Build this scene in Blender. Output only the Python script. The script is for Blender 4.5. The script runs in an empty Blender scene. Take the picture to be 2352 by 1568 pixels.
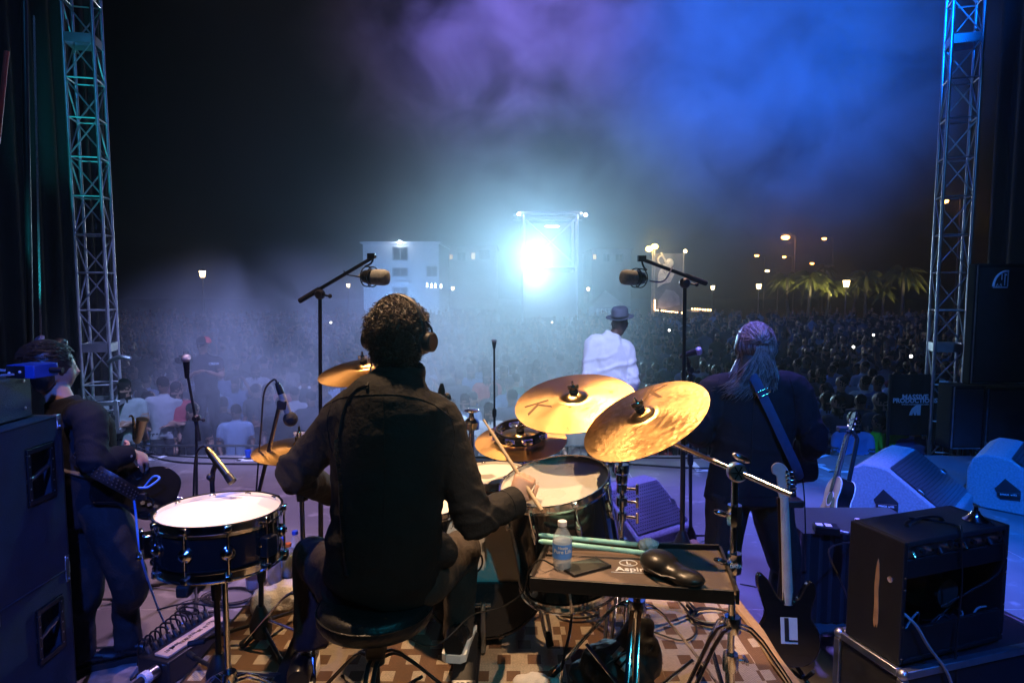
import bpy, bmesh, math, random
from mathutils import Vector, Matrix, noise, kdtree
R = math.radians
rnd = random.Random(7)
scene = bpy.context.scene
col = scene.collection

# ------------------------------------------------------------------ camera
EYE = Vector((0.0, 0.0, 1.95)); PITCH = R(4.9)
cam_d = bpy.data.cameras.new('camera'); cam = bpy.data.objects.new('camera', cam_d); col.objects.link(cam)
cam.location = EYE; cam.rotation_euler = (R(90) - PITCH, 0, 0)
cam_d.sensor_width = 36.0; cam_d.lens = 23.0; cam_d.clip_start = 0.05; cam_d.clip_end = 600
scene.camera = cam

# ------------------------------------------------------------------ world: night sky
w = bpy.data.worlds.new('World'); scene.world = w; w.use_nodes = True
nt = w.node_tree; bg = nt.nodes['Background']
sky = nt.nodes.new('ShaderNodeTexSky'); sky.sky_type = 'NISHITA'; sky.sun_disc = False
sky.sun_elevation = R(-7); sky.sun_rotation = R(20)
nt.links.new(sky.outputs['Color'], bg.inputs['Color']); bg.inputs['Strength'].default_value = 0.06

# ------------------------------------------------------------------ stage lamps hung on the roof, added fills, and lamps of the place
def spot(name, loc, aim, power, color, size=40, blend=0.6, radius=0.08):
    d = bpy.data.lights.new(name, 'SPOT'); d.energy = power; d.color = color
    d.spot_size = R(size); d.spot_blend = blend; d.shadow_soft_size = radius
    o = bpy.data.objects.new(name, d); col.objects.link(o); o.location = loc
    o.rotation_euler = (Vector(aim) - Vector(loc)).to_track_quat('-Z', 'Y').to_euler()
    return o
def lamp(name, loc, power, color, radius=0.1):
    d = bpy.data.lights.new(name, 'POINT'); d.energy = power; d.color = color; d.shadow_soft_size = radius
    o = bpy.data.objects.new(name, d); col.objects.link(o); o.location = loc
    return o
# amber wash over the drum kit, from the front roof truss
spot('drum_wash_amber', (0.85, 4.6, 5.8), (0.05, 2.3, 0.8), 1050, (1.0, 0.60, 0.30), 32, 0.5, 0.10)
spot('drum_back_warm', (1.0, -0.6, 5.2), (0.02, 2.5, 0.85), 520, (1.0, 0.66, 0.42), 10, 0.6, 0.05)
spot('drum_wash_overhead', (-1.3, 3.0, 6.2), (0.2, 2.05, 0.5), 1500, (1.0, 0.62, 0.34), 31, 0.5, 0.08)
# teal and blue back light
spot('back_wash_teal', (1.6, -1.6, 4.6), (0.3, 2.3, 0.8), 150, (0.05, 0.70, 1.0), 34, 0.8, 0.06)
spot('back_wash_blue_right', (2.0, -0.6, 5.6), (2.2, 3.2, 0.6), 900, (0.015, 0.14, 1.0), 40, 0.7, 0.08)
spot('wedge_wash_blue', (2.3, 1.0, 5.8), (3.6, 5.4, 0.1), 4600, (0.006, 0.15, 1.0), 34, 0.7, 0.08)
spot('guitarist_back_cyan', (3.2, -0.4, 4.2), (1.34, 3.4, 1.6), 110, (0.10, 0.55, 1.0), 12, 0.7, 0.05)
spot('guitarist_back_mauve', (-0.6, 0.4, 5.0), (1.28, 3.4, 1.78), 34, (1.0, 0.55, 0.6), 6, 0.7, 0.05)
spot('back_wash_blue_left', (-0.4, -1.4, 4.6), (-2.2, 2.8, 0.8), 1300, (0.04, 0.14, 1.0), 34, 0.7, 0.08)
spot('face_wash_cyan', (-0.3, 6.4, 5.2), (-2.1, 3.1, 1.5), 300, (0.22, 0.68, 1.0), 9, 0.7, 0.08)
spot('singer_key', (0.2, 1.0, 6.2), (0.98, 6.5, 1.2), 2700, (0.42, 0.52, 1.0), 18, 0.6, 0.08)
spot('floor_wash_mauve', (-0.8, 6.6, 6.5), (-2.1, 5.3, 0.0), 1500, (0.74, 0.46, 0.84), 46, 0.8, 0.15)
spot('floor_wash_rose', (-1.5, 1.6, 6.4), (-1.62, 4.0, 0.0), 800, (1.0, 0.62, 0.58), 20, 0.7, 0.10)
spot('floor_wash_violet', (1.2, 4.9, 6.4), (1.6, 4.7, 0.0), 3000, (0.22, 0.17, 1.0), 40, 0.7, 0.12)
spot('truss_wash_cyan', (-3.9, 5.4, 0.9), (-5.30, 8.5, 4.0), 700, (0.02, 0.72, 0.80), 26, 0.8, 0.05)
spot('truss_foot_cyan', (-3.6, 6.6, 2.6), (-5.25, 8.4, 0.3), 70, (0.10, 1.0, 0.85), 22, 0.5, 0.05)
spot('truss_wash_blue_left', (-2.6, 2.6, 6.0), (-5.4, 8.5, 3.2), 160, (0.06, 0.36, 1.0), 50, 0.8, 0.05)
spot('truss_wash_blue_right', (3.0, 3.0, 5.8), (5.75, 8.5, 3.0), 200, (0.06, 0.32, 1.0), 30, 0.8, 0.05)
spot('panel_fill_blue', (3.4, 4.2, 5.4), (5.3, 8.5, 0.6), 420, (0.06, 0.28, 1.0), 18, 0.7, 0.05)  # added blue spot to brighten the lettered panel
# beams thrown out over the audience through the smoke
spot('beam_blue', (2.4, 4.5, 5.2), (5.4, 13.5, 6.6), 26000, (0.0005, 0.15, 1.0), 52, 0.9, 0.1)
spot('haze_fill_blue', (0.6, 4.5, 5.6), (0.6, 15.0, 7.0), 5000, (0.03, 0.14, 1.0), 56, 0.9, 0.1)  # added wide blue spot that tints the haze and smoke

spot('beam_violet', (-0.3, 4.5, 5.4), (0.0, 13.0, 7.4), 20000, (0.28, 0.20, 1.0), 42, 0.9, 0.1)
spot('beam_mauve', (-1.2, 4.5, 5.4), (-1.2, 13.0, 6.6), 3600, (0.70, 0.34, 0.85), 44, 0.9, 0.1)
spot('crowd_wash', (-2.0, 4.5, 6.4), (-3.2, 9.6, 0.3), 4300, (0.36, 0.40, 1.0), 50, 0.9, 0.1)
spot('crowd_wash_teal', (0.0, 4.5, 6.4), (0.1, 9.6, 0.5), 5600, (0.56, 0.80, 1.0), 36, 0.9, 0.1)

# ------------------------------------------------------------------ view
scene.view_settings.view_transform = 'Standard'; scene.view_settings.look = 'None'
scene.view_settings.exposure = 0.35; scene.view_settings.gamma = 1.0
cy = scene.cycles
cy.use_denoising = True; cy.max_bounces = 6; cy.diffuse_bounces = 2; cy.glossy_bounces = 3
cy.transmission_bounces = 5; cy.volume_bounces = 1; cy.transparent_max_bounces = 8
cy.sample_clamp_indirect = 4.0; cy.caustics_reflective = False; cy.caustics_refractive = False
cy.volume_max_steps = 128; cy.use_adaptive_sampling = True; cy.adaptive_threshold = 0.015

# ------------------------------------------------------------------ picture -> place
FP = 2352 * 23.0 / 36.0
def ray(px, py):
    u = (px - 1176) / FP; v = (784 - py) / FP; c, s = math.cos(PITCH), math.sin(PITCH)
    return Vector((u, c + v * s, -s + v * c))
def at(px, py, Y):
    d = ray(px, py); return EYE + d * (Y / d.y)
def atz(px, py, z):
    d = ray(px, py); return EYE + d * ((z - EYE.z) / d.z)
def atx(px, py, X):
    d = ray(px, py); return EYE + d * (X / d.x)
def facing(c, phi, k):
    """normal of a round plate seen at c as an ellipse of aspect k whose long axis rises by phi degrees to the right"""
    f = (c - EYE).normalized(); r = f.cross(Vector((0, 0, 1))).normalized(); u = r.cross(f)
    s = math.sqrt(1 - k * k); p = R(phi)
    return (r * (-math.sin(p) * s) + u * (math.cos(p) * s) - f * k).normalized()
def frame(o, z, x=None):
    """matrix with origin o and local z along z"""
    z = z.normalized(); x = Vector(x) if x is not None else (Vector((1, 0, 0)) if abs(z.x) < .9 else Vector((0, 1, 0)))
    y = z.cross(x).normalized(); x = y.cross(z)
    m = Matrix((x, y, z)).transposed().to_4x4(); m.translation = o
    return m

# ------------------------------------------------------------------ procedural materials
MATS = {}
def P(name, color, rough=0.5, metal=0.0, var=0.18, scale=9.0, bump=0.0, bscale=90.0, spec=0.5, sheen=0.0, trans=0.0, coat=0.0, emit=None, estr=0.0, ior=1.45, wear=None):
    if name in MATS: return MATS[name]
    m = bpy.data.materials.new(name); m.use_nodes = True; t = m.node_tree; N = t.nodes; L = t.links
    b = N['Principled BSDF']
    tc = N.new('ShaderNodeTexCoord')
    n = N.new('ShaderNodeTexNoise'); n.inputs['Scale'].default_value = scale; n.inputs['Detail'].default_value = 5
    L.new(tc.outputs['Object'], n.inputs['Vector'])
    r = N.new('ShaderNodeValToRGB'); e = r.color_ramp.elements
    c = Vector(color[:3])
    e[0].position = .3; e[1].position = .72
    e[0].color = (*(c * (1 - var)), 1); e[1].color = (*(c * (1 + var)), 1)
    L.new(n.outputs['Fac'], r.inputs['Fac'])
    colout = r.outputs['Color']
    if wear:
        n3 = N.new('ShaderNodeTexNoise'); n3.inputs['Scale'].default_value = scale * 3; n3.inputs['Detail'].default_value = 8
        L.new(tc.outputs['Object'], n3.inputs['Vector'])
        r3 = N.new('ShaderNodeValToRGB'); r3.color_ramp.elements[0].position = .6; r3.color_ramp.elements[1].position = .7
        L.new(n3.outputs['Fac'], r3.inputs['Fac'])
        mx = N.new('ShaderNodeMix'); mx.data_type = 'RGBA'; mx.inputs['B'].default_value = (*wear, 1)
        L.new(r3.outputs['Color'], mx.inputs['Factor']); L.new(colout, mx.inputs['A']); colout = mx.outputs['Result']
    L.new(colout, b.inputs['Base Color'])
    rr = N.new('ShaderNodeMapRange'); rr.inputs['To Min'].default_value = max(0.02, rough * .75); rr.inputs['To Max'].default_value = min(1, rough * 1.25)
    L.new(n.outputs['Fac'], rr.inputs['Value']); L.new(rr.outputs['Result'], b.inputs['Roughness'])
    b.inputs['Metallic'].default_value = metal; b.inputs['Specular IOR Level'].default_value = spec
    b.inputs['Transmission Weight'].default_value = trans; b.inputs['IOR'].default_value = ior
    b.inputs['Coat Weight'].default_value = coat; b.inputs['Sheen Weight'].default_value = sheen
    if emit: b.inputs['Emission Color'].default_value = (*emit, 1); b.inputs['Emission Strength'].default_value = estr
    if bump:
        n2 = N.new('ShaderNodeTexNoise'); n2.inputs['Scale'].default_value = bscale; n2.inputs['Detail'].default_value = 6
        L.new(tc.outputs['Object'], n2.inputs['Vector'])
        bp = N.new('ShaderNodeBump'); bp.inputs['Strength'].default_value = bump; bp.inputs['Distance'].default_value = .01
        L.new(n2.outputs['Fac'], bp.inputs['Height']); L.new(bp.outputs['Normal'], b.inputs['Normal'])
    MATS[name] = m
    return m
def nodes_of(m): return m.node_tree.nodes, m.node_tree.links, m.node_tree.nodes['Principled BSDF']

P('chrome', (.78, .79, .82), .14, 1.0, .08, 14)
P('steel', (.45, .46, .48), .32, 1.0, .12, 20)
P('alloy', (.50, .52, .55), .42, 1.0, .15, 18, .1, 60)
P('black_metal', (.012, .012, .014), .38, 0.0, .3, 15, .05, 120)
P('black_plastic', (.014, .014, .016), .45, 0.0, .3, 12, .05, 160)
P('black_gloss', (.006, .006, .007), .12, 0.0, .2, 5, coat=.4)
P('rubber', (.012, .012, .012), .75, 0, .3, 20, .15, 120)
P('black_vinyl', (.016, .016, .019), .55, 0, .25, 14, .45, 420)
P('black_leather', (.012, .012, .014), .36, 0, .3, 9, .25, 90)
P('black_cloth', (.013, .013, .016), .9, 0, .3, 9, .3, 160, sheen=.2)
P('cable_black', (.012, .012, .013), .5, 0, .2, 20)
P('cable_blue', (.10, .33, .85), .45, 0, .12, 20)
P('white_plastic', (.78, .78, .78), .4, 0, .05, 12)
P('white_print', (.75, .76, .78), .6, 0, .08, 30)
P('tape_white', (.72, .72, .70), .7, 0, .12, 25, .1, 60)
P('rim_black', (.02, .017, .015), .3, 0, .3, 10)

# ------------------------------------------------------------------ mesh collector
class MB:
    def __init__(s, M=None): s.v = []; s.f = []; s.mi = []; s.M = M or Matrix(); s.m = 0; s.tag = []
    def add(s, vs, fs, M=None):
        T = s.M @ M if M is not None else s.M; o = len(s.v)
        for p in vs: s.v.append(T @ Vector(p)); s.tag.append(s.m)
        for f in fs: s.f.append([i + o for i in f]); s.mi.append(s.m)
        return s
    def box(s, c, d, M=None, taper=1.0):
        x, y, z = d[0] / 2, d[1] / 2, d[2] / 2; cx, cy_, cz = c; t = taper
        vs = [(cx - x, cy_ - y, cz - z), (cx + x, cy_ - y, cz - z), (cx + x, cy_ + y, cz - z), (cx - x, cy_ + y, cz - z),
              (cx - x * t, cy_ - y * t, cz + z), (cx + x * t, cy_ - y * t, cz + z), (cx + x * t, cy_ + y * t, cz + z), (cx - x * t, cy_ + y * t, cz + z)]
        return s.add(vs, [(0, 3, 2, 1), (4, 5, 6, 7), (0, 1, 5, 4), (1, 2, 6, 5), (2, 3, 7, 6), (3, 0, 4, 7)], M)
    def prism(s, pts, z0, z1, M=None):
        n = len(pts); vs = [(p[0], p[1], z0) for p in pts] + [(p[0], p[1], z1) for p in pts]
        fs = [list(range(n))[::-1], list(range(n, 2 * n))] + [(i, (i + 1) % n, n + (i + 1) % n, n + i) for i in range(n)]
        return s.add(vs, fs, M)
    def lathe(s, prof, n=24, M=None, closed=False, jag=None):
        """profile of (radius, height) about local z; radius 0 ends close"""
        vs = []; fs = []; idx = []
        for (r, z) in prof:
            if r <= 1e-6: idx.append([len(vs)]); vs.append((0, 0, z))
            else:
                idx.append(list(range(len(vs), len(vs) + n)))
                for k in range(n): a = 2 * math.pi * k / n; vs.append((r * math.cos(a), r * math.sin(a), z))
        pr = list(zip(idx, idx[1:])) + ([(idx[-1], idx[0])] if closed else [])
        for A, B in pr:
            for k in range(n):
                j = (k + 1) % n
                if len(A) == 1 and len(B) == 1: continue
                if len(A) == 1: fs.append((A[0], B[j], B[k]))
                elif len(B) == 1: fs.append((A[k], A[j], B[0]))
                else: fs.append((A[k], A[j], B[j], B[k]))
        return s.add(vs, fs, M)
    def cyl(s, a, b, r, r2=None, n=12):
        a = Vector(a); b = Vector(b); h = (b - a).length
        if h < 1e-6: return s
        r2 = r if r2 is None else r2
        return s.lathe([(0, 0), (r, 0), (r2, h), (0, h)], n, frame(a, b - a))
    def tube(s, pts, r, n=8, closed=False, smooth=0, prof=None, up=None):
        """swept tube; r a number or list (may hold (rx, ry) pairs)"""
        pts = [Vector(p) for p in pts]
        rs = list(r) if isinstance(r, (list, tuple)) else [r] * len(pts)
        if smooth: pts, rs = catmull(pts, rs, smooth, closed)
        m = len(pts); vs = []; fs = []; prev = Vector(up) if up is not None else None
        for i, p in enumerate(pts):
            if closed: t = pts[(i + 1) % m] - pts[i - 1]
            else: t = pts[min(i + 1, m - 1)] - pts[max(i - 1, 0)]
            t = t.normalized() if t.length > 1e-9 else Vector((0, 0, 1))
            if prev is None: prev = Vector((0, 0, 1)) if abs(t.z) < .9 else Vector((1, 0, 0))
            x = prev - t * prev.dot(t)
            if x.length < 1e-5: x = t.orthogonal()
            x.normalize(); y = t.cross(x)
            if up is None: prev = x
            rr = rs[i]; rx, ry = rr if isinstance(rr, (tuple, list)) else (rr, rr)
            for k in range(n):
                a = 2 * math.pi * k / n; vs.append(p + x * (rx * math.cos(a)) + y * (ry * math.sin(a)))
        for i in range(m if closed else m - 1):
            A = i * n; B = ((i + 1) % m) * n
            for k in range(n): j = (k + 1) % n; fs.append((A + k, A + j, B + j, B + k))
        if not closed: fs.append(list(range(n))[::-1]); fs.append(list(range((m - 1) * n, m * n)))
        return s.add(vs, fs)
    def ball(s, c, r, n=12, sc=(1, 1, 1), M=None):
        m = max(4, n // 2); prof = [(r * math.sin(math.pi * i / m), -r * math.cos(math.pi * i / m)) for i in range(m + 1)]
        prof[0] = (0, -r); prof[-1] = (0, r)
        T = Matrix.Translation(Vector(c)) @ (M if M is not None else Matrix()) @ Matrix.Diagonal((*sc, 1))
        return s.lathe(prof, n, T)
    def grid(s, nx, ny, fn, M=None, thick=0.0):
        vs = [fn(i / nx, j / ny) for j in range(ny + 1) for i in range(nx + 1)]; W = nx + 1
        fs = [(j * W + i, j * W + i + 1, (j + 1) * W + i + 1, (j + 1) * W + i) for j in range(ny) for i in range(nx)]
        return s.add(vs, fs, M)

def catmull(pts, rs, k, closed=False):
    def lr(a, b, t):
        if isinstance(a, (tuple, list)) or isinstance(b, (tuple, list)):
            a = a if isinstance(a, (tuple, list)) else (a, a); b = b if isinstance(b, (tuple, list)) else (b, b)
            return (a[0] + (b[0] - a[0]) * t, a[1] + (b[1] - a[1]) * t)
        return a + (b - a) * t
    m = len(pts); op = []; orr = []
    for i in range(m if closed else m - 1):
        if closed: p0, p1, p2, p3 = pts[i - 1], pts[i], pts[(i + 1) % m], pts[(i + 2) % m]
        else: p0, p1, p2, p3 = pts[max(i - 1, 0)], pts[i], pts[i + 1], pts[min(i + 2, m - 1)]
        for j in range(k):
            t = j / k; t2 = t * t; t3 = t2 * t
            op.append(.5 * (2 * p1 + (p2 - p0) * t + (2 * p0 - 5 * p1 + 4 * p2 - p3) * t2 + (3 * p1 - p0 - 3 * p2 + p3) * t3))
            orr.append(lr(rs[i], rs[(i + 1) % m], t))
    if not closed: op.append(pts[-1]); orr.append(rs[-1])
    return op, orr

PM = {}
def as_mats(mat):
    ms = mat if isinstance(mat, (list, tuple)) else [mat]
    return [MATS[x] if isinstance(x, str) else x for x in ms]
def finish(me, name, mat, parent, smooth=True, angle=38, bevel=0):
    for x in as_mats(mat): me.materials.append(x)
    if smooth:
        me.shade_smooth(); me.set_sharp_from_angle(angle=R(angle))
    o = bpy.data.objects.new(name, me); col.objects.link(o)
    if parent is not None: o.parent = parent
    if bevel:
        b = o.modifiers.new('bevel', 'BEVEL'); b.width = bevel; b.segments = 2; b.limit_method = 'ANGLE'; b.angle_limit = R(40)
    PM[o.name] = PM[parent.name].copy() if parent is not None else Matrix()
    return o
def build(mb, name, mat, parent=None, smooth=True, angle=38, bevel=0):
    """links the collected world-space shapes as ONE mesh object (stored relative to its parent, or to its own base when it is top-level)"""
    me = bpy.data.meshes.new(name)
    inv = PM[parent.name].inverted() if parent is not None else Matrix()
    vs = [inv @ p for p in mb.v]; off = None
    if parent is None and vs:
        lo = Vector((min(p.x for p in vs), min(p.y for p in vs), min(p.z for p in vs))); hi = Vector((max(p.x for p in vs), max(p.y for p in vs), max(p.z for p in vs)))
        off = Vector(((lo.x + hi.x) / 2, (lo.y + hi.y) / 2, lo.z)); vs = [p - off for p in vs]
    me.from_pydata([tuple(p) for p in vs], [], mb.f)
    if any(mb.mi): me.polygons.foreach_set('material_index', mb.mi)
    me.validate(); me.update()
    o = finish(me, name, mat, parent, smooth, angle, bevel)
    if off is not None: o.location = off; PM[o.name] = Matrix.Translation(off)
    return o
def thing(name, label, cat, loc=(0, 0, 0), rot=0.0, group=None, M=None):
    o = bpy.data.objects.new(name, None); col.objects.link(o); o.empty_display_size = .1
    T = M if M is not None else Matrix.Translation(Vector(loc)) @ Matrix.Rotation(rot, 4, 'Z')
    o.matrix_world = T; PM[o.name] = T.copy()
    o['label'] = label; o['category'] = cat
    if group: o['group'] = group
    return o
def tag(o, label, cat, group=None):
    o['label'] = label; o['category'] = cat
    if group: o['group'] = group
    return o
def struct(o): o['kind'] = 'structure'; return o
def stuff(o): o['kind'] = 'stuff'; return o
def plabel(o, t): o['label'] = t; return o
def dup(root, M, label=None, group=None):
    def cp(o, par):
        c = o.copy(); col.objects.link(c); c.parent = par
        PM[c.name] = M.copy()
        for ch in o.children: cp(ch, c)
        return c
    r = cp(root, None); r.matrix_world = M; PM[r.name] = M.copy()
    if label: r['label'] = label
    if group: r['group'] = group
    return r
def text_mb(mb, body, size, M, spacing=1.0, bold=0.0, extrude=0.0006):
    c = bpy.data.curves.new('lettering', 'FONT'); c.body = body; c.size = size; c.align_x = 'CENTER'; c.align_y = 'CENTER'
    c.space_character = spacing; c.offset = bold; c.extrude = extrude; c.resolution_u = 3
    o = bpy.data.objects.new('lettering', c); col.objects.link(o)
    dg = bpy.context.evaluated_depsgraph_get(); dg.update()
    me = bpy.data.meshes.new_from_object(o.evaluated_get(dg))
    mb.add([v.co.copy() for v in me.vertices], [list(p.vertices) for p in me.polygons], M)
    bpy.data.objects.remove(o); bpy.data.curves.remove(c); bpy.data.meshes.remove(me)
    return mb
def remesh(mb, voxel, smooth=4, disp=None, factor=.5):
    """one continuous surface over the collected shapes; material index follows the nearest source vertex"""
    me = bpy.data.meshes.new('t'); me.from_pydata([tuple(p) for p in mb.v], [], mb.f); me.update()
    o = bpy.data.objects.new('t', me); col.objects.link(o)
    rm = o.modifiers.new('r', 'REMESH'); rm.mode = 'VOXEL'; rm.voxel_size = voxel
    if smooth: sm = o.modifiers.new('s', 'SMOOTH'); sm.iterations = smooth; sm.factor = factor
    dg = bpy.context.evaluated_depsgraph_get(); dg.update()
    m2 = bpy.data.meshes.new_from_object(o.evaluated_get(dg))
    out = MB(); nrm = [v.normal.copy() for v in m2.vertices]
    out.v = [v.co.copy() for v in m2.vertices]
    if disp:
        for i, p in enumerate(out.v): out.v[i] = p + nrm[i] * disp(p, nrm[i])
    out.f = [list(p.vertices) for p in m2.polygons]
    if any(mb.tag):
        kd = kdtree.KDTree(len(mb.v))
        for i, p in enumerate(mb.v): kd.insert(p, i)
        kd.balance()
        for f in out.f:
            c = sum((out.v[i] for i in f), Vector()) / len(f); out.mi.append(mb.tag[kd.find(c)[1]])
    else: out.mi = [0] * len(out.f)
    bpy.data.objects.remove(o); bpy.data.meshes.remove(me); bpy.data.meshes.remove(m2)
    return out
def rp(lo, hi): return rnd.uniform(lo, hi)

# ================================================================== THE SETTING
GZ = -1.4          # audience ground
RZ = 0.5           # top of the drum riser
# ground sheet
P('asphalt', (.045, .045, .048), .85, 0, .3, .6, .2, 20)
g = MB(); g.grid(24, 24, lambda u, v: (-150 + 300 * u, -20 + 180 * v, GZ)); struct(build(g, 'ground', 'asphalt', smooth=False))

# stage floor: a pale sub-deck with dark deck panels on it
P('deck_edge', (.60, .58, .55), .8, 0, .25, 4)
m = P('deck', (.17, .155, .155), .5, 0, .28, 1.6, .12, 130, wear=(.32, .295, .29))
d = MB(); d.box((0, 3.2, -.0495), (12.4, 8.4, .1)); floor = struct(build(d, 'stage_floor', 'deck_edge'))
xs = [-6.1 + 2.44 * i for i in range(6)]; k = 0
for j in range(7):
    y0 = -1.0 + 1.2 * j
    for i in range(5):
        x0 = xs[i] + (0 if j % 2 else 0.0)
        p = MB(); p.box((x0 + 1.22, y0 + .6, .0), (2.434, 1.194, .004)); build(p, 'deck_panel', 'deck', floor, False)
# stage skirt below the front lip and black side drapes
P('black_drape', (.0035, .0035, .0045), .95, 0, .4, 2.2, .5, 30)
s = MB(); s.grid(220, 1, lambda u, v: (-6.2 + 12.4 * u, 7.43 + .02 * math.sin(u * 260), GZ + 1.3 * v)); tag(build(s, 'stage_skirt', 'black_drape'), 'black pleated cloth skirt hung below the front lip of the stage', 'skirt')
def drape(x, y0, y1, z1, amp, fr, name, label, slant=0.0):
    s = MB(); s.grid(160, 6, lambda u, v: (x + slant * u + amp * math.sin(u * fr) * (1 - .3 * v) + .03 * noise.noise(Vector((u * 8, v * 3, x))), y0 + (y1 - y0) * u, 0.0 + z1 * v))
    return tag(build(s, name, 'black_drape'), label, 'drape')
drape(-5.55, 3.2, 9.6, 9.0, .05, 110, 'side_drape', 'black cloth side drape behind the bass player and left truss', -.3)
drape(6.75, 3.2, 9.6, 9.0, .05, 100, 'side_drape', 'black cloth side drape behind the right loudspeaker stack', .2)

# ---------------------------------------------------------------- lattice truss towers
P('truss_alloy', (.55, .57, .60), .42, 1.0, .15, 6, .05, 60)
def truss(loc, rot, label, h0, h1):
    t = thing('truss_tower', label, 'truss', loc, rot, 'lattice towers at the sides of the stage')
    M = PM[t.name]; a = .165; cs = [(-a, -a), (a, -a), (a, a), (-a, a)]
    for c in cs:
        b = MB(M); b.cyl((*c, h0), (*c, h1), .022, n=10); build(b, 'chord', 'truss_alloy', t)
    z = h0 + .15; step = .48; i = 0
    meshes = {}
    def member(p, q, r):
        b = MB(M); b.cyl(p, q, r, n=6); return build(b, 'brace', 'truss_alloy', t)
    while z < h1 - .1:
        big = (i % 8 == 5)
        for e in range(4):
            p, q = cs[e], cs[(e + 1) % 4]
            if big:
                b = MB(M); mx, my = (p[0] + q[0]) / 2, (p[1] + q[1]) / 2
                dx = (.31, .012, .11) if abs(p[0] - q[0]) > .1 else (.012, .31, .11)
                b.box((mx, my, z), dx); build(b, 'joint_plate', 'truss_alloy', t)
            else: member((*p, z), (*q, z), .011)
            if z + step < h1:
                aa, bb = (p, q) if (i + e) % 2 == 0 else (q, p)
                member((*aa, z + .02), (*bb, z + step - .02), .010)
                if e in (0, 2): pass
        z += step; i += 1
    return t
TL = truss((at(213, 500, 8.5).x, 8.5, 0), R(14), 'tall lattice truss tower lit cyan left of the stage', GZ, 9.0)
TR = truss((at(2190, 500, 8.5).x, 8.5, 0), R(-20), 'tall lattice truss tower lit blue right of the stage', GZ, 9.0)
# sleeve block at the foot of the left tower
b = thing('sleeve_block', 'alloy sleeve block with rollers round the left truss foot', 'sleeve', (at(213, 500, 8.5).x, 8.5, .02), R(14)); M = PM[b.name]
for sx in (-1, 1):
    for z in (.06, .42):
        q = MB(M); q.box((0, sx * .23, z), (.56, .035, .06)); build(q, 'rail', 'truss_alloy', b, bevel=.006)
        q = MB(M); q.box((sx * .26, 0, z), (.035, .42, .06)); build(q, 'rail', 'truss_alloy', b, bevel=.006)
    for sy in (-1, 1):
        q = MB(M); q.box((sx * .23, sy * .23, .24), (.05, .05, .44)); build(q, 'upright', 'truss_alloy', b, bevel=.006)
        q = MB(M); q.cyl((sx * .17, sy * .255, .24), (sx * .17, sy * .295, .24), .05, n=14); build(q, 'roller', 'rubber', b)
for z in (.16, .28): 
    q = MB(M); q.cyl((-.23, -.23, z), (.23, -.23, z + .05), .018); build(q, 'brace', 'truss_alloy', b)
q = MB(M); q.tube([(.16, -.20, .95), (.32, -.30, 1.02), (.45, -.32, 1.0)], .03, 8, smooth=4); build(q, 'hook_arm', 'truss_alloy', b)
# red steel prop and rigging chain at the far left edge
P('red_paint', (.55, .05, .04), .5, 0, .2, 8)
q = MB(); q.tube([at(16, 118, 5.2), at(-6, 330, 5.2)], .018, 10)
tag(build(q, 'rigging_strap', 'red_paint'), 'red rigging strap hanging in the dark at the far left edge', 'strap')
ch = MB(); pA = at(78, 40, 6.5); pB = at(94, 780, 6.5)
for i in range(150):
    c = pA.lerp(pB, i / 149.0); ax = (Vector((1, 0, 0)) if i % 2 else Vector((0, 1, 0)))
    ch.tube([c + ax * (.009 * math.cos(a)) + Vector((0, 0, .017 * math.sin(a))) for a in [k * math.pi / 3 for k in range(6)]], .004, 4, closed=True)
tag(build(ch, 'hoist_chain', 'steel'), 'thin steel hoist chain hanging in front of the left drape', 'chain')
q = MB(); q.cyl(at(55, -30, 6.8), at(70, 800, 6.8), .03, n=10); tag(build(q, 'drape_pole', 'black_metal'), 'dark vertical pole in front of the left drape', 'pole')

# ---------------------------------------------------------------- drum riser with rug
rx0, rx1, ry0, ry1 = -1.23, 1.05, 1.15, 3.62
r = thing('drum_riser', 'low black riser platform that carries the drum kit', 'riser', ((rx0 + rx1) / 2, (ry0 + ry1) / 2, 0))
q = MB(); q.box(((rx0 + rx1) / 2, (ry0 + ry1) / 2, RZ - .06), (rx1 - rx0, ry1 - ry0, .10)); build(q, 'deck', 'black_metal', r, bevel=.004)
for (x, y, dx, dy) in ((rx0 + .02, (ry0 + ry1) / 2, 0, ry1 - ry0 - .06), (rx1 - .02, (ry0 + ry1) / 2, 0, ry1 - ry0 - .06), ((rx0 + rx1) / 2, ry0 + .02, rx1 - rx0 - .06, 0), ((rx0 + rx1) / 2, ry1 - .02, rx1 - rx0 - .06, 0)):
    q = MB()
    if dx: q.grid(90, 1, lambda u, v: (x - dx / 2 + dx * u, y + .008 * math.sin(u * 150), .004 + (RZ - .12) * v))
    else: q.grid(90, 1, lambda u, v: (x + .008 * math.sin(u * 150), y - dy / 2 + dy * u, .004 + (RZ - .12) * v))
    build(q, 'skirt', 'black_drape', r)
for x in (rx0 + .1, rx1 - .1):
    for y in (ry0 + .1, ry1 - .1): q = MB(); q.cyl((x, y, 0.004), (x, y, RZ - .112), .024); build(q, 'leg', 'steel', r)
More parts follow.
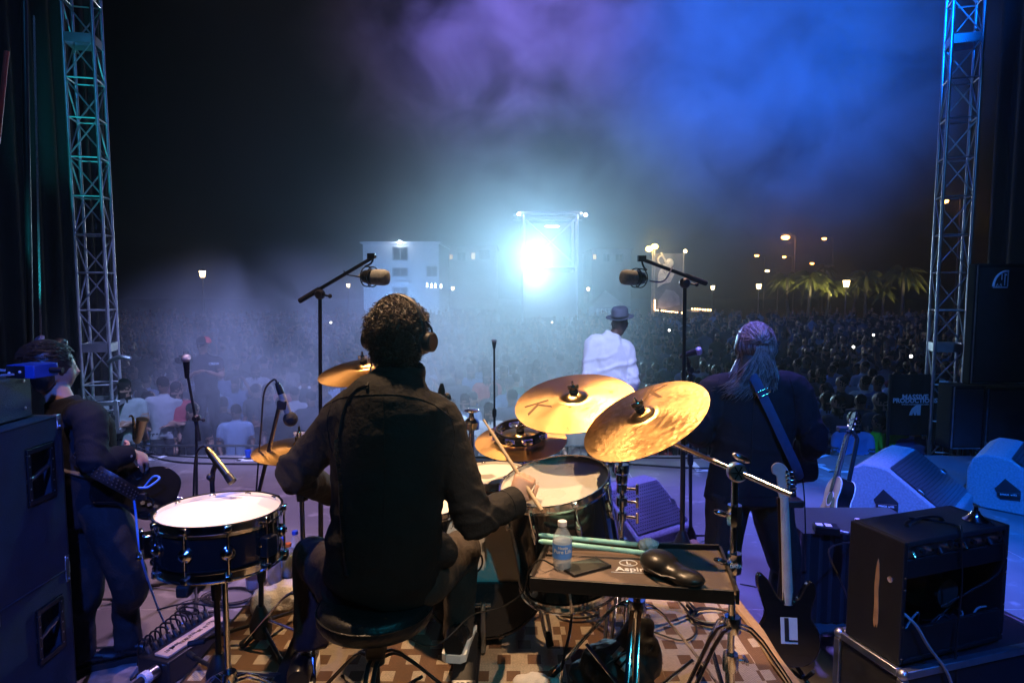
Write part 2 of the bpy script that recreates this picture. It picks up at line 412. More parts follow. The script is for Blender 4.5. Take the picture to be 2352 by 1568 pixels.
# woven rug: blocks of squares, light on brown and brown on light
def rug_mat():
    m = bpy.data.materials.new('woven_rug'); m.use_nodes = True; N, L, b = nodes_of(m)
    tc = N.new('ShaderNodeTexCoord'); sp = N.new('ShaderNodeSeparateXYZ'); L.new(tc.outputs['Object'], sp.inputs[0])
    def mth(op, a, b_=None, c=None):
        n = N.new('ShaderNodeMath'); n.operation = op
        for i, q in enumerate((a, b_, c)):
            if q is None: continue
            if isinstance(q, (int, float)): n.inputs[i].default_value = q
            else: L.new(q, n.inputs[i])
        return n.outputs[0]
    X, Y = sp.outputs['X'], sp.outputs['Y']
    band = mth('GREATER_THAN', mth('SINE', mth('ADD', mth('MULTIPLY', X, 8.6), .6)), 0.0)
    row = mth('FLOOR', mth('DIVIDE', Y, .108)); off = mth('FRACT', mth('MULTIPLY', mth('SINE', mth('MULTIPLY', row, 12.9)), 43.7))
    fx = mth('FRACT', mth('ADD', mth('DIVIDE', X, .118), off)); fy = mth('FRACT', mth('DIVIDE', Y, .108))
    sq = mth('MULTIPLY', mth('LESS_THAN', mth('ABSOLUTE', mth('SUBTRACT', fx, .5)), .22), mth('LESS_THAN', mth('ABSOLUTE', mth('SUBTRACT', fy, .5)), .30))
    light = mth('ABSOLUTE', mth('SUBTRACT', band, sq))
    n = N.new('ShaderNodeTexNoise'); n.inputs['Scale'].default_value = 5; n.inputs['Detail'].default_value = 6; L.new(tc.outputs['Object'], n.inputs['Vector'])
    mx = N.new('ShaderNodeMix'); mx.data_type = 'RGBA'; mx.inputs['A'].default_value = (.20, .10, .046, 1); mx.inputs['B'].default_value = (.60, .49, .36, 1)
    L.new(light, mx.inputs['Factor'])
    hv = N.new('ShaderNodeHueSaturation'); L.new(mx.outputs['Result'], hv.inputs['Color'])
    L.new(mth('ADD', mth('MULTIPLY', n.outputs['Fac'], .7), .62), hv.inputs['Value'])
    wv = N.new('ShaderNodeTexBrick'); wv.inputs['Scale'].default_value = 58; wv.inputs['Mortar Size'].default_value = .06; wv.inputs['Brick Width'].default_value = .62
    wv.inputs['Color1'].default_value = (1, 1, 1, 1); wv.inputs['Color2'].default_value = (.7, .7, .7, 1); wv.inputs['Mortar'].default_value = (.12, .12, .12, 1)
    L.new(tc.outputs['Object'], wv.inputs['Vector'])
    ml = N.new('ShaderNodeMix'); ml.data_type = 'RGBA'; ml.blend_type = 'MULTIPLY'; ml.inputs['Factor'].default_value = .8
    L.new(hv.outputs['Color'], ml.inputs['A']); L.new(wv.outputs['Color'], ml.inputs['B'])
    L.new(ml.outputs['Result'], b.inputs['Base Color']); b.inputs['Roughness'].default_value = .9
    bp = N.new('ShaderNodeBump'); bp.inputs['Strength'].default_value = .5; bp.inputs['Distance'].default_value = .004
    L.new(wv.outputs['Color'], bp.inputs['Height']); L.new(bp.outputs['Normal'], b.inputs['Normal'])
    MATS['woven_rug'] = m
rug_mat()
P('rug_binding', (.30, .19, .09), .9, 0, .2, 20, .5, 200)
rug = thing('rug', 'brown woven rug with pale squares under the drum kit', 'rug', ((rx0 + rx1) / 2, (ry0 + ry1) / 2, RZ - .008))
def rugz(u, v):
    x = rx0 + .02 + (rx1 - rx0 - .05) * u; y = ry0 + .03 + (ry1 - ry0 - .06) * v
    return (x, y, RZ - .004 + .0035 * max(0, noise.noise(Vector((x * 3, y * 3, 0)))) + .010 * max(0, (u - .95) / .05))
q = MB(); q.grid(60, 60, rugz); build(q, 'weave', 'woven_rug', rug)
hem = [Vector((rx1 - .028 + .012 * noise.noise(Vector((0, y * 4, 3))), y, RZ + .012 + .006 * noise.noise(Vector((1, y * 5, 0))))) for y in [ry0 + .04 + (ry1 - ry0 - .08) * i / 50 for i in range(51)]]
q = MB(); q.tube(hem, [(.014, .026)] * 51, 8, up=(0, 0, 1)); build(q, 'binding', 'rug_binding', rug)

# ---------------------------------------------------------------- tape marks on the stage
def tape(name, pts, w, label):
    q = MB()
    for a, b2 in pts:
        a = atz(*a, .004); b2 = atz(*b2, .004); dd = (b2 - a).normalized(); nn = Vector((-dd.y, dd.x, 0)) * w / 2; a = a - dd * w / 2; b2 = b2 + dd * w / 2
        q.add([a - nn, b2 - nn, b2 + nn, a + nn, *[p + Vector((0, 0, .0025)) for p in (a - nn, b2 - nn, b2 + nn, a + nn)]], [(0, 3, 2, 1), (4, 5, 6, 7), (0, 1, 5, 4), (1, 2, 6, 5), (2, 3, 7, 6), (3, 0, 4, 7)])
    return tag(build(q, 'tape_mark', 'tape_white', smooth=False), label, 'tape', 'tape marks on the stage floor')
tape('t', [((548, 1057), (630, 1057)), ((548, 1057), (572, 1046))], .06, 'white tape corner mark on the stage left of the drummer')
tape('t', [((312, 1056), (352, 1055)), ((356, 1054), (378, 1047))], .06, 'white tape mark on the stage beside the bass player hand')
tape('t', [((1590, 1062), (1606, 1080)), ((1606, 1080), (1622, 1080))], .07, 'white tape corner mark on the stage left of the long-haired guitarist')
tape('t', [((1886, 1072), (1912, 1083)), ((1912, 1083), (1975, 1083))], .06, 'white tape corner mark behind the acoustic guitar')
tape('t', [((1840, 1058), (1900, 1045)), ((1835, 1066), (1890, 1067))], .05, 'white tape strips on the stage right of the guitarist')
tape('t', [((1652, 1091), (1660, 1091))], .05, 'short white scrap of tape on the violet stage floor')

# ================================================================== BEHIND THE AUDIENCE
P('plaster', (.62, .64, .68), .85, 0, .12, .6, .2, 12)
P('plaster_dim', (.36, .35, .36), .85, 0, .15, .6, .2, 12)
P('window_dark', (.02, .025, .035), .15, 0, .2, 3)
P('window_frame', (.25, .26, .28), .5, 0, .1, 6)
P('window_lit', (.5, .35, .2), .4, emit=(1, .62, .3), estr=1.6)
def building(name, label, x0, x1, ytop, Y, depth, wins, wall, rails=()):
    A = at(x0, ytop, Y); B = at(x1, ytop, Y); t = thing(name, label, 'building', ((A.x + B.x) / 2, Y, GZ))
    W = B.x - A.x; H = A.z - GZ; cx = (A.x + B.x) / 2
    q = MB(); q.box((cx, Y + depth / 2, GZ + H / 2), (W, depth, H)); wl = build(q, 'wall', wall, t, False)
    q = MB(); q.box((cx, Y + depth / 2 - .1, GZ + H + .12), (W + .5, depth + .5, .24)); build(q, 'roof', wall, t, False)
    for (a, c, b2, e, mt) in wins:
        p0 = at(a, c, Y - .05); p1 = at(b2, e, Y - .05); ww = p1.x - p0.x; hh = p0.z - p1.z; cc = (p0 + p1) / 2
        f = MB(); th = .12
        f.box((cc.x - ww / 2, Y - .04, cc.z), (th, .1, hh + th)); f.box((cc.x + ww / 2, Y - .04, cc.z), (th, .1, hh + th))
        for zz in (-hh / 2, hh / 2): f.box((cc.x, Y - .042, cc.z + zz), (ww - th, .1, th))
        f.box((cc.x, Y - .041, cc.z), (.06, .1, hh - th))
        wn = build(f, 'window', 'window_frame', t, False)
        f = MB(); f.box((cc.x, Y - .012, cc.z), (ww, .02, hh)); build(f, 'pane', mt, wn, False)
    for (a, b2, c, e) in rails:
        p0 = at(a, c, Y - .9); p1 = at(b2, e, Y - .9); f = MB(); f.box(((p0.x + p1.x) / 2, Y - .45, p1.z), (p1.x - p0.x, .9, .14)); bl = build(f, 'balcony', wall, t, False)
        f = MB(); f.box(((p0.x + p1.x) / 2, Y - .87, p0.z), (p1.x - p0.x, .05, .06))
        n = 12
        for i in range(n + 1): f.box((p0.x + (p1.x - p0.x) * i / n, Y - .87, (p0.z + p1.z) / 2 + .02), (.045, .045, p0.z - p1.z - .1))
        build(f, 'railing', wall, bl, False)
    return t
building('apartment_building', 'pale blue-lit building with a roof lamp left of the dazzling light', 833, 1008, 560, 75, 12,
         [(902, 568, 936, 597, 'window_dark'), (902, 616, 936, 634, 'window_dark'), (902, 660, 936, 680, 'window_dark'), (980, 612, 1004, 634, 'window_dark')], 'plaster', [(900, 940, 638, 650), (900, 940, 684, 696)])
building('hotel_building', 'dim low building with small lit windows beside the pale building', 1026, 1140, 568, 95, 12,
         [(1032, 584, 1040, 596, 'window_lit'), (1082, 580, 1092, 596, 'window_lit'), (1100, 574, 1126, 596, 'window_dark'), (1050, 580, 1070, 598, 'window_dark')], 'plaster_dim')
building('distant_building', 'far dark building to the right of the scaffold tower', 1360, 1450, 575, 105, 12, [(1362, 584, 1370, 596, 'window_lit'), (1386, 584, 1400, 600, 'window_dark'), (1414, 584, 1430, 600, 'window_dark')], 'plaster_dim')
P('lamp_white', (.9, .9, .9), .4, emit=(.85, .93, 1), estr=30)
P('lamp_warm', (.9, .8, .6), .4, emit=(1, .72, .33), estr=9)
P('lamp_sodium', (.9, .6, .3), .4, emit=(1, .38, .08), estr=16)
P('lamp_bulb', (.9, .7, .4), .4, emit=(1, .55, .20), estr=14)
P('post_grey', (.10, .10, .10), .5, 0, .2, 8)
P('post_pale', (.32, .31, .29), .5, 0, .2, 8)
# roof flood lamp on the building
c = at(919, 556, 74.6); t = thing('flood_lamp', 'small bright white flood lamp on the edge of the building roof', 'lamp', c)
q = MB(); q.box((c.x, c.y + .1, c.z), (.42, .2, .32)); build(q, 'housing', 'post_grey', t); q = MB(); q.ball((c.x, c.y - .1, c.z), .20, 10, (1, .4, .9)); build(q, 'lens', 'lamp_white', t)
lamp('building_fill_light', at(905, 690, 69), 1500, (.20, .46, 1.0), .3)  # added fill light, hidden by the crowd, brightens the building front
lamp('flood_lamp_light', c + Vector((0, -.6, -.1)), 90, (.8, .9, 1), .2)

# ---------------------------------------------------------------- control tower of scaffold with the follow light
FY = 38.0
tw = thing('scaffold_tower', 'tall scaffold control tower with canvas sides behind the dazzling light', 'tower', at(1265, 700, FY).xy.to_3d() + Vector((0, 0, GZ)))
P('canvas', (.34, .35, .35), .9, 0, .1, 1.5, .3, 6)
pa = at(1203, 492, FY); pb = at(1326, 492, FY)
for dy in (0, 3.0):
    for x in (pa.x, pb.x):
        q = MB(); q.cyl((x, FY + dy, GZ), (x, FY + dy, pa.z), .09, n=10); build(q, 'upright', 'truss_alloy', tw)
    for z in (pa.z - .05, 3.0, 1.2): q = MB(); q.cyl((pa.x - (.6 if z > 4 else 0), FY + dy, z), (pb.x + (.6 if z > 4 else 0), FY + dy, z), .06, n=8); build(q, 'ledger', 'truss_alloy', tw)
q = MB(); q.box(((pa.x + pb.x) / 2, FY + 1.5, pa.z + .08), (pb.x - pa.x + .5, 3.6, .1)); build(q, 'roof', 'canvas', tw)
q = MB(); q.grid(8, 8, lambda u, v: (pa.x + .15 + (pb.x - pa.x - .3) * u, FY + 3.1, 2.9 + (pa.z - 3.1) * v)); build(q, 'back_canvas', 'canvas', tw)
q = MB(); q.grid(8, 8, lambda u, v: (pa.x - .02 + (pb.x - pa.x) * u, FY - .12 + .03 * math.sin(u * 9), GZ + 1.5 + 2.6 * v)); build(q, 'front_canvas', 'canvas', tw)
for (a, b2) in (((pa.x, pa.z - .2), (pb.x, 3.0)), ((pa.x, 3.0), (pb.x, pa.z - .2))):
    q = MB(); q.cyl((a[0], FY - .02, a[1]), (b2[0], FY - .02, b2[1]), .045, n=6); build(q, 'brace', 'truss_alloy', tw)
q = MB(); q.box(((pa.x + pb.x) / 2, FY + 1.5, 2.95), (pb.x - pa.x, 3.0, .08)); build(q, 'platform', 'black_metal', tw)
for x, yy in ((1192, 492), (1345, 494), (1335, 489)):
    c = at(x, yy, FY - .2); t = thing('tower_lamp', {1192: 'small lamp at the upper left corner of the scaffold tower', 1345: 'bright lamp on the upper right arm of the scaffold tower', 1335: 'faint lamp beside the right post of the scaffold tower'}[x], 'lamp', c)
    q = MB(); q.box((c.x, c.y + .06, c.z), (.22, .12, .16)); build(q, 'housing', 'post_grey', t); q = MB(); q.ball((c.x, c.y - .05, c.z), .10 if x != 1335 else .05, 8, (1, .5, .9)); build(q, 'lens', 'lamp_white', t)
    if x != 1335: lamp('tower_lamp_light', c + Vector((0, -.4, 0)), 12, (1, .92, .8), .1)
c = at(1268, 520, FY + 1.5); t = thing('work_lamp', 'warm work lamp under the roof of the scaffold tower', 'lamp', c)
q = MB(); q.box((c.x, c.y, c.z + .08), (.9, .16, .08)); build(q, 'housing', 'post_grey', t); q = MB(); q.cyl((c.x - .4, c.y, c.z), (c.x + .4, c.y, c.z), .04); build(q, 'tube', 'lamp_warm', t)
lamp('work_lamp_light', c + Vector((0, 0, -.3)), 10, (1, .85, .6), .2)
# the dazzling follow light
fc = at(1228, 592, FY - .9)
t = thing('follow_spot', 'dazzling white spotlight shining at the stage from the scaffold tower', 'spotlight', fc - Vector((0, 0, .5)))
q = MB(frame(fc, Vector((0, -1, 0)))); q.lathe([(0, -1.0), (.30, -1.0), (.40, -.5), (.62, -.1), (.64, .02), (.60, .02), (.58, -.05), (0, -.05)], 24); build(q, 'housing', 'black_metal', t)
P('follow_lens', (1, 1, 1), .3, emit=(.86, .95, 1), estr=140)
q = MB(frame(fc, Vector((0, -1, 0)))); q.lathe([(0, .05), (.3, .04), (.57, -.01), (.57, -.03), (0, -.03)], 24); build(q, 'lens', 'follow_lens', t)
q = MB(); q.cyl(fc + Vector((-.5, .3, -.5)), fc + Vector((-.5, .3, .1)), .03); q.cyl(fc + Vector((.5, .3, -.5)), fc + Vector((.5, .3, .1)), .03); q.cyl(fc + Vector((-.5, .3, -.5)), fc + Vector((.5, .3, -.5)), .03); build(q, 'yoke', 'black_metal', t)
spot('follow_spot_light', fc + Vector((0, -.25, 0)), (0.3, 5, .8), 13000, (.36, .76, 1.0), 24, .8, .3)
lamp('canvas_fill_light', at(1228, 640, FY - .8), 120, (.75, .93, 1.0), .3)  # added fill light for a bright canvas patch below the follow light

# ---------------------------------------------------------------- lantern posts, street lamps
def lantern(px, py, Y, label, wpx=16):
    c = at(px, py, Y); s = wpx * Y / FP; t = thing('lantern_post', label, 'lamp post', (c.x, c.y, GZ), 0, 'lantern posts around the square')
    q = MB(); q.cyl((c.x, c.y, GZ), (c.x, c.y, c.z - s * .7), .05, .035, 8); build(q, 'post', 'post_grey', t)
    q = MB(Matrix.Translation(c)); q.lathe([(0, -.5 * s), (.30 * s, -.5 * s), (.46 * s, .32 * s), (0, .32 * s)], 6); build(q, 'glass', 'lamp_warm', t)
    q = MB(Matrix.Translation(c)); q.lathe([(0, .33 * s), (.6 * s, .33 * s), (.2 * s, .62 * s), (0, .7 * s)], 6); build(q, 'cap', 'post_grey', t)
    lamp('lantern_light', c + Vector((0, -s, 0)), 7 * (Y / 40) ** 2, (1, .7, .35), .1)
for px, py, Y, l, wp in ((465, 628, 34, 'glowing lantern post standing alone on the dark left side', 17), (1637, 660, 62, 'lantern post just right of the tall banner', 10), (1743, 657, 52, 'lantern post at the left end of the palm row', 13),
                     (1944, 650, 44, 'brightest lantern post among the palms on the right', 18), (800, 655, 62, 'small lantern post below the left overhead microphone boom', 9), (1040, 662, 66, 'small lantern post right of the pale building', 8), (1351, 663, 66, 'small lantern post right of the dazzling light', 8)):
    lantern(px, py, Y, l, wp)
def street(px, py, Y, label, wpx, mt='lamp_sodium', pw=0, arm=1):
    c = at(px, py, Y); s = wpx * Y / FP; t = thing('street_lamp', label, 'street lamp', (c.x + arm * 1.2, c.y, GZ), 0, 'sodium street lamps beyond the square')
    q = MB(); q.tube([(c.x + arm * 1.2, c.y, GZ), (c.x + arm * 1.2, c.y, c.z - .6), (c.x + arm * .9, c.y, c.z + .1), (c.x, c.y, c.z + s * .42)], [.08, .06, .05, .04], 6, smooth=4); build(q, 'pole', 'post_grey', t)
    q = MB(); q.ball((c.x, c.y, c.z + s * .3), s * .7, 8, (1, .6, .35)); build(q, 'hood', 'post_grey', t)
    q = MB(); q.ball((c.x, c.y - .02, c.z), s * .5, 8, (1.2, .8, .7)); build(q, 'lens', mt, t)
    if pw: lamp('street_lamp_light', c + Vector((0, -.5, -.1)), pw, (1, .36, .10), .2)
P('lamp_gold', (.9, .7, .3), .4, emit=(1, .62, .10), estr=24)
for a in ((1804, 545, 80, 'large glaring orange street lamp high above the palms', 17, 'lamp_sodium', 160, 1), (1738, 587, 95, 'small orange street lamp left of the large glaring one', 9), (1801, 590, 95, 'small orange street lamp below the large glaring one', 8),
          (1893, 548, 85, 'pale orange street lamp right of the large glaring one', 10), (1865, 605, 95, 'dim orange street lamp between the palm crowns', 8), (1762, 622, 70, 'pale yellow lamp just above the left palms', 9, 'lamp_warm'),
          (2170, 462, 50, 'orange street lamp seen through the right truss', 15), (2308, 465, 48, 'orange street lamp alone in the dark right of the truss', 15)): street(*a)
# twin gold lamps above the banner
c = at(1500, 568, 50); t = thing('street_lamp', 'twin golden lamp glowing over the left corner of the banner', 'street lamp', (c.x, c.y, GZ), 0, 'sodium street lamps beyond the square')
q = MB(); q.cyl((c.x, c.y + .1, GZ), (c.x, c.y + .1, c.z), .06, n=8); build(q, 'pole', 'post_pale', t)
for dx in (-.30, .12): q = MB(); q.ball((c.x + dx, c.y, c.z + (.05 if dx > 0 else -.12)), .26, 10, (1, .7, .8)); build(q, 'lens', 'lamp_gold', t)
lamp('twin_lamp_light', c + Vector((0, -1.0, 0)), 160, (1, .66, .22), .2)
# festival banner between two poles
BY = 50.0
bt = thing('festival_banner', 'tall dark banner with a pale horn player picture and string lights', 'banner', at(1538, 700, BY).xy.to_3d() + Vector((0, 0, GZ)))
def banner_mat():
    m = P('banner_print', (.10, .10, .12), .8, 0, .5, 1.2); return m
banner_mat(); P('banner_pale', (.55, .52, .46), .8, 0, .25, 3); P('banner_mid', (.24, .24, .27), .8, 0, .3, 2)
p0 = at(1507, 582, BY); p1 = at(1568, 715, BY)
q = MB(); q.grid(10, 14, lambda u, v: (p0.x + (p1.x - p0.x) * u, BY + .05 * math.sin(u * 6 + v * 3), p1.z + (p0.z - p1.z) * v)); build(q, 'sheet', 'banner_print', bt)
for x, yt in ((1504, 575), (1571, 582)): c = at(x, yt, BY); q = MB(); q.cyl((c.x, BY, GZ), (c.x, BY, c.z), .06, n=8); build(q, 'pole', 'post_pale', bt)
def print_poly(pts, mt, dz):
    q = MB(); ps = [at(x, y, BY - .07 - dz) for x, y in pts]; n = len(ps)
    q.add([*ps, *[p + Vector((0, .01, 0)) for p in ps]], [list(range(n))] + [(i, (i + 1) % n, n + (i + 1) % n, n + i) for i in range(n)]); build(q, 'print', mt, bt, False)
print_poly([(1512, 628), (1524, 606), (1536, 606), (1546, 612), (1549, 630), (1540, 648), (1524, 652), (1510, 660)], 'banner_pale', 0)
print_poly([(1512, 690), (1530, 664), (1548, 668), (1560, 680), (1562, 700), (1512, 712)], 'banner_mid', .004)
q = MB(); q.tube([at(x, y, BY - .1) for x, y in ((1530, 628), (1512, 600), (1518, 588), (1526, 594), (1536, 616), (1524, 590), (1518, 580))], .07, 6, smooth=4); build(q, 'print', 'banner_pale', bt)
q = MB(); q.ball(at(1538, 604, BY - .1), .32, 10, (1, .15, 1.1)); build(q, 'print', 'banner_pale', bt)
bl = [(1504, 690 + 4 * i) for i in range(6)] + [(1506 + 4.6 * i, 712 + .5 * i) for i in range(14)]
for x, y in bl:
    c = at(x, y, BY - .3); q = MB(); q.ball(c, .055, 6); build(q, 'bulb', 'lamp_bulb', bt)
c = at(1574, 577, BY - .2); t = thing('tower_lamp', 'small white lamp on the right pole of the banner', 'lamp', c); q = MB(); q.ball(c, .14, 8); build(q, 'lens', 'lamp_warm', t); q = MB(); q.box(c + Vector((0, .14, 0)), (.2, .16, .2)); build(q, 'housing', 'post_grey', t)
lamp('banner_light', at(1537, 590, BY - 1.4), 45, (1, .85, .55), .2)
# market kiosk with bulbs and first aid tent
t = thing('food_kiosk', 'small kiosk with a canopy edged in warm bulbs right of the banner', 'kiosk', at(1612, 708, 46).xy.to_3d() + Vector((0, 0, GZ)))
a = at(1588, 700, 46); b2 = at(1634, 700, 46)
q = MB(); q.box(((a.x + b2.x) / 2, 47, .15), (b2.x - a.x, 2, .1)); build(q, 'canopy', 'canvas', t)
for x in (a.x + .05, b2.x - .05):
    for y in (46.1, 47.9): q = MB(); q.cyl((x, y, GZ), (x, y, .1), .03, n=6); build(q, 'post', 'post_grey', t)
q = MB(); q.box(((a.x + b2.x) / 2, 46.4, GZ + .5), (b2.x - a.x - .1, .5, 1.0)); build(q, 'counter', 'plaster_dim', t)
for i in range(8): q = MB(); q.ball(at(1590 + 6 * i, 709 + .4 * i, 45.9), .06, 6); build(q, 'bulb', 'lamp_bulb', t)
t = thing('first_aid_tent', 'white tent with a lettered fascia behind the man in the hat', 'tent', at(1385, 706, 44).xy.to_3d() + Vector((0, 0, GZ)))
a = at(1352, 700, 44); b2 = at(1448, 700, 44)
q = MB(); q.add([(a.x, 44, .35), (b2.x, 44, .35), (b2.x, 48, .35), (a.x, 48, .35), ((a.x + b2.x) / 2, 46, 1.6)], [(0, 1, 4), (1, 2, 4), (2, 3, 4), (3, 0, 4), (0, 3, 2, 1)]); build(q, 'roof', 'canvas', t, False)
q = MB(); q.box(((a.x + b2.x) / 2, 43.96, .22), (b2.x - a.x, .06, .55)); build(q, 'fascia', 'banner_mid', t)
q = MB(); text_mb(q, 'FIRST AID', .42, frame(Vector(((a.x + b2.x) / 2, 43.92, .22)), Vector((0, -1, 0)), (1, 0, 0))); build(q, 'lettering', 'white_print', t, False)
for x in (a.x + .05, b2.x - .05):
    for y in (44.05, 47.95): q = MB(); q.cyl((x, y, GZ), (x, y, .34), .04, n=6); build(q, 'post', 'post_grey', t)

# ---------------------------------------------------------------- palms lit from below
P('palm_bark', (.13, .11, .085), .9, 0, .3, 6, .5, 20)
P('palm_leaf', (.16, .17, .045), .6, 0, .35, 2)
def palm(px, pyc, Y, label, spread=1.9, fr=26, lit=0, seed=1):
    rr = random.Random(seed); c = at(px, pyc, Y); t = thing('palm_tree', label, 'palm tree', (c.x, c.y, GZ), 0, 'palms behind the audience on the right')
    q = MB(); lean = rr.uniform(-.3, .3)
    q.tube([(c.x + lean, c.y, GZ), (c.x + lean * .3, c.y, GZ + (c.z - GZ) * .5), (c.x, c.y, c.z)], [.20, .13, .11], 10, smooth=5); build(q, 'trunk', 'palm_bark', t)
    cr = MB()
    for k in range(fr):
        a = k * 2.399 + rr.uniform(-.2, .2); el = rr.uniform(.0, 1.15); Lf = spread * rr.uniform(.8, 1.15)
        pts = []
        for i in range(9):
            s_ = i / 8; rad = Lf * (s_ * math.cos(el * (1 - .35 * s_))); z = Lf * (math.sin(el) * s_ * 1.15 - .95 * s_ * s_)
            pts.append(c + Vector((math.cos(a) * rad, math.sin(a) * rad, z)))
        cr.tube(pts, [.025 - .0024 * i for i in range(9)], 3)
        side = Vector((-math.sin(a), math.cos(a), 0))
        for i in range(34):
            f = .12 + .88 * i / 34; ii = min(7, int(f * 8)); p = pts[ii].lerp(pts[ii + 1], f * 8 - ii); dr = (pts[ii + 1] - pts[ii]).normalized()
            ll = spread * .30 * math.sin(math.pi * min(1, .15 + f * .85)) + .06
            for sg in (-1, 1):
                dv = (side * sg * .8 + dr * .55 + Vector((0, 0, -.45 - .3 * rr.random()))).normalized(); wv = dr * .042
                cr.add([p - wv, p + wv, p + dv * ll], [(0, 1, 2)])
    build(cr, 'crown', 'palm_leaf', t, False)
    if lit: spot('palm_uplight', Vector((c.x + .6, c.y - 3.2, GZ + 1.9)), c + Vector((0, 0, .3)), lit * 2.2, (1, .88, .42), 56, .7, .15)
for a in ((1808, 640, 62, 'feathery palm at the left end of the lit palm row', 2.1, 24, 420, 2), (1862, 640, 52, 'bright yellow-lit palm with long arching fronds', 2.2, 30, 700, 3), (1905, 655, 56, 'low bushy palm between the bright palm and the lantern', 1.7, 28, 300, 4),
          (1990, 632, 54, 'dim palm just right of the brightest lantern', 1.7, 24, 120, 5), (2075, 628, 50, 'tall thin palm with a flat spreading crown near the right truss', 2.0, 26, 160, 6), (1965, 655, 64, 'dark small palm behind the lantern on the right', 1.6, 24, 60, 7),
          (1895, 615, 78, 'distant palm top above the bright palm', 1.6, 22, 0, 8), (2030, 668, 60, 'small shadowed palm left of the tall thin palm', 1.3, 22, 60, 9)): palm(*a)

# ---------------------------------------------------------------- haze and drifting stage smoke
def volume(name, color, dens, aniso):
    m = bpy.data.materials.new(name); m.use_nodes = True; N = m.node_tree.nodes; L = m.node_tree.links
    N.remove(N['Principled BSDF']); v = N.new('ShaderNodeVolumePrincipled'); v.inputs['Color'].default_value = (*color, 1)
    v.inputs['Density'].default_value = dens; v.inputs['Anisotropy'].default_value = aniso
    L.new(v.outputs['Volume'], N['Material Output'].inputs['Volume']); MATS[name] = m
    return m, N, L, v
volume('haze_air', (.80, .90, 1), .0034, .87)
q = MB(); q.box((0, 70, 5.0), (310, 190, 14.8)); stuff(build(q, 'haze', 'haze_air', smooth=False))
def smoke(name, loc, size, dens, scale, seed, thr=.46, aniso=.3):
    m, N, L, v = volume(name, (.92, .93, 1), dens, aniso)
    tc = N.new('ShaderNodeTexCoord'); mp = N.new('ShaderNodeMapping'); mp.inputs['Location'].default_value = (seed, seed * .7, 0); mp.inputs['Scale'].default_value = Vector(size) / max(size)
    L.new(tc.outputs['Object'], mp.inputs['Vector'])
    n = N.new('ShaderNodeTexNoise'); n.inputs['Scale'].default_value = scale; n.inputs['Detail'].default_value = 6; n.inputs['Roughness'].default_value = .60; n.inputs['Distortion'].default_value = 1.0
    L.new(mp.outputs['Vector'], n.inputs['Vector'])
    ln = N.new('ShaderNodeVectorMath'); ln.operation = 'LENGTH'; L.new(tc.outputs['Object'], ln.inputs[0])
    fo = N.new('ShaderNodeMapRange'); fo.interpolation_type = 'SMOOTHSTEP'; fo.inputs['From Min'].default_value = 1.0; fo.inputs['From Max'].default_value = .25; L.new(ln.outputs['Value'], fo.inputs['Value'])
    nr = N.new('ShaderNodeMapRange'); nr.interpolation_type = 'SMOOTHSTEP'; nr.inputs['From Min'].default_value = thr; nr.inputs['From Max'].default_value = thr + .26; L.new(n.outputs['Fac'], nr.inputs['Value'])
    a = N.new('ShaderNodeMath'); a.operation = 'MULTIPLY'; L.new(fo.outputs['Result'], a.inputs[0]); L.new(nr.outputs['Result'], a.inputs[1])
    b = N.new('ShaderNodeMath'); b.operation = 'MULTIPLY'; b.inputs[1].default_value = dens; L.new(a.outputs[0], b.inputs[0]); L.new(b.outputs[0], v.inputs['Density'])
    q = MB(); q.ball((0, 0, 0), 1.0, 20); o = build(q, name, name); o.location = loc; o.scale = size; PM[o.name] = Matrix.Translation(Vector(loc)) @ Matrix.Diagonal((*size, 1))
    # the mesh was stored from its base: centre it again
    for vv in o.data.vertices: vv.co.z -= 1.0
    return stuff(o)
tag(smoke('smoke_cloud', (5.2, 13.5, 6.2), (5.2, 4.2, 5.2), .22, 3.0, 3.1, .36), 'large drifting bank of bright blue smoke above the right crowd', 'smoke')
tag(smoke('smoke_cloud', (.7, 13.0, 6.8), (5.4, 3.6, 4.6), .17, 3.6, 8.4, .40), 'violet drift of smoke high above the singer', 'smoke')
tag(smoke('smoke_cloud', (-3.3, 9.4, .7), (3.4, 1.9, 2.0), .42, 2.0, 5.2, .33, .1), 'low violet mist drifting over the front of the crowd on the left', 'smoke')
tag(smoke('smoke_cloud', (-.1, 9.4, .9), (2.7, 2.0, 2.2), .40, 2.0, 12.7, .30, .35), 'bright pale teal mist behind the drummer below the dazzling light', 'smoke')
tag(smoke('smoke_cloud', (-.6, 15.5, 2.4), (5.0, 5.0, 3.6), .09, 2.2, 17.3, .28, .5), 'thin blue smoke hanging in front of the dazzling light', 'smoke')

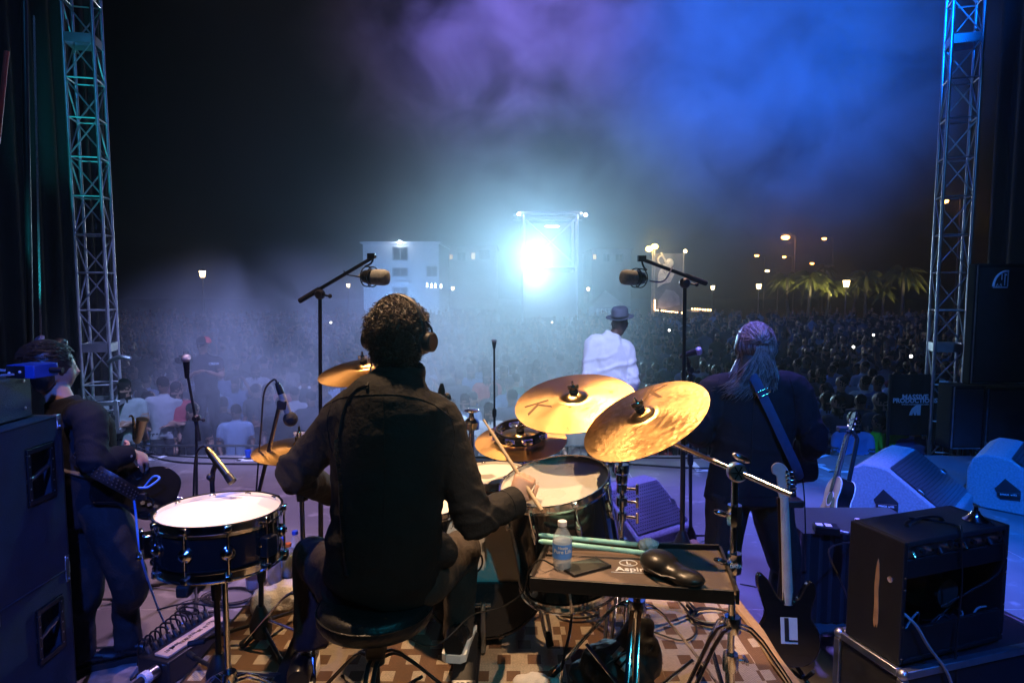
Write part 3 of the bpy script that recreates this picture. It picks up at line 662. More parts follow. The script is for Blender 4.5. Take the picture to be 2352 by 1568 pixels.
# small lights far off in the square and phone torches held up in the crowd
for i, (x, y) in enumerate(((981, 655), (991, 656), (1000, 656), (1013, 657))):
    c = at(x, y, 68); t = thing('wall_lamp', f'{["first", "second", "third", "last"][i]} of four small white lamps in a row right of the pale building', 'lamp', (c.x, c.y, c.z - .3), 0, 'row of four wall lamps')
    q = MB(); q.box((c.x, c.y + .1, c.z), (.16, .08, .5)); build(q, 'bracket', 'post_grey', t); q = MB(); q.tube([(c.x, c.y, c.z - .2), (c.x, c.y, c.z + .2)], .07, 8); build(q, 'tube', 'lamp_white', t)
P('torch_white', (.9, .9, .9), .4, emit=(1, .95, .85), estr=12)
for x, y, Y, lab in ((760, 743, 24, 'phone torch shining in the misty crowd left of the drummer head'), (1537, 761, 22, 'bright phone torch in the dark crowd left of the guitarist'), (1268, 742, 30, 'faint phone light under the dazzling light'), (2006, 772, 20, 'tiny phone light in the dark crowd right of the guitarist'), (2092, 822, 15, 'small yellow phone light near the right truss'), (1960, 800, 17, 'dim phone screen in the crowd above the acoustic guitar')):
    c = at(x, y, Y); t = thing('mobile_phone', lab, 'phone', c, 0, 'phones held up in the crowd'); q = MB(); q.box(c + Vector((0, .01, 0)), (.075, .010, .15)); build(q, 'case', 'black_plastic', t); q = MB(); q.ball(c + Vector((0, -.004, .04)), .035, 8, (1, .4, 1)); build(q, 'torch', 'torch_white', t)

# ================================================================== DRUM KIT
P('drum_black', (.010, .010, .011), .16, 0, .2, 6, coat=.6)
P('drum_head', (.74, .70, .62), .45, 0, .05, 5, .05, 30)
P('drum_head_clear', (.55, .52, .45), .30, 0, .16, 3.5, .06, 12)
P('drum_red', (.55, .07, .02), .25, 0, .15, 8, coat=.5)
P('felt', (.02, .02, .022), .95, 0, .3, 30, .4, 200)
def bronze(name, hammer):
    m = P(name, (.78, .48, .20), .30, 1.0, .10, 7); N, L, b = nodes_of(m)
    tc = N.new('ShaderNodeTexCoord'); vo = N.new('ShaderNodeTexVoronoi'); vo.inputs['Scale'].default_value = 46; vo.feature = 'SMOOTH_F1'; L.new(tc.outputs['Object'], vo.inputs['Vector'])
    sp = N.new('ShaderNodeVectorMath'); sp.operation = 'LENGTH'; L.new(tc.outputs['Object'], sp.inputs[0])
    gr = N.new('ShaderNodeMath'); gr.operation = 'SINE'; mu = N.new('ShaderNodeMath'); mu.operation = 'MULTIPLY'; mu.inputs[1].default_value = 1500; L.new(sp.outputs['Value'], mu.inputs[0]); L.new(mu.outputs[0], gr.inputs[0])
    b1 = N.new('ShaderNodeBump'); b1.inputs['Strength'].default_value = .10; b1.inputs['Distance'].default_value = .0012; L.new(gr.outputs[0], b1.inputs['Height'])
    b.inputs['Anisotropic'].default_value = .75; tg_ = N.new('ShaderNodeTangent'); tg_.direction_type = 'RADIAL'; tg_.axis = 'Z'; L.new(tg_.outputs[0], b.inputs['Tangent'])
    b2 = N.new('ShaderNodeBump'); b2.inputs['Strength'].default_value = hammer; b2.inputs['Distance'].default_value = .006; L.new(vo.outputs['Distance'], b2.inputs['Height']); L.new(b1.outputs['Normal'], b2.inputs['Normal'])
    L.new(b2.outputs['Normal'], b.inputs['Normal'])
bronze('bronze', .07); bronze('bronze_hammered', .22)
P('cymbal_print', (.16, .075, .02), .5, 0, .2, 30)
def cymbal(name, label, c, n, dia, group='cymbals of the drum kit', mark=None, xdir=None, mat='bronze'):
    M = frame(c, n, xdir); t = thing(name, label, 'cymbal', M=M, group=group); r = dia / 2; b = r * .20
    q = MB(M)
    prof = [(.006, .030)] + [(b * s, .030 - .020 * s ** 2.4) for s in (.25, .5, .75, .92)] + [(b, .0095)] + [(b + (r - b) * s, .0085 - .016 * s ** 1.3) for s in (.1, .3, .5, .7, .85, .95, 1.0)]
    q.lathe(prof + [(x, z - .0016) for x, z in prof[::-1]], 72, closed=True); build(q, 'plate', mat, t, angle=60)
    q = MB(M); q.lathe([(.005, .028), (.017, .030), (.018, .045), (.006, .047), (0, .047)], 16); build(q, 'felt', 'felt', t)
    q = MB(M); q.lathe([(0, .046), (.010, .046), (.010, .062), (.005, .068), (.0045, .085), (0, .085)], 12); q.box((0, 0, .058), (.044, .008, .016)); build(q, 'wing_nut', 'chrome', t, bevel=.001)
    q = MB(M); q.cyl((0, 0, -.09), (0, 0, .04), .004, n=8); build(q, 'rod', 'chrome', t)
    q = MB(M); q.lathe([(0, -.012), (.016, -.012), (.016, .012), (0, .012)], 14); build(q, 'lower_felt', 'felt', t)
    def surf(x, y): # lettering follows the bow
        d = math.hypot(x, y); s = max(0, min(1, (d - b) / (r - b))); return .0085 - .016 * s ** 1.3 + .0011
    if mark:
        for (txt, size, ang, rad, rot, stripes) in mark:
            tq = MB(); text_mb(tq, txt, size, Matrix(), 1.0, .0, .0)
            q = MB(); ca, sa = math.cos(ang), math.sin(ang); cr_, sr = math.cos(rot), math.sin(rot)
            vs = []
            for p in tq.v:
                x = p.x * cr_ - p.y * sr + ca * rad; y = p.x * sr + p.y * cr_ + sa * rad; vs.append((x, y, surf(x, y)))
            q.M = M; q.add(vs, tq.f); build(q, 'print', 'cymbal_print', t, False)
    return t
# the two big rides at the right, the stack, the crash behind the head and the hi-hat
c1 = at(1320, 918, 2.66); n1 = facing(c1, 8, .47)
cymbal('ride_cymbal', 'broad flat bronze cymbal nearest the singer in white', c1, n1, .50, mark=[('K', .15, R(188), .160, R(-80), 0), ('zil', .026, R(8), .155, R(80), 0)])
c2 = at(1479, 958, 2.30); n2 = facing(c2, 27, .47)
cymbal('ride_cymbal', 'steeply tilted hammered bronze cymbal overlapping the guitarist in black', c2, n2, .475, mark=[('K', .15, R(62), .155, R(-30), 0)], mat='bronze_hammered')
c3 = at(1196, 1008, 2.80); n3 = facing(c3, 3, .41)
cymbal('stack_cymbal', 'bronze cymbal with a tambourine lying on it', c3, n3, .40)
c4 = at(838, 848, 2.95); n4 = facing(c4, 8, .28)
cymbal('crash_cymbal', 'pale bronze cymbal half hidden behind the drummer head', c4, n4, .42)
c5 = at(690, 1028, 2.48); n5 = facing(c5, 2, .29)
cymbal('hi_hat_cymbal', 'bronze hi-hat cymbal showing left of the drummer elbow', c5, n5, .36)
# tambourine on the stack cymbal
M = frame(c3 + n3 * .008, n3, (1, 0, 0)); t = thing('tambourine', 'black tambourine with steel jingles lying on a cymbal', 'tambourine', M=M)
rr_ = .100
for z0, z1 in ((.004, .014), (.034, .046)):
    q = MB(M); q.lathe([(rr_, z0), (rr_ + .006, z0), (rr_ + .006, z1), (rr_, z1)], 40, closed=True); build(q, 'hoop', 'black_plastic', t)
for i in range(8):
    a = i * math.pi / 4 + .3; px, py = rr_ * math.cos(a), rr_ * math.sin(a)
    q = MB(M); q.box((0, 0, .024), (.012, .030, .022), Matrix.Translation((rr_ + .003, 0, 0)) if False else Matrix.Rotation(a + .39, 4, 'Z') @ Matrix.Translation((rr_ + .003, 0, 0))); build(q, 'post', 'black_plastic', t)
    for dz in (.016, .028):
        q = MB(M @ Matrix.Rotation(a, 4, 'Z') @ Matrix.Translation((rr_ + .003, 0, dz))); q.lathe([(0, .003), (.008, .003), (.010, .001), (.024, .001), (.024, 0), (.010, 0), (.008, .002), (0, .002)], 18); build(q, 'jingle', 'chrome', t)
q = MB(M); q.cyl((-rr_ - .035, .004, .020), (-rr_, .004, .020), .007); build(q, 'handle_bolt', 'black_metal', t)

def drum(name, label, c, n, dia, depth, shell, head, lugs, lugkind='tube', group=None, xdir=None, hoop='chrome', rod=True):
    """c = centre of the batter head, n = its normal"""
    M = frame(c, n, xdir); t = thing(name, label, 'drum', M=M @ Matrix.Translation((0, 0, -depth)), group=group); r = dia / 2
    q = MB(M); q.lathe([(r - .006, -depth + .004), (r, -depth + .004), (r, -.004), (r - .006, -.004)], 64, closed=True); build(q, 'shell', shell, t)
    q = MB(M); q.lathe([(0, .003), (r * .9, .003), (r + .001, .001), (r + .001, -.006), (r * .9, -.001), (0, -.001)], 64); build(q, 'batter_head', head, t)
    q = MB(M); q.lathe([(0, -depth), (r, -depth), (r, -depth + .003), (0, -depth + .003)], 48); build(q, 'lower_head', 'drum_head_clear', t)
    for z, s in ((.0, 1), (-depth, -1)):
        q = MB(M); q.lathe([(r + .001, z - s * .020), (r + .006, z - s * .020), (r + .007, z - s * .012), (r + .004, z - s * .010), (r + .004, z + s * .010), (r + .009, z + s * .012), (r + .008, z + s * .016), (r + .001, z + s * .014)], 64, closed=True); build(q, 'hoop', hoop, t)
    for i in range(lugs):
        a = 2 * math.pi * (i + .35) / lugs; L = M @ Matrix.Rotation(a, 4, 'Z') @ Matrix.Translation((r, 0, 0))
        if lugkind == 'turret':
            q = MB(L @ Matrix.Translation((0, 0, -depth / 2)) @ Matrix.Rotation(R(90), 4, 'Y')); q.lathe([(0, .020), (.006, .020), (.008, .016), (.013, .014), (.016, .009), (.020, .007), (.021, .002), (.020, 0), (0, 0)], 20)
        else:
            q = MB(L @ Matrix.Translation((.004, 0, -min(.09, depth / 2)))); q.lathe([(0, -.035), (.008, -.032), (.012, -.01), (.012, .01), (.008, .032), (0, .035)], 12)
        lg = build(q, 'lug', 'chrome', t)
        if rod:
            zb = -depth if lugkind == 'turret' else -min(.13, depth)
            q = MB(L); q.cyl((.011, 0, zb - (.006 if lugkind == 'turret' else 0)), (.011, 0, .012), .0032, n=8); build(q, 'rod', 'chrome', lg)
            for z in ((.004, -depth - .004) if lugkind == 'turret' else (.004,)):
                q = MB(L); q.box((.008, 0, z), (.022, .020, .018)); build(q, 'claw', 'chrome', lg, bevel=.003)
    return t, M
# snare on its own stand at the left
cs = at(504, 1176, 1.96); ns = (facing(cs, -1, .275))
sn, SM = drum('snare_drum', 'black snare drum with white head and chrome lugs at the left front', cs, ns, .355, .135, 'drum_black', 'drum_head', 10, 'turret', xdir=(1, 0, 0))
q = MB(SM); text_mb(q, 'REMO', .016, Matrix.Translation((-.01, .145, .0036)), extrude=0); text_mb(q, 'coated', .007, Matrix.Translation((-.01, .132, .0036)), extrude=0); build(q, 'print', 'black_plastic', sn, False)
q = MB(SM @ Matrix.Rotation(R(-150), 4, 'Z') @ Matrix.Translation((.1775, 0, -.067))); q.box((.014, 0, 0), (.028, .05, .07)); q.box((.032, 0, .02), (.012, .03, .06)); q.cyl((.04, -.02, -.03), (.04, .02, -.03), .008); st = build(q, 'strainer', 'chrome', sn, bevel=.004)
q = MB(SM @ Matrix.Rotation(R(-22), 4, 'Z') @ Matrix.Translation((.1775, 0, -.067))); q.box((.014, 0, -.01), (.028, .045, .06)); build(q, 'butt_plate', 'black_plastic', sn, bevel=.004)
def tripod(name, label, cat, base, top, z0, r=.0125, spread=.30, collar=.26, braced=True, mat='chrome', rot=0, foot='rubber', group=None, t=None, legs=3):
    """chrome hardware stand: post in telescoping tubes, collar, three braced legs with rubber feet"""
    base = Vector(base); top = Vector(top)
    t = t or thing(name, label, cat, (base.x, base.y, z0), 0, group)
    q = MB(); q.cyl((base.x, base.y, z0 + .05), base.lerp(top, .55), r, n=14); build(q, 'post', mat, t)
    q = MB(); q.cyl(base.lerp(top, .5), top, r * .72, n=12); build(q, 'upper_post', mat, t)
    j = base.lerp(top, .55); ax = (top - base).normalized()
    q = MB(frame(j - ax * .03, ax)); q.lathe([(0, 0), (r * 1.6, 0), (r * 1.7, .03), (r * 1.5, .055), (0, .055)], 16); build(q, 'clamp', mat, t)
    q = MB(frame(j, ax)); q.cyl((r, 0, 0), (r + .03, 0, 0), .005); q.box((r + .034, 0, 0), (.010, .040, .016)); build(q, 'wing_bolt', mat, t, bevel=.003)
    zc = z0 + collar
    q = MB(Matrix.Translation((base.x, base.y, zc))); q.lathe([(0, -.02), (r * 1.8, -.02), (r * 1.9, .0), (r * 1.6, .03), (0, .03)], 16); build(q, 'collar', mat, t)
    for i in range(legs):
        a = rot + i * 2 * math.pi / legs; dv = Vector((math.cos(a), math.sin(a), 0)); sd = Vector((-math.sin(a), math.cos(a), 0))
        A = Vector((base.x, base.y, zc)) + dv * r * 1.6; B = Vector((base.x, base.y, z0 + .02)) + dv * spread; K = A.lerp(B, .16) + Vector((0, 0, .02)) + dv * .02
        q = MB()
        for sg in ((-1, 1) if braced else (0,)): q.tube([A + sd * sg * .012, K + sd * sg * .012, B.lerp(K, .12) + sd * sg * .012, B], [(.004, .008)] * 4, 6, smooth=3)
        lg = build(q, 'leg', mat, t)
        if braced:
            q = MB(); q.tube([Vector((base.x, base.y, z0 + .075)) + dv * r, A.lerp(B, .55)], [(.003, .009)] * 2, 6); build(q, 'brace', mat, lg)
        q = MB(frame(B + dv * .012 - Vector((0, 0, .012)), (A - B))); q.lathe([(0, 0), (.016, 0), (.013, .05), (.008, .055), (0, .055)], 12); build(q, 'rubber_foot', foot, lg)
    return t
bx = cs - ns * .165
sst = tripod('snare_stand', 'chrome stand with spread legs under the left snare drum', 'stand', (bx.x + .02, bx.y - .01, 0), (bx.x + .01, bx.y, bx.z), RZ + .002, .0125, .28, .22, rot=.4)
for i in range(3):
    a = .4 + i * 2.094; q = MB(); q.tube([bx + Vector((0, 0, -.02)), bx + Vector((math.cos(a) * .12, math.sin(a) * .12, -.005)), bx + Vector((math.cos(a) * .175, math.sin(a) * .175, .0))], .007, 8, smooth=3); build(q, 'basket_arm', 'chrome', sst)
    p = bx + Vector((math.cos(a) * .18, math.sin(a) * .18, .006)); q = MB(); q.box(p, (.035, .035, .035)); build(q, 'pad', 'rubber', sst, bevel=.006)
# floor tom
cf = at(1274, 1108, 2.40); nf = facing(cf, 11, .43)
ft, FM = drum('floor_tom', 'large black floor tom with a shiny worn head beside the drummer', cf, nf, .405, .40, 'drum_black', 'drum_head_clear', 8, xdir=(1, 0, 0))
for i in range(3):
    L = FM @ Matrix.Rotation(R(25 + 120 * i), 4, 'Z') @ Matrix.Translation((.2035, 0, 0)); q = MB(L); q.box((.012, 0, -.24), (.024, .035, .07)); br = build(q, 'bracket', 'chrome', ft, bevel=.005)
    p = L @ Vector((.028, 0, -.20)); e = Vector((p.x, p.y, 0)) + (L.to_3x3() @ Vector((.06, 0, 0))); e.z = RZ + .012; k = L @ Vector((.028, 0, -.40))
    q = MB(); q.tube([p, k, Vector((e.x, e.y, max(RZ + .1, (k.z + RZ) / 2))), e], .0055, 8, smooth=3); lg = build(q, 'leg', 'chrome', ft)
    q = MB(frame(e - Vector((0, 0, .006)), Vector((k - e)))); q.lathe([(0, 0), (.016, 0), (.014, .055), (.008, .075), (0, .075)], 12); build(q, 'rubber_foot', 'rubber', lg)
# rack tom and the red snare
cr_ = at(985, 1150, 2.62); drum('rack_tom', 'small black tom glimpsed between the drummer body and arm', cr_, facing(cr_, -4, .5), .26, .20, 'drum_black', 'drum_head', 6)
cr2 = at(1130, 1090, 2.98); drum('red_snare_drum', 'glossy orange-red drum with chrome hoops behind the drummer right arm', cr2, facing(cr2, 2, .30), .34, .16, 'drum_red', 'drum_head', 8)
# bass drum, batter head towards the drummer
cb = Vector((at(1110, 1290, 2.54).x, 2.54, RZ + .295)); nb = Vector((0, -1, .03))
bd, BM = drum('bass_drum', 'bass drum with cream batter head and dark hoop behind the pedal', cb, nb, .51, .42, 'drum_black', 'drum_head', 8, hoop='rim_black', xdir=(1, 0, 0))
q = MB(BM); q.lathe([(0, .0042), (.055, .0042), (.055, .0052), (0, .0052)], 32, Matrix.Translation((-.055, .055, 0))); build(q, 'impact_patch', 'white_plastic', bd)
q = MB(BM); q.lathe([(.048, .0055), (.056, .0055), (.056, .0062), (.048, .0062)], 32, Matrix.Translation((-.055, .055, 0)), closed=True); build(q, 'patch_ring', 'black_plastic', bd)
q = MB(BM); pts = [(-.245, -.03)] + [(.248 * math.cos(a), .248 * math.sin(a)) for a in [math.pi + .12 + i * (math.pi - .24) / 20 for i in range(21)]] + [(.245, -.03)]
q.prism(pts[1:-1], .0042, .022); build(q, 'dark_lower_sheet', 'black_cloth', bd)  # dark sheet over the lower half of the batter head
for sx in (-1, 1):
    q = MB(); p = cb + Vector((sx * .255, .30, -.05)); e = Vector((p.x + sx * .14, p.y + .10, RZ + .02)); q.cyl(p, e, .007); lg = build(q, 'spur', 'chrome', bd)
    q = MB(frame(e - Vector((0, 0, .01)), p - e)); q.lathe([(0, 0), (.016, 0), (.013, .06), (.008, .07), (0, .07)], 12); build(q, 'rubber_foot', 'rubber', lg)
# kick pedal
kp = thing('kick_pedal', 'steel bass drum pedal with a label plate under the drummer right foot', 'pedal', (at(1068, 1545, 2.3).x, 2.36, RZ + .003))
kx = PM[kp.name].translation.x
q = MB(); q.box((kx, 2.35, RZ + .010), (.10, .30, .012)); build(q, 'base_plate', 'black_metal', kp, bevel=.003)
q = MB(Matrix.Translation((kx, 2.335, RZ + .055)) @ Matrix.Rotation(R(13), 4, 'X')); q.box((0, 0, 0), (.085, .28, .010)); build(q, 'footboard', 'black_metal', kp, bevel=.003)
q = MB(Matrix.Translation((kx, 2.205, RZ + .036)) @ Matrix.Rotation(R(20), 4, 'X')); q.box((0, 0, 0), (.085, .045, .012)); hp = build(q, 'heel_plate', 'steel', kp, bevel=.003)
q = MB(Matrix.Translation((kx, 2.2, RZ + .044)) @ Matrix.Rotation(R(20), 4, 'X')); text_mb(q, 'PDP', .026, Matrix(), 1.1, .001); build(q, 'lettering', 'black_plastic', hp, False)
for sx in (-1, 1): q = MB(); q.box((kx + sx * .06, 2.47, RZ + .11), (.018, .025, .20)); build(q, 'post', 'steel', kp, bevel=.004)
q = MB(); q.cyl((kx - .07, 2.47, RZ + .20), (kx + .09, 2.47, RZ + .20), .009); build(q, 'axle', 'chrome', kp)
q = MB(); q.cyl((kx, 2.47, RZ + .20), (kx, 2.44, RZ + .40), .005); bt_ = build(q, 'beater_shaft', 'chrome', kp); q = MB(); q.cyl((kx, 2.42, RZ + .40), (kx, 2.47, RZ + .405), .025, n=16); build(q, 'beater', 'felt', bt_)
# second pedal at the left foot (hi-hat stand) with its rod
hh = at(708, 1380, 2.42); hs = tripod('hi_hat_stand', 'chrome hi-hat stand hidden beside the drummer left leg', 'stand', (c5.x + .0, c5.y, 0), c5 - Vector((0, 0, .03)), RZ + .002, .0135, .26, .24, rot=.9)
q = MB(Matrix.Translation((c5.x, c5.y - .16, RZ + .05)) @ Matrix.Rotation(R(12), 4, 'X')); q.box((0, 0, 0), (.085, .28, .010)); build(q, 'footboard', 'black_metal', hs, bevel=.003)
q = MB(frame(Vector((c5.x, c5.y, RZ + .62)), Vector((0, 0, 1)))); q.lathe([(0, 0), (.024, 0), (.026, .03), (.022, .06), (0, .06)], 6); build(q, 'height_clamp', 'chrome', hs)
# stands of the other cymbals
def cyl_stand(name, label, c, n, x, y, boom=None, r=.0135, rot=0, collar=.34, spread=.34, neck=.08):
    low = c - n * neck
    if boom is None:
        t = tripod(name, label, 'stand', (x, y, 0), (x, y, low.z - .05), RZ + .002, r, spread, collar, rot=rot, group='cymbal stands of the drum kit')
        q = MB(); q.tube([(x, y, low.z - .06), low, c - n * .02], .006, 8, smooth=3); build(q, 'tilter', 'chrome', t)
    return t
cyl_stand('cymbal_stand', 'chrome cymbal stand rising behind the drummer left shoulder', c4, n4, c4.x, c4.y, rot=.3)
cyl_stand('cymbal_stand', 'chrome cymbal stand under the cymbal that carries the tambourine', c3, n3, c3.x + .02, c3.y + .05, rot=.8)
# far right of floor tom: stand with two clamps carrying the flat ride
px = at(1428, 1180, 2.72)
t = cyl_stand('cymbal_stand', 'chrome stand with stacked clamps right of the floor tom', at(1430, 1058, 2.72), Vector((0, 0, 1)), px.x, px.y, rot=.2, r=.015)
for yy, rr2 in ((1075, .030), (1098, .024), (1120, .022), (1150, .024), (1185, .020)):
    p = at(1428, yy, 2.72); q = MB(Matrix.Translation(p)); q.lathe([(0, -.018), (rr2, -.018), (rr2 * 1.05, 0), (rr2, .018), (0, .018)], 16); cl = build(q, 'clamp', 'chrome', t)
    if yy in (1120, 1150, 1185): q = MB(); q.cyl(p, p + Vector((.06, -.02, 0)), .006); q.box(p + Vector((.062, -.02, 0)), (.012, .012, .045)); build(q, 'wing_bolt', 'chrome', cl, bevel=.003)
q = MB(); q.tube([at(1428, 1070, 2.72), at(1390, 985, 2.70), c1 - n1 * .03], .008, 8); build(q, 'boom_arm', 'chrome', t)
# rack post with a chrome cap left of the stack cymbal, and a microphone above it
t = tripod('rack_post', 'chrome post with a domed cap right of the drummer shoulder', 'stand', (at(1083, 1000, 2.95).x, 2.95, 0), at(1083, 985, 2.95), RZ + .002, .018, .28, .3, rot=.5)
p = at(1083, 975, 2.95); q = MB(Matrix.Translation(p)); q.lathe([(0, -.02), (.034, -.02), (.036, .012), (.026, .024), (.012, .036), (.010, .055), (.034, .062), (.036, .068), (.02, .074), (0, .074)], 20); build(q, 'cap', 'chrome', t)
# boom stand at the right front with the yoke disc
Yb = 2.02; pb_ = at(1689, 1080, Yb)
bs = tripod('boom_stand', 'tall chrome boom stand at the right edge of the drum rug', 'stand', (pb_.x + .005, Yb, 0), pb_ - Vector((0, 0, .02)), RZ + .002, .0155, .32, .36, rot=-.5)
a_ = c2 - n2 * .075; b_ = pb_ + (pb_ - a_).normalized() * .20
q = MB(); q.cyl(a_, b_, .0085, n=12); build(q, 'boom_arm', 'chrome', bs)
q = MB(); q.tube([a_, c2 - n2 * .07, c2 - n2 * .02], .007, 8, smooth=3); build(q, 'tilter', 'chrome', bs)
q = MB(frame(pb_ + Vector((0, -.022, 0)), Vector((0, -1, .1)))); q.lathe([(0, -.02), (.030, -.02), (.031, .004), (.026, .008), (.026, .006), (0, .006)], 28); dk = build(q, 'yoke_disc', 'steel', bs)
q = MB(frame(pb_ + Vector((0, -.029, 0)), Vector((0, -1, .1))))
for i in range(3): q.box((0, 0, 0), (.044, .004, .003), Matrix.Rotation(i * math.pi / 3, 4, 'Z'))
build(q, 'emblem', 'black_metal', dk)
q = MB(); q.ball(at(1703, 1052, Yb - .01), .022, 12, (1.5, .6, .5), Matrix.Rotation(R(25), 4, 'Y')); build(q, 'wing_nut', 'chrome', bs)
for yy in (1180, 1290):
    p = at(1687, yy, Yb); q = MB(Matrix.Translation(p)); q.lathe([(0, -.035), (.022, -.035), (.025, -.01), (.023, .03), (0, .03)], 8); cl = build(q, 'clamp', 'chrome', bs)
    q = MB(); q.ball(p + Vector((-.045, -.005, .005)), .022, 10, (1.2, .5, .45), Matrix.Rotation(R(20), 4, 'Y')); build(q, 'wing_nut', 'chrome', cl)
q = MB(Matrix.Translation(at(1690, 1300, Yb - .0245))); text_mb(q, 'DAYA', .014, frame(Vector((0, -.002, 0)), Vector((0, -1, 0)), (1, 0, 0)), bold=.0006); build(q, 'lettering', 'white_print', bs, False)

# drum throne
sc_ = Vector((at(862, 1385, 2.06).x, 2.06, 0)); sz = at(862, 1378, 2.06).z
th = thing('drum_throne', 'round black leather drum stool the drummer sits on', 'stool', (sc_.x, sc_.y, RZ))
q = MB(Matrix.Translation((sc_.x, sc_.y, sz - .075)));
q.lathe([(0, 0), (.15, .0), (.178, .012), (.187, .03), (.1865, .052), (.181, .062), (.178, .068), (.172, .078), (.12, .084), (0, .080)], 56); cu = build(q, 'cushion', 'black_leather', th, angle=70)
q = MB(Matrix.Translation((sc_.x, sc_.y, sz - .075))); q.tube([(.1865 * math.cos(a), .1865 * math.sin(a), .056) for a in [i * math.pi / 28 for i in range(56)]], .0035, 6, closed=True); build(q, 'piping', 'black_leather', cu)
tp = tripod('x', '', '', (sc_.x, sc_.y, 0), (sc_.x, sc_.y, sz - .08), RZ + .002, .016, .27, .23, True, 'black_metal', .5, t=th)
q = MB(Matrix.Translation((sc_.x, sc_.y, 0)))
for i in range(12): q.lathe([(.0125, sz - .21 + i * .010), (.0155, sz - .206 + i * .010), (.0125, sz - .202 + i * .010)], 16)
build(q, 'screw_thread', 'steel', th)
q = MB(Matrix.Translation((sc_.x, sc_.y, RZ + .27))); q.box((0, 0, 0), (.062, .062, .07)); build(q, 'clamp_block', 'black_metal', th, bevel=.008)

# ================================================================== TRAY TABLE AND WHAT LIES ON IT
TZ = 1.05
tc = [atz(1222, 1335, TZ), atz(1690, 1366, TZ), atz(1650, 1262, TZ), atz(1262, 1253, TZ)]
tc[3] = tc[0] + (tc[2] - tc[1]) if False else tc[3]
P('tray_mat', (.13, .09, .068), .7, 0, .25, 6, .2, 120, wear=(.17, .12, .09)); P('tray_frame', (.012, .010, .009), .4, 0, .3, 8, .1, 60)
cen = sum(tc, Vector()) / 4
ty = thing('percussion_tray', 'black rectangular percussion tray on a post at the right of the drummer', 'tray table', (cen.x, cen.y, RZ))
q = MB(); up = Vector((0, 0, .012)); q.add([*[p - up * 1 for p in tc], *tc], [(3, 2, 1, 0), (4, 5, 6, 7), (0, 1, 5, 4), (1, 2, 6, 5), (2, 3, 7, 6), (3, 0, 4, 7)]); bot = build(q, 'tray_bed', 'tray_mat', ty, False)
for i in range(4):
    a, b2 = tc[i], tc[(i + 1) % 4]; dd = (b2 - a).normalized(); nn = Vector((dd.y, -dd.x, 0)) * .010
    a = a - dd * .005; b2 = b2 - dd * .0055 + dd * .010 * (i % 2) * 0
    q = MB(); lo = Vector((0, 0, -.026)); hi = Vector((0, 0, .016 + .0004 * i)); q.add([a + lo, b2 + lo, b2 + nn + lo, a + nn + lo, a + hi, b2 + hi, b2 + nn + hi, a + nn + hi], [(3, 2, 1, 0), (4, 5, 6, 7), (0, 1, 5, 4), (1, 2, 6, 5), (2, 3, 7, 6), (3, 0, 4, 7)])
    build(q, 'rim', 'tray_frame', ty, False, bevel=.002)
tripod('x', '', '', (cen.x + .02, cen.y + .02, 0), (cen.x + .02, cen.y + .02, TZ - .014), RZ + .002, .017, .36, .40, rot=.25, t=ty)
q = MB(Matrix.Translation(atz(1445, 1300, TZ + .0012)) @ Matrix.Rotation(R(-4), 4, 'Z')); q.tube([(.028 * math.cos(a), .026 + .022 * math.sin(a), 0) for a in [i * math.pi / 12 for i in range(24)]], .002, 4, closed=True); text_mb(q, 'L', .03, Matrix.Translation((0, .026, 0)), bold=.0008); text_mb(q, 'Aspire', .042, Matrix.Translation((.01, -.022, 0)), bold=.0008); q.box((0, -.046, 0), (.12, .003, .001)); build(q, 'logo', 'white_print', ty, False)
P('bottle_clear', (.80, .86, .92), .08, 0, .02, 8, spec=.8); P('water', (.50, .60, .70), .05, 0, .1, 4)
for nm, al in (('bottle_clear', .28), ('water', .45)): nodes_of(MATS[nm])[2].inputs['Alpha'].default_value = al
P('label_blue', (.10, .28, .75), .45, 0, .12, 40); P('label_logo', (.03, .10, .50), .4, 0, .1, 20)
def bottle(name, label, base, h, r, cap, liquid, lab=None, level=.6, cat='bottle', group=None, words=None):
    M = Matrix.Translation(base); t = thing(name, label, cat, base, 0, group)
    q = MB(M); q.lathe([(0, 0), (r * .8, 0), (r, .06 * h), (r, .30 * h), (r * .95, .34 * h), (r, .38 * h), (r, .60 * h), (r * .92, .68 * h), (r * .42, .86 * h), (r * .38, .92 * h), (0, .92 * h)], 28); build(q, 'body', 'bottle_clear', t, angle=80)
    q = MB(M); q.lathe([(0, .01 * h), (r * .75, .01 * h), (r * .93, .06 * h), (r * .93, .60 * h if level >= .6 else level * h), (r * (.93 if level <= .6 else .8), level * h), (0, level * h)], 24); build(q, 'liquid', liquid, t, angle=80)
    q = MB(M); q.lathe([(0, .90 * h), (r * .47, .90 * h), (r * .47, 1.0 * h), (0, 1.0 * h)], 18); build(q, 'cap', cap, t, bevel=.001)
    if lab:
        q = MB(M); q.lathe([(r * 1.012, .26 * h), (r * 1.012, .56 * h)], 28); lb = build(q, 'paper_label', lab, t)
        if words:
            q = MB(M)
            for txt, sz_, zz in words:
                tq = MB(); text_mb(tq, txt, sz_, Matrix(), bold=.0003, extrude=0)
                q.add([(r * 1.03 * math.sin(p.x / r), -r * 1.03 * math.cos(p.x / r), zz * h + p.y) for p in tq.v], tq.f)
            build(q, 'lettering', 'white_print', lb, False)
    return t
P('cap_white', (.75, .70, .70), .4, 0, .05, 20); P('cap_blue', (.03, .10, .60), .4, 0, .05, 20); P('cap_orange', (.75, .16, .02), .4, 0, .05, 20); P('cap_green', (.03, .30, .12), .4, 0, .05, 20)
bottle('water_bottle', 'small clear water bottle with blue label standing on the tray', atz(1291, 1304, TZ + .001), .155, .031, 'cap_white', 'water', 'label_blue', .62, words=[('Nestle', .012, .50), ('Pure Life', .017, .42)])
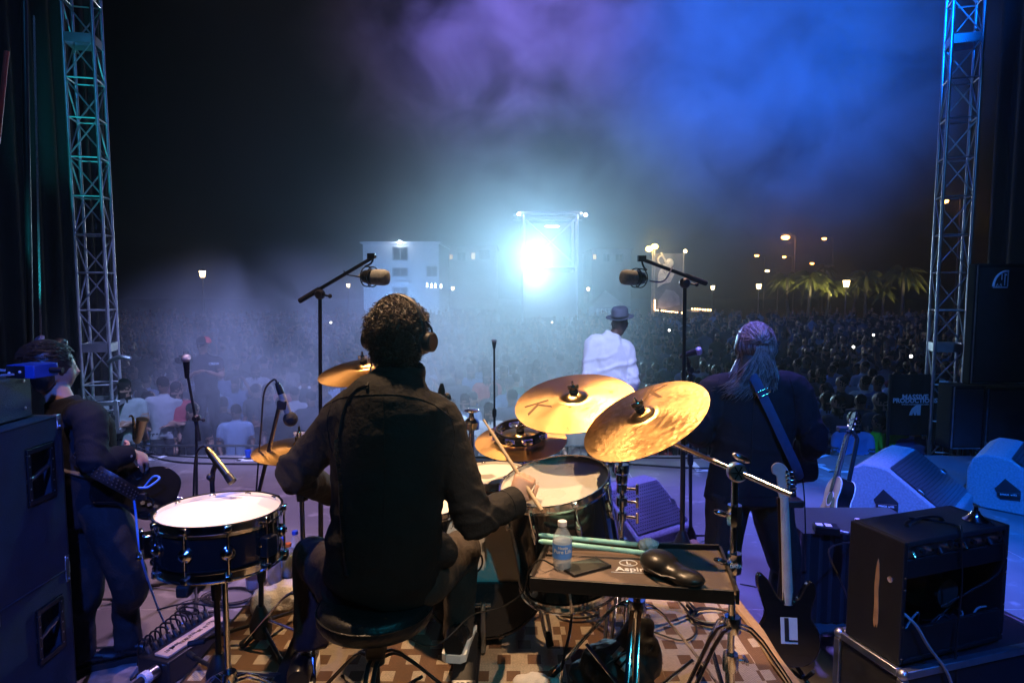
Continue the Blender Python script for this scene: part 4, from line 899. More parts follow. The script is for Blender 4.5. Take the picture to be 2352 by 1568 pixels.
# taped sticks with a woolly mallet end
P('stick_teal_lit', (.26, .58, .54), .6, 0, .25, 14, .3, 60, wear=(.45, .38, .30)); P('stick_wood', (.50, .36, .22), .5, 0, .2, 12); P('wool', (.70, .72, .72), .95, 0, .15, 20, .6, 80)  # stick base colour holds the teal of the stage light
t = thing('drum_sticks', 'pair of taped teal-lit sticks with one woolly end across the tray', 'drumsticks', atz(1380, 1262, TZ + .03))
for y0, y1, xe in ((1228, 1254, 1500), (1242, 1272, 1505)):
    A = atz(1237, y0, TZ + .045); B = atz(xe, y1, TZ + .018); q = MB(); q.tube([A, A.lerp(B, .03), A.lerp(B, .9), B], [.004, .0085, .0085, .006], 12); st = build(q, 'stick', 'stick_teal_lit', t)
A = atz(1489, 1250, TZ + .03); q = MB(); q.ball(A, .034, 14, (1.1, .7, .62)); q = remesh(q, .006, 2, lambda p, n: .006 * noise.noise(p * 90) + .004 * noise.noise(p * 240)); build(q, 'wool_end', 'wool', t)
# phone with its lead
ph = [atz(1279, 1300, TZ + .002), atz(1318, 1325, TZ + .002), atz(1405, 1302, TZ + .002), atz(1370, 1284, TZ + .002)]
t = thing('mobile_phone', 'black mobile phone lying on the tray with a lead plugged in', 'phone', sum(ph, Vector()) / 4)
u8 = Vector((0, 0, .008)); q = MB(); q.add([*ph, *[p + u8 for p in ph]], [(3, 2, 1, 0), (4, 5, 6, 7), (0, 1, 5, 4), (1, 2, 6, 5), (2, 3, 7, 6), (3, 0, 4, 7)]); build(q, 'case', 'black_plastic', t, False, bevel=.002)
pc = sum(ph, Vector()) / 4; q = MB(); q.add([pc + (p - pc) * .86 + u8 * 1.05 for p in ph], [(0, 1, 2, 3)]); P('phone_glass', (.05, .05, .045), .08, 0, .1, 4); build(q, 'screen', 'phone_glass', t, False)
# headphone case
P('case_shell', (.020, .017, .015), .34, 0, .3, 6, .15, 40)
hc = atz(1546, 1322, TZ + .012); ang = math.atan2((atz(1625, 1350, TZ) - atz(1475, 1290, TZ)).y, (atz(1625, 1350, TZ) - atz(1475, 1290, TZ)).x)
t = thing('headphone_case', 'black moulded zip case shaped like a bean on the tray corner', 'case', (hc.x, hc.y, TZ + .001), ang); M = PM[t.name]
def bean(z0, z1, sc):
    q = MB(M); q.ball((-.055, .004, .034), .062, 20, (1.05, .92, .62)); q.ball((.050, -.004, .026), .052, 20, (1.15, .85, .5)); q.ball((0, 0, .028), .052, 20, (1.2, .8, .5)); return q
q = remesh(bean(0, 0, 1), .005, 8); build(q, 'shell', 'case_shell', t)
q = MB(M); pts = []
for i in range(40):
    a = i * math.pi / 20; rr3 = .112 if math.cos(a) < 0 else .105; pts.append((rr3 * math.cos(a), (.058 if math.cos(a) < 0 else .047) * math.sin(a), .028))
q.tube(pts, .0035, 6, closed=True); build(q, 'zip', 'black_metal', t)

# ================================================================== MICROPHONES AND THEIR STANDS
P('mic_grille', (.50, .52, .55), .45, 1.0, .2, 90, .6, 260)
P('mic_silver', (.62, .62, .62), .35, .8, .1, 20); P('mic_brass', (.30, .24, .14), .3, 1.0, .15, 12); P('foam', (.012, .012, .013), .95, 0, .4, 60, .6, 300)
P('mic_grey', (.22, .23, .24), .7, 0, .25, 60, .5, 400); P('mic_body_dark', (.03, .03, .032), .35, .6, .2, 20)
def hand_mic(name, label, head, tail, r=.024, grp=None):
    head = Vector(head); tail = Vector(tail); ax = (head - tail).normalized(); M = frame(tail, ax); L = (head - tail).length
    t = thing(name, label, 'microphone', M=M, group=grp)
    q = MB(M); q.lathe([(0, 0), (r * .45, 0), (r * .55, .02), (r * .80, L * .72), (r * .82, L * .74), (0, L * .74)], 18); build(q, 'body', 'mic_body_dark', t)
    q = MB(M); q.lathe([(0, L * .74), (r * .8, L * .74), (r, L * .82), (r * 1.02, L * .86), (r * .96, L * .93), (r * .6, L * 1.0), (0, L * 1.02)], 20); gr = build(q, 'grille', 'mic_grille', t, angle=80)
    q = MB(M); q.lathe([(r * 1.0, L * .845), (r * 1.06, L * .85), (r * 1.06, L * .87), (r * 1.0, L * .875)], 20, closed=True); build(q, 'ring', 'mic_silver', gr)
    return t
def boom_stand(name, label, base, z0, top, boom=None, tail=None, r=.0105, spread=.30, rot=0., conebase=True, grp='black microphone stands'):
    base = Vector((base[0], base[1], z0)); top = Vector(top)
    t = thing(name, label, 'microphone stand', base, 0, grp)
    q = MB(); q.cyl(base + Vector((0, 0, .06)), Vector((base.x, base.y, z0)).lerp(top, .5), r, n=12); build(q, 'post', 'black_metal', t)
    q = MB(); q.cyl(base.lerp(top, .45), top, r * .75, n=12); build(q, 'upper_post', 'black_metal', t)
    q = MB(frame(base.lerp(top, .5) - Vector((0, 0, .04)), top - base)); q.lathe([(0, 0), (r * 1.5, 0), (r * 1.7, .03), (r * 1.6, .07), (r * 1.1, .085), (0, .085)], 14); build(q, 'clutch', 'black_plastic', t)
    q = MB(Matrix.Translation(base + Vector((0, 0, .05)))); q.lathe([(0, -.02), (.042, -.02), (.045, .03), (.030, .07), (.016, .10), (0, .10)], 18); build(q, 'leg_hub', 'black_plastic', t)
    for i in range(3):
        a = rot + i * 2.094; d2 = Vector((math.cos(a), math.sin(a), 0)); q = MB(); q.cyl(base + Vector((0, 0, .075)) + d2 * .03, base + d2 * spread + Vector((0, 0, .014)), .008, n=8); lg = build(q, 'leg', 'black_metal', t)
        q = MB(); q.tube([base + d2 * (spread - .045) + Vector((0, 0, .022)), base + d2 * (spread + .02) + Vector((0, 0, .0125))], .012, 10); build(q, 'rubber_foot', 'rubber', lg)
    if boom is not None:
        boom = Vector(boom); tail = Vector(tail); q = MB(); q.cyl(tail, boom, r * .72, n=10); b = build(q, 'boom', 'black_metal', t)
        dv = (boom - tail).normalized(); q = MB(); q.cyl(tail - dv * .005, tail + dv * .13, r * 1.05, n=12); build(q, 'counter_grip', 'rubber', b)
        q = MB(); j = top; q.ball(j, r * 2.1, 14, (1, 1.2, 1)); q.cyl(j + Vector((0, -.03, 0)), j + Vector((0, .03, 0)), r * 1.3); build(q, 'swivel', 'black_plastic', t)
        q = MB(); q.cyl(j, j + Vector((.05, -.02, -.008)), .005); q.ball(j + Vector((.055, -.022, -.008)), .011, 10); build(q, 'lever', 'black_plastic', t)
    return t
def condenser(name, label, c, ax):
    """large side-address microphone in a wire cradle; ax = long axis towards the capsule end"""
    M = frame(c, ax, (0, 0, 1)); t = thing(name, label, 'microphone', M=M, group='overhead microphones above the drum kit')
    q = MB(M); q.lathe([(0, -.062), (.020, -.062), (.030, -.050), (.036, -.02), (.036, .0)], 24); build(q, 'body', 'mic_body_dark', t)
    q = MB(M); q.lathe([(.036, .0), (.037, .01), (.038, .06), (.034, .078), (.022, .084), (0, .085)], 24, Matrix.Diagonal((1, .82, 1, 1))); build(q, 'windscreen', 'mic_grey', t, angle=70)
    q = MB(M)
    for z in (-.04, -.005): q.tube([(.047 * math.cos(a), .047 * math.sin(a), z) for a in [i * math.pi / 10 for i in range(20)]], .003, 6, closed=True)
    for i in range(6): a = i * math.pi / 3; q.tube([(.047 * math.cos(a), .047 * math.sin(a), -.04), (.047 * math.cos(a), .047 * math.sin(a), -.005)], .0025, 5)
    build(q, 'cradle', 'black_metal', t)
    q = MB(M); q.cyl((0, 0, -.062), (0, 0, -.085), .010); build(q, 'connector', 'mic_silver', t)
    return t, M
# left overhead
Yo = 3.22; tp_ = at(732, 680, Yo)
ov = boom_stand('microphone_stand', 'tall black boom stand rising left of the drummer head', (at(727, 900, Yo).x, Yo), RZ + .002, at(735, 676, Yo), at(862, 588, Yo - .1), at(690, 690, Yo + .08), .0125, .34, .6)
co, CM = condenser('overhead_microphone', 'large grey microphone hanging from the left overhead boom', at(858, 636, Yo - .12), at(900, 640, Yo - .2) - at(830, 636, Yo - .12))
q = MB(); q.tube([at(858, 588, Yo - .1), at(853, 604, Yo - .1), at(838, 612, Yo - .12)], .005, 6, smooth=3); q.box(at(853, 588, Yo - .1), (.035, .03, .025)); build(q, 'mount', 'black_metal', co)
q = MB(); q.tube([at(830, 637, Yo - .1), at(815, 634, Yo - .08), at(795, 630, Yo - .03), at(790, 622, Yo)], .0032, 6, smooth=4); build(q, 'lead', 'cable_black', co)
# right overhead
Yr = 3.38
ov2 = boom_stand('microphone_stand', 'tall black boom stand rising left of the long-haired guitarist', (at(1568, 1200, Yr).x, Yr), RZ + .002, at(1573, 650, Yr), at(1470, 594, Yr - .1), at(1620, 650, Yr + .06), .0135, .20, .2)
co2, _ = condenser('overhead_microphone', 'large grey microphone hanging from the right overhead boom', at(1458, 638, Yr - .12), at(1415, 636, Yr - .22) - at(1480, 640, Yr - .12))
q = MB(); q.tube([at(1474, 597, Yr - .1), at(1478, 612, Yr - .1), at(1485, 620, Yr - .12)], .005, 6, smooth=3); q.box(at(1474, 594, Yr - .1), (.04, .03, .03)); build(q, 'mount', 'black_metal', co2)
q = MB(); q.tube([at(1492, 645, Yr - .1), at(1515, 648, Yr - .08), at(1530, 640, Yr - .06), at(1545, 612, Yr - .03)], .004, 6, smooth=4); P('cable_grey', (.30, .29, .30), .5, 0, .1, 20); build(q, 'lead', 'cable_grey', co2)
# vocal microphone at the left, on the stage floor
bl_ = atz(452, 1345, .03); YL = bl_.y
boom_stand('microphone_stand', 'black microphone stand in front of the bass player', (bl_.x, YL), .004, at(451, 960, YL), at(431, 862, YL - .02), at(458, 1010, YL), .0115, .30, .95)
hand_mic('vocal_microphone', 'ball-headed vocal microphone on the stand before the bass player', at(427, 815, YL - .05), at(430, 868, YL - .02), .026)
# foam tipped microphone over the hi-hat
Yf = 2.34; boom_stand('microphone_stand', 'black low boom stand slanting up beside the hi-hat', (at(598, 1400, 2.56).x, 2.56), RZ + .002, at(600, 1150, 2.56), at(643, 925, Yf), at(578, 1200, 2.62), .0105, .26, 3.3)
hp_, ht = at(667, 962, Yf), at(636, 878, Yf); t = thing('condenser_microphone', 'silver pencil microphone with a black foam ball over the hi-hat', 'microphone', M=frame(ht, hp_ - ht)); M = PM[t.name]; L = (hp_ - ht).length
q = MB(M); q.lathe([(0, 0), (.008, 0), (.011, .02), (.012, .045), (0, .045)], 16); build(q, 'connector', 'mic_body_dark', t)
q = MB(M); q.lathe([(0, .045), (.0125, .045), (.0125, L - .015), (0, L - .015)], 18); build(q, 'body', 'mic_silver', t)
q = MB(M); q.ball((0, 0, L), .026, 18, (1, 1, 1.05)); build(q, 'foam_ball', 'foam', t)
q = MB(); q.box(ht.lerp(hp_, .58) + Vector((-.008, 0, -.004)), (.035, .03, .035)); build(q, 'clip', 'black_plastic', t, bevel=.006)
q = MB(); q.tube([ht, at(628, 872, Yf), at(607, 900, Yf + .03), at(600, 980, Yf + .08), at(592, 1080, Yf + .15), at(585, 1180, 2.6)], .0036, 6, smooth=5); build(q, 'lead', 'cable_black', t)
# brassy microphone above the snare
Ys = 2.16; boom_stand('microphone_stand', 'short black stand just left of the snare drum stand', (at(490, 1500, 2.18).x, 2.22), RZ + .002, at(487, 1100, 2.2), None, None, .0105, .30, .25)
A, B = at(476, 1030, Ys), at(534, 1106, Ys - .05); t = thing('condenser_microphone', 'dark brassy pencil microphone slanting down over the snare drum', 'microphone', M=frame(A, B - A)); M = PM[t.name]; L = (B - A).length
q = MB(M); q.lathe([(0, 0), (.008, 0), (.011, .01), (.0125, .03), (.0125, L - .03), (0, L - .03)], 18); build(q, 'body', 'mic_brass', t)
q = MB(M); q.lathe([(0, L - .03), (.0135, L - .03), (.015, L - .012), (.015, L), (.010, L + .002), (0, L + .002)], 20); build(q, 'capsule', 'mic_body_dark', t)
q = MB(); q.tube([at(497, 1065, Ys), at(490, 1080, 2.2), at(487, 1105, 2.2)], .009, 8, smooth=3); q.ball(at(482, 1095, 2.19), .012, 10); build(q, 'clip', 'black_plastic', t)
q = MB(); q.tube([A, at(468, 1024, Ys), at(452, 1040, 2.2), at(446, 1090, 2.25), at(444, 1200, 2.3)], .0036, 6, smooth=5); build(q, 'lead', 'cable_black', t)
# microphone over the right shoulder
A, B = at(1013, 925, 2.7), at(1015, 880, 2.7); t = thing('tom_microphone', 'slim dark microphone poking up behind the drummer right shoulder', 'microphone', M=frame(A, B - A)); M = PM[t.name]; L = (B - A).length
q = MB(M); q.lathe([(0, -.06), (.016, -.06), (.018, L * .1), (.014, L * .7), (.006, L), (0, L)], 16); build(q, 'body', 'mic_body_dark', t)
q = MB(); q.ball(at(1027, 915, 2.7), .018, 12, (1, .8, 1.4)); build(q, 'clip', 'black_plastic', t)
q = MB(); q.cyl(at(1027, 918, 2.7), Vector((at(1083, 985, 2.95).x, 2.9, at(1083, 1040, 2.95).z)), .006); build(q, 'gooseneck', 'black_metal', t)
# centre stand far forward
bc = atz(1135, 1098, .0); Yc = 6.5
boom_stand('microphone_stand', 'thin straight stand alone at the front edge of the stage', (at(1136, 900, Yc).x, Yc), .004, at(1135, 796, Yc), None, None, .013, .26, .3)
hand_mic('vocal_microphone', 'small upright microphone on the thin front-edge stand', at(1135, 779, Yc), at(1135, 800, Yc), .03)
# guitarist's vocal microphone
Yg = 4.75
boom_stand('microphone_stand', 'black stand close behind the right overhead stand on the violet floor', (at(1587, 1200, Yg).x, Yg), .004, at(1586, 850, Yg), at(1578, 818, Yg), at(1588, 870, Yg), .0135, .28, .7)
hand_mic('vocal_microphone', 'vocal microphone pointing at the long-haired guitarist', at(1612, 804, Yg - .03), at(1562, 818, Yg), .030)
# microphone glimpsed behind the bassist head
hand_mic('vocal_microphone', 'pale blue-lit microphone head above the bass player hair', at(86, 776, 3.7), at(112, 800, 3.75), .030)
boom_stand('microphone_stand', 'black stand hidden behind the bass player head', (at(120, 900, 3.78).x, 3.78), .004, at(118, 808, 3.76), None, None, .011, .28, .4)

# ================================================================== BACKLINE AT THE LEFT
XC = -2.03
P('cab_vinyl', (.034, .036, .050), .62, 0, .25, 12, .55, 420)
P('corner_metal', (.55, .55, .57), .3, 1.0, .1, 20)
def cab(name, label, z0, z1, y0, y1, x0, x1, handle=True, grp=None):
    t = thing(name, label, 'speaker cabinet', ((x0 + x1) / 2, (y0 + y1) / 2, z0), 0, grp); cx, cy2, cz = (x0 + x1) / 2, (y0 + y1) / 2, (z0 + z1) / 2
    H = z1 - z0; D = y1 - y0; W = x1 - x0
    hp0 = atx(94, 1087, x1); hy, hz, hw, hh = hp0.y, (hp0.z if z0 > .3 else hp0.z - .70), .085, .125
    q = MB()   # shell with a real recess on the +x side
    if handle:
        th = .05
        q.box((cx - th / 2, cy2, cz), (W - th, D, H))
        for (yy0, yy1, zz0, zz1) in ((y0, hy - hw, z0, z1), (hy + hw, y1, z0, z1), (hy - hw, hy + hw, z0, hz - hh), (hy - hw, hy + hw, hz + hh, z1)):
            q.add([(x1 - th, yy0, zz0), (x1, yy0, zz0), (x1, yy1, zz0), (x1 - th, yy1, zz0), (x1 - th, yy0, zz1), (x1, yy0, zz1), (x1, yy1, zz1), (x1 - th, yy1, zz1)], [(0, 3, 2, 1), (4, 5, 6, 7), (0, 1, 5, 4), (1, 2, 6, 5), (2, 3, 7, 6), (3, 0, 4, 7)])
    else: q.box((cx, cy2, cz), (W, D, H))
    build(q, 'shell', 'cab_vinyl', t, False)
    # rounded vertical edge bead
    for yy in (y0, y1):
        q = MB(); q.cyl((x1 - .004, yy, z0 + .01), (x1 - .004, yy, z1 - .01), .006, n=8); build(q, 'edge_bead', 'black_plastic', t)
    q = MB(); q.cyl((x1 - .003, y0 + .02, z1 - .003), (x1 - .003, y1 - .02, z1 - .003), .006, n=8); build(q, 'edge_bead', 'cab_vinyl', t)
    if handle:
        q = MB(); f = .022
        for (yy, zz, dy, dz) in ((hy, hz + hh - f / 2 - .004, 2 * hw - .01, f), (hy, hz - hh + f / 2 + .004, 2 * hw - .01, f), (hy - hw + f / 2 + .005, hz, f, 2 * hh - .056), (hy + hw - f / 2 - .005, hz, f, 2 * hh - .056)): q.box((x1 + .002, yy, zz), (.008, dy, dz))
        hd = build(q, 'handle_frame', 'black_metal', t, bevel=.002)
        q = MB(); q.cyl((x1 - .012, hy - hw + .02, hz - .02), (x1 - .012, hy + hw - .02, hz + .02), .010, n=10); build(q, 'handle_bar', 'steel', hd)
        for i in range(10):
            yy = hy + (-hw + .016 if i % 2 else hw - .016); zz = hz - hh + .03 + (i // 2) * (2 * hh - .06) / 4
            q = MB(); q.ball((x1 + .0065, yy, zz), .004, 8, (.6, 1, 1)); build(q, 'screw', 'steel', hd)
    for yy, sy in ((y0, 1), (y1, -1)):
        for zz, sz2 in ((z0, 1), (z1, -1)):
            q = MB(); q.box((x1 - .012, yy + sy * .012, zz + sz2 * .012), (.032, .030, .030)); q.box((x1 + .002, yy + sy * .014, zz + sz2 * .035), (.006, .024, .05)); c_ = build(q, 'corner', 'corner_metal', t, bevel=.006)
            q = MB(); q.ball((x1 + .006, yy + sy * .014, zz + sz2 * .046), .005, 8); build(q, 'screw', 'steel', c_)
    return t
cab('bass_cabinet', 'lower black bass cabinet with recessed side handle at the left edge', .004, .665, 2.46, 2.90, XC - .62, XC, grp='stacked bass cabinets')
cab('bass_cabinet', 'upper black bass cabinet stacked under the amplifier head', .668, 1.372, 2.46, 2.90, XC - .62, XC, grp='stacked bass cabinets')
ah = thing('amplifier_head', 'black amplifier head on top of the stacked bass cabinets', 'amplifier', (XC - .36, 2.66, 1.375))
q = MB(); q.box((XC - .37, 2.665, 1.47), (.58, .36, .185)); build(q, 'shell', 'cab_vinyl', ah, False, bevel=.008)
for yy, zz in ((2.80, 1.54), (2.80, 1.42)): q = MB(); q.ball((XC - .079, yy, zz), .008, 10, (.5, 1, 1)); build(q, 'screw', 'corner_metal', ah)
for sx in (-.2, .2):
    for sy in (-.12, .12): q = MB(); q.cyl((XC - .37 + sx, 2.665 + sy, 1.3735), (XC - .37 + sx, 2.665 + sy, 1.379), .015); build(q, 'foot', 'rubber', ah)
P('blue_enamel', (.03, .09, .42), .4, .3, .15, 20, .05, 60)
db = at(75, 850, 2.74); dz0 = 1.564
t = thing('direct_box', 'small blue metal box with leads on top of the amplifier head', 'direct box', (db.x, db.y, dz0), R(-8)); M = PM[t.name]
q = MB(M); q.box((0, 0, .03), (.13, .12, .055)); build(q, 'case', 'blue_enamel', t, bevel=.003)
q = MB(M); q.box((-.02, -.062, .03), (.085, .006, .05)); fp = build(q, 'face_plate', 'black_metal', t)
for xx in (-.045, .005): q = MB(M); q.ball((xx, -.066, .03 + xx * .1), .006, 8); build(q, 'indicator', 'white_plastic', fp)
q = MB(M); q.cyl((.066, .02, .03), (.115, .03, .028), .012); build(q, 'plug', 'mic_body_dark', t)
q = MB(M); q.tube([(-.02, -.068, .02), (-.06, -.12, .02), (-.15, -.14, .004), (-.24, -.1, .006)], .005, 6, smooth=4); q.tube([(-.06, -.068, .035), (-.10, -.10, .05), (-.16, -.05, .09), (-.22, .0, .05), (-.25, .04, .012)], .006, 6, smooth=4); build(q, 'lead', 'cable_grey', t)

# ================================================================== BACKLINE AT THE RIGHT
# flight case with aluminium edges and the open-backed combo
FZ = .452
fa, fb, fcx = atz(1932, 1472, FZ), atz(2075, 1546, FZ), atz(2352, 1486, FZ)
ex = (fcx - fb).normalized(); ey = (fa - fb); ey = (ey - ex * ey.dot(ex)); fd = (fa - fb).length; ey.normalize()
t = thing('flight_case', 'black flight case with aluminium edges under the guitar amplifier', 'flight case', (fb.x, fb.y, 0)); M = frame(Vector((fb.x, fb.y, 0)), Vector((0, 0, 1)), ex); PMf = M
Wc, Dc = .86, max(.34, fd)
q = MB(M); q.box((Wc / 2, Dc / 2, .045 + (FZ - .05) / 2), (Wc - .012, Dc - .012, FZ - .056)); build(q, 'panels', 'black_vinyl', t, False)
def edge(a, b2): q = MB(M); a = Vector(a); b2 = Vector(b2); c_ = (a + b2) / 2; d_ = b2 - a; q.box(c_, (abs(d_.x) or .032, abs(d_.y) or .032, abs(d_.z) or .032)); build(q, 'edge_profile', 'alloy', t, bevel=.004)
for z in (.055, FZ - .012):
    edge((.02, .010, z), (Wc - .02, .010, z)); edge((.010, .028, z), (.010, Dc - .028, z)); edge((.02, Dc - .010, z), (Wc - .02, Dc - .010, z)); edge((Wc - .010, .028, z), (Wc - .010, Dc - .028, z))
for (x, y) in ((.009, .009), (Wc - .009, .009), (.009, Dc - .009), (Wc - .009, Dc - .009)):
    edge((x, y, .074), (x, y, FZ - .031))
    for z in (.055, FZ - .012): q = MB(M); q.ball((x, y, z), .023, 14); build(q, 'ball_corner', 'alloy', t)
for (x, y) in ((.1, .1), (Wc - .1, .1), (.1, Dc - .1), (Wc - .1, Dc - .1)): q = MB(M); q.cyl((x - .012, y, .023), (x + .012, y, .023), .022, n=14); build(q, 'castor', 'rubber', t)
q = MB(M); q.box((.22, -.008, .26), (.12, .012, .10)); build(q, 'butterfly_latch', 'alloy', t, bevel=.004)
# combo amplifier
AZ0, AZ1 = FZ + .008, .96
ga, gb, gc = atz(1984, 1214, AZ1), atz(2079, 1246, AZ1), atz(2321, 1204, AZ1)
ax_ = (gc - gb); Wa = ax_.length; ax_.normalize(); Da = .26
am = thing('guitar_amplifier', 'black open-backed guitar amplifier with a worn side on the flight case', 'amplifier', M=frame(Vector((gb.x, gb.y, AZ0)), Vector((0, 0, 1)), ax_)); M = PM[am.name]; Ha = AZ1 - AZ0
P('tolex', (.007, .007, .008), .55, 0, .25, 12, .5, 380); P('tolex_top', (.020, .020, .021), .5, 0, .3, 6, .5, 380); P('bare_wood', (.40, .23, .12), .7, 0, .25, 14, .3, 60); P('speaker_frame', (.10, .085, .06), .5, .6, .2, 10)
q = MB(M); w_ = .022
for (c_, d_) in (((w_ / 2, Da / 2, Ha / 2), (w_, Da, Ha)), ((Wa - w_ / 2, Da / 2, Ha / 2), (w_, Da, Ha)), ((Wa / 2, Da / 2, w_ / 2), (Wa - 2 * w_, Da, w_)), ((Wa / 2, Da - w_ / 2, Ha / 2), (Wa - 2 * w_, w_, Ha - 2 * w_))): q.box(c_, d_)
build(q, 'cabinet', 'tolex', am, False, bevel=.006)
q = MB(M); q.box((Wa / 2, Da / 2, Ha - w_ / 2), (Wa - 2 * w_ + .0001, Da, w_)); build(q, 'top_panel', 'tolex_top', am, False, bevel=.004)
q = MB(M); q.box((Wa / 2, .012, .075), (Wa - 2 * w_, .014, .125)); build(q, 'lower_back_panel', 'tolex', am, bevel=.002)
q = MB(M); q.box((Wa / 2, .012, Ha - .115), (Wa - 2 * w_, .014, .075)); build(q, 'upper_back_panel', 'tolex', am, bevel=.002)
q = MB(M); q.box((Wa / 2, .06, Ha - .05), (Wa - 2 * w_, .09, .05)); chs = build(q, 'chassis', 'steel', am, bevel=.002)
for i in range(11):
    x = .06 + i * (Wa - .12) / 10; q = MB(M); q.cyl((x, .016, Ha - .05), (x, .0, Ha - .05 - (.02 if i % 3 == 0 else 0)), .010 if i % 2 else .007, n=10); build(q, 'control', 'black_plastic' if i % 2 else 'chrome', chs)
q = MB(frame(M @ Vector((Wa * .62, .21, .20)), M.to_3x3() @ Vector((0, -1, 0)))); q.lathe([(.11, 0), (.105, .02), (.05, .06), (.05, .10), (0, .10)], 24); q.lathe([(0, .10), (.06, .10), (.06, .125), (0, .125)], 24); build(q, 'loudspeaker', 'speaker_frame', am)
for i in range(4):
    x = .09 + i * .055; q = MB(M); q.lathe([(0, 0), (.014, 0), (.015, -.06), (.010, -.08), (0, -.085)], 14, Matrix.Translation((x, .07, Ha - .076))); build(q, 'valve', 'phone_glass', am)
for k2 in range(6):
    q = MB(M); a0 = Vector((rp(.05, Wa - .1), .06, rp(.05, .12))); q.tube([a0, a0 + Vector((rp(.03, .1), rp(-.02, .03), rp(.04, .12))), a0 + Vector((rp(.08, .2), rp(-.02, .04), rp(.0, .1))), a0 + Vector((rp(.1, .25), .08, rp(-.03, .06)))], .004, 6, smooth=5); build(q, 'loose_lead', 'cable_grey' if k2 % 2 else 'cable_black', am)
for (x, z) in ((.011, .03), (.011, .16), (.011, Ha - .14), (Wa - .011, .03), (Wa - .011, .16), (Wa - .011, Ha - .14), (.011, .31), (Wa - .011, Ha - .20)): q = MB(M); q.ball((x, -.001, z), .005, 8, (1, .5, 1)); build(q, 'screw', 'chrome', am)
q = MB(M); q.prism([(.101, .13), (.106, .105), (.113, .118), (.118, .10), (.124, .125), (.123, .20), (.126, .27), (.122, .34), (.118, .375), (.113, .392), (.108, .37), (.104, .32), (.106, .25), (.102, .19)], -.0015, .001, Matrix(((0, 0, 1, 0), (1, 0, 0, 0), (0, 1, 0, 0), (0, 0, 0, 1)))); build(q, 'worn_patch', 'bare_wood', am, False)
q = MB(M); q.cyl((-.004, .055, .33), (.002, .055, .33), .012, n=14); build(q, 'side_bolt', 'chrome', am)
q = MB(M); q.tube([(Wa * .28, .13, Ha + .002), (Wa * .32, .13, Ha + .02), (Wa * .45, .13, Ha + .027), (Wa * .58, .13, Ha + .02), (Wa * .62, .13, Ha + .002)], [(.004, .014)] * 5, 8, smooth=4, up=(0, 0, 1)); build(q, 'handle', 'black_leather', am)
for (x, y) in ((.05, .05), (Wa - .05, .05), (.05, Da - .05), (Wa - .05, Da - .05)): q = MB(M); q.cyl((x, y, -.0075), (x, y, .004), .014); build(q, 'foot', 'rubber', am)
# chrome bell-shaped stand base on the amplifier
p = atz(2240, 1196, AZ1 + .002); t = thing('chrome_base', 'bell-shaped chrome base standing on top of the guitar amplifier', 'stand base', p); q = MB(Matrix.Translation(p)); q.lathe([(0, 0), (.046, 0), (.047, .006), (.036, .014), (.018, .034), (.014, .044), (0, .044)], 32); build(q, 'bell', 'chrome', t, angle=60)
q = MB(Matrix.Translation(p)); q.cyl((0, 0, .044), (0, 0, .062), .009, n=6); build(q, 'socket', 'black_metal', t)
def lead(pts, label, r=.0045, mat='cable_black', sm=6):
    q = MB(); q.tube(pts, r, 6, smooth=sm); return tag(build(q, 'cable', mat), label, 'cable', 'cables on the stage')
lead([atz(2090, 1190, AZ1 + .03), atz(2130, 1193, AZ1 + .012), atz(2200, 1207, AZ1 + .008), M @ Vector((.50 * Wa, -.004, Ha + .006)), M @ Vector((.52 * Wa, -.012, Ha * .6)), M @ Vector((.50 * Wa, -.016, Ha * .3)), M @ Vector((.46 * Wa, -.03, .0)), M @ Vector((.44 * Wa, -.06, -.2)), M @ Vector((.43 * Wa, -.08, -.44))], 'black braided cable hanging down the back of the guitar amplifier')
lead([atz(2255, 1186, AZ1 + .012), M @ Vector((.86 * Wa, .02, Ha + .012)), M @ Vector((.92 * Wa, -.012, Ha * .86)), M @ Vector((.88 * Wa, -.012, Ha * .62)), M @ Vector((.7 * Wa, .03, Ha * .45)), M @ Vector((.5 * Wa, .06, Ha * .33))], 'thin black lead looping from the chrome base into the amplifier')
lead([M @ Vector((.06 * Wa, .06, Ha * .42)), M @ Vector((.10 * Wa, -.012, Ha * .34)), M @ Vector((.2 * Wa, -.03, Ha * .15)), M @ Vector((.33 * Wa, -.06, -.04)), M @ Vector((.42 * Wa, -.07, -.22)), M @ Vector((.5 * Wa, -.1, -.45))], 'pale cable running from the amplifier down over the flight case', .0065, 'cable_grey')
# cloth-covered low case with a box and bottle on it
ba, bb = atz(1838, 1214, .54), atz(1988, 1226, .54); t = thing('covered_case', 'low case draped in black cloth behind the guitar amplifier', 'case', ((ba.x + bb.x) / 2 + .05, ba.y, 0))
q = MB(); x0, x1, y0, y1 = ba.x, ba.x + .72, ba.y - .06, ba.y + .36
q.box(((x0 + x1) / 2, (y0 + y1) / 2, .27), (x1 - x0, y1 - y0, .536)); build(q, 'case_body', 'black_vinyl', t, False)
q = MB(); q.grid(50, 1, lambda u, v: (x0 - .012 + (x1 - x0 + .02) * u, y0 - .012 - .008 * math.sin(u * 70), .01 + .53 * v)); q.grid(30, 1, lambda u, v: (x0 - .012 - .006 * math.sin(u * 40), y0 - .012 + (y1 - y0) * u, .01 + .53 * v)); q.grid(4, 4, lambda u, v: (x0 - .012 + (x1 - x0 + .02) * u, y0 - .012 + (y1 - y0 + .02) * v, .5405)); build(q, 'cloth', 'black_cloth', t)
p = atz(1897, 1222, .545); t = thing('direct_box', 'small black box with pale stickers on the cloth-covered case', 'direct box', (p.x, p.y, .543), R(-14)); M2 = PM[t.name]
q = MB(M2); q.box((0, 0, .022), (.13, .085, .042)); build(q, 'case', 'black_metal', t, bevel=.003)
for xx in (-.035, .012): q = MB(M2); q.box((xx, .005, .0437), (.035, .05, .0012)); build(q, 'sticker', 'white_plastic', t)
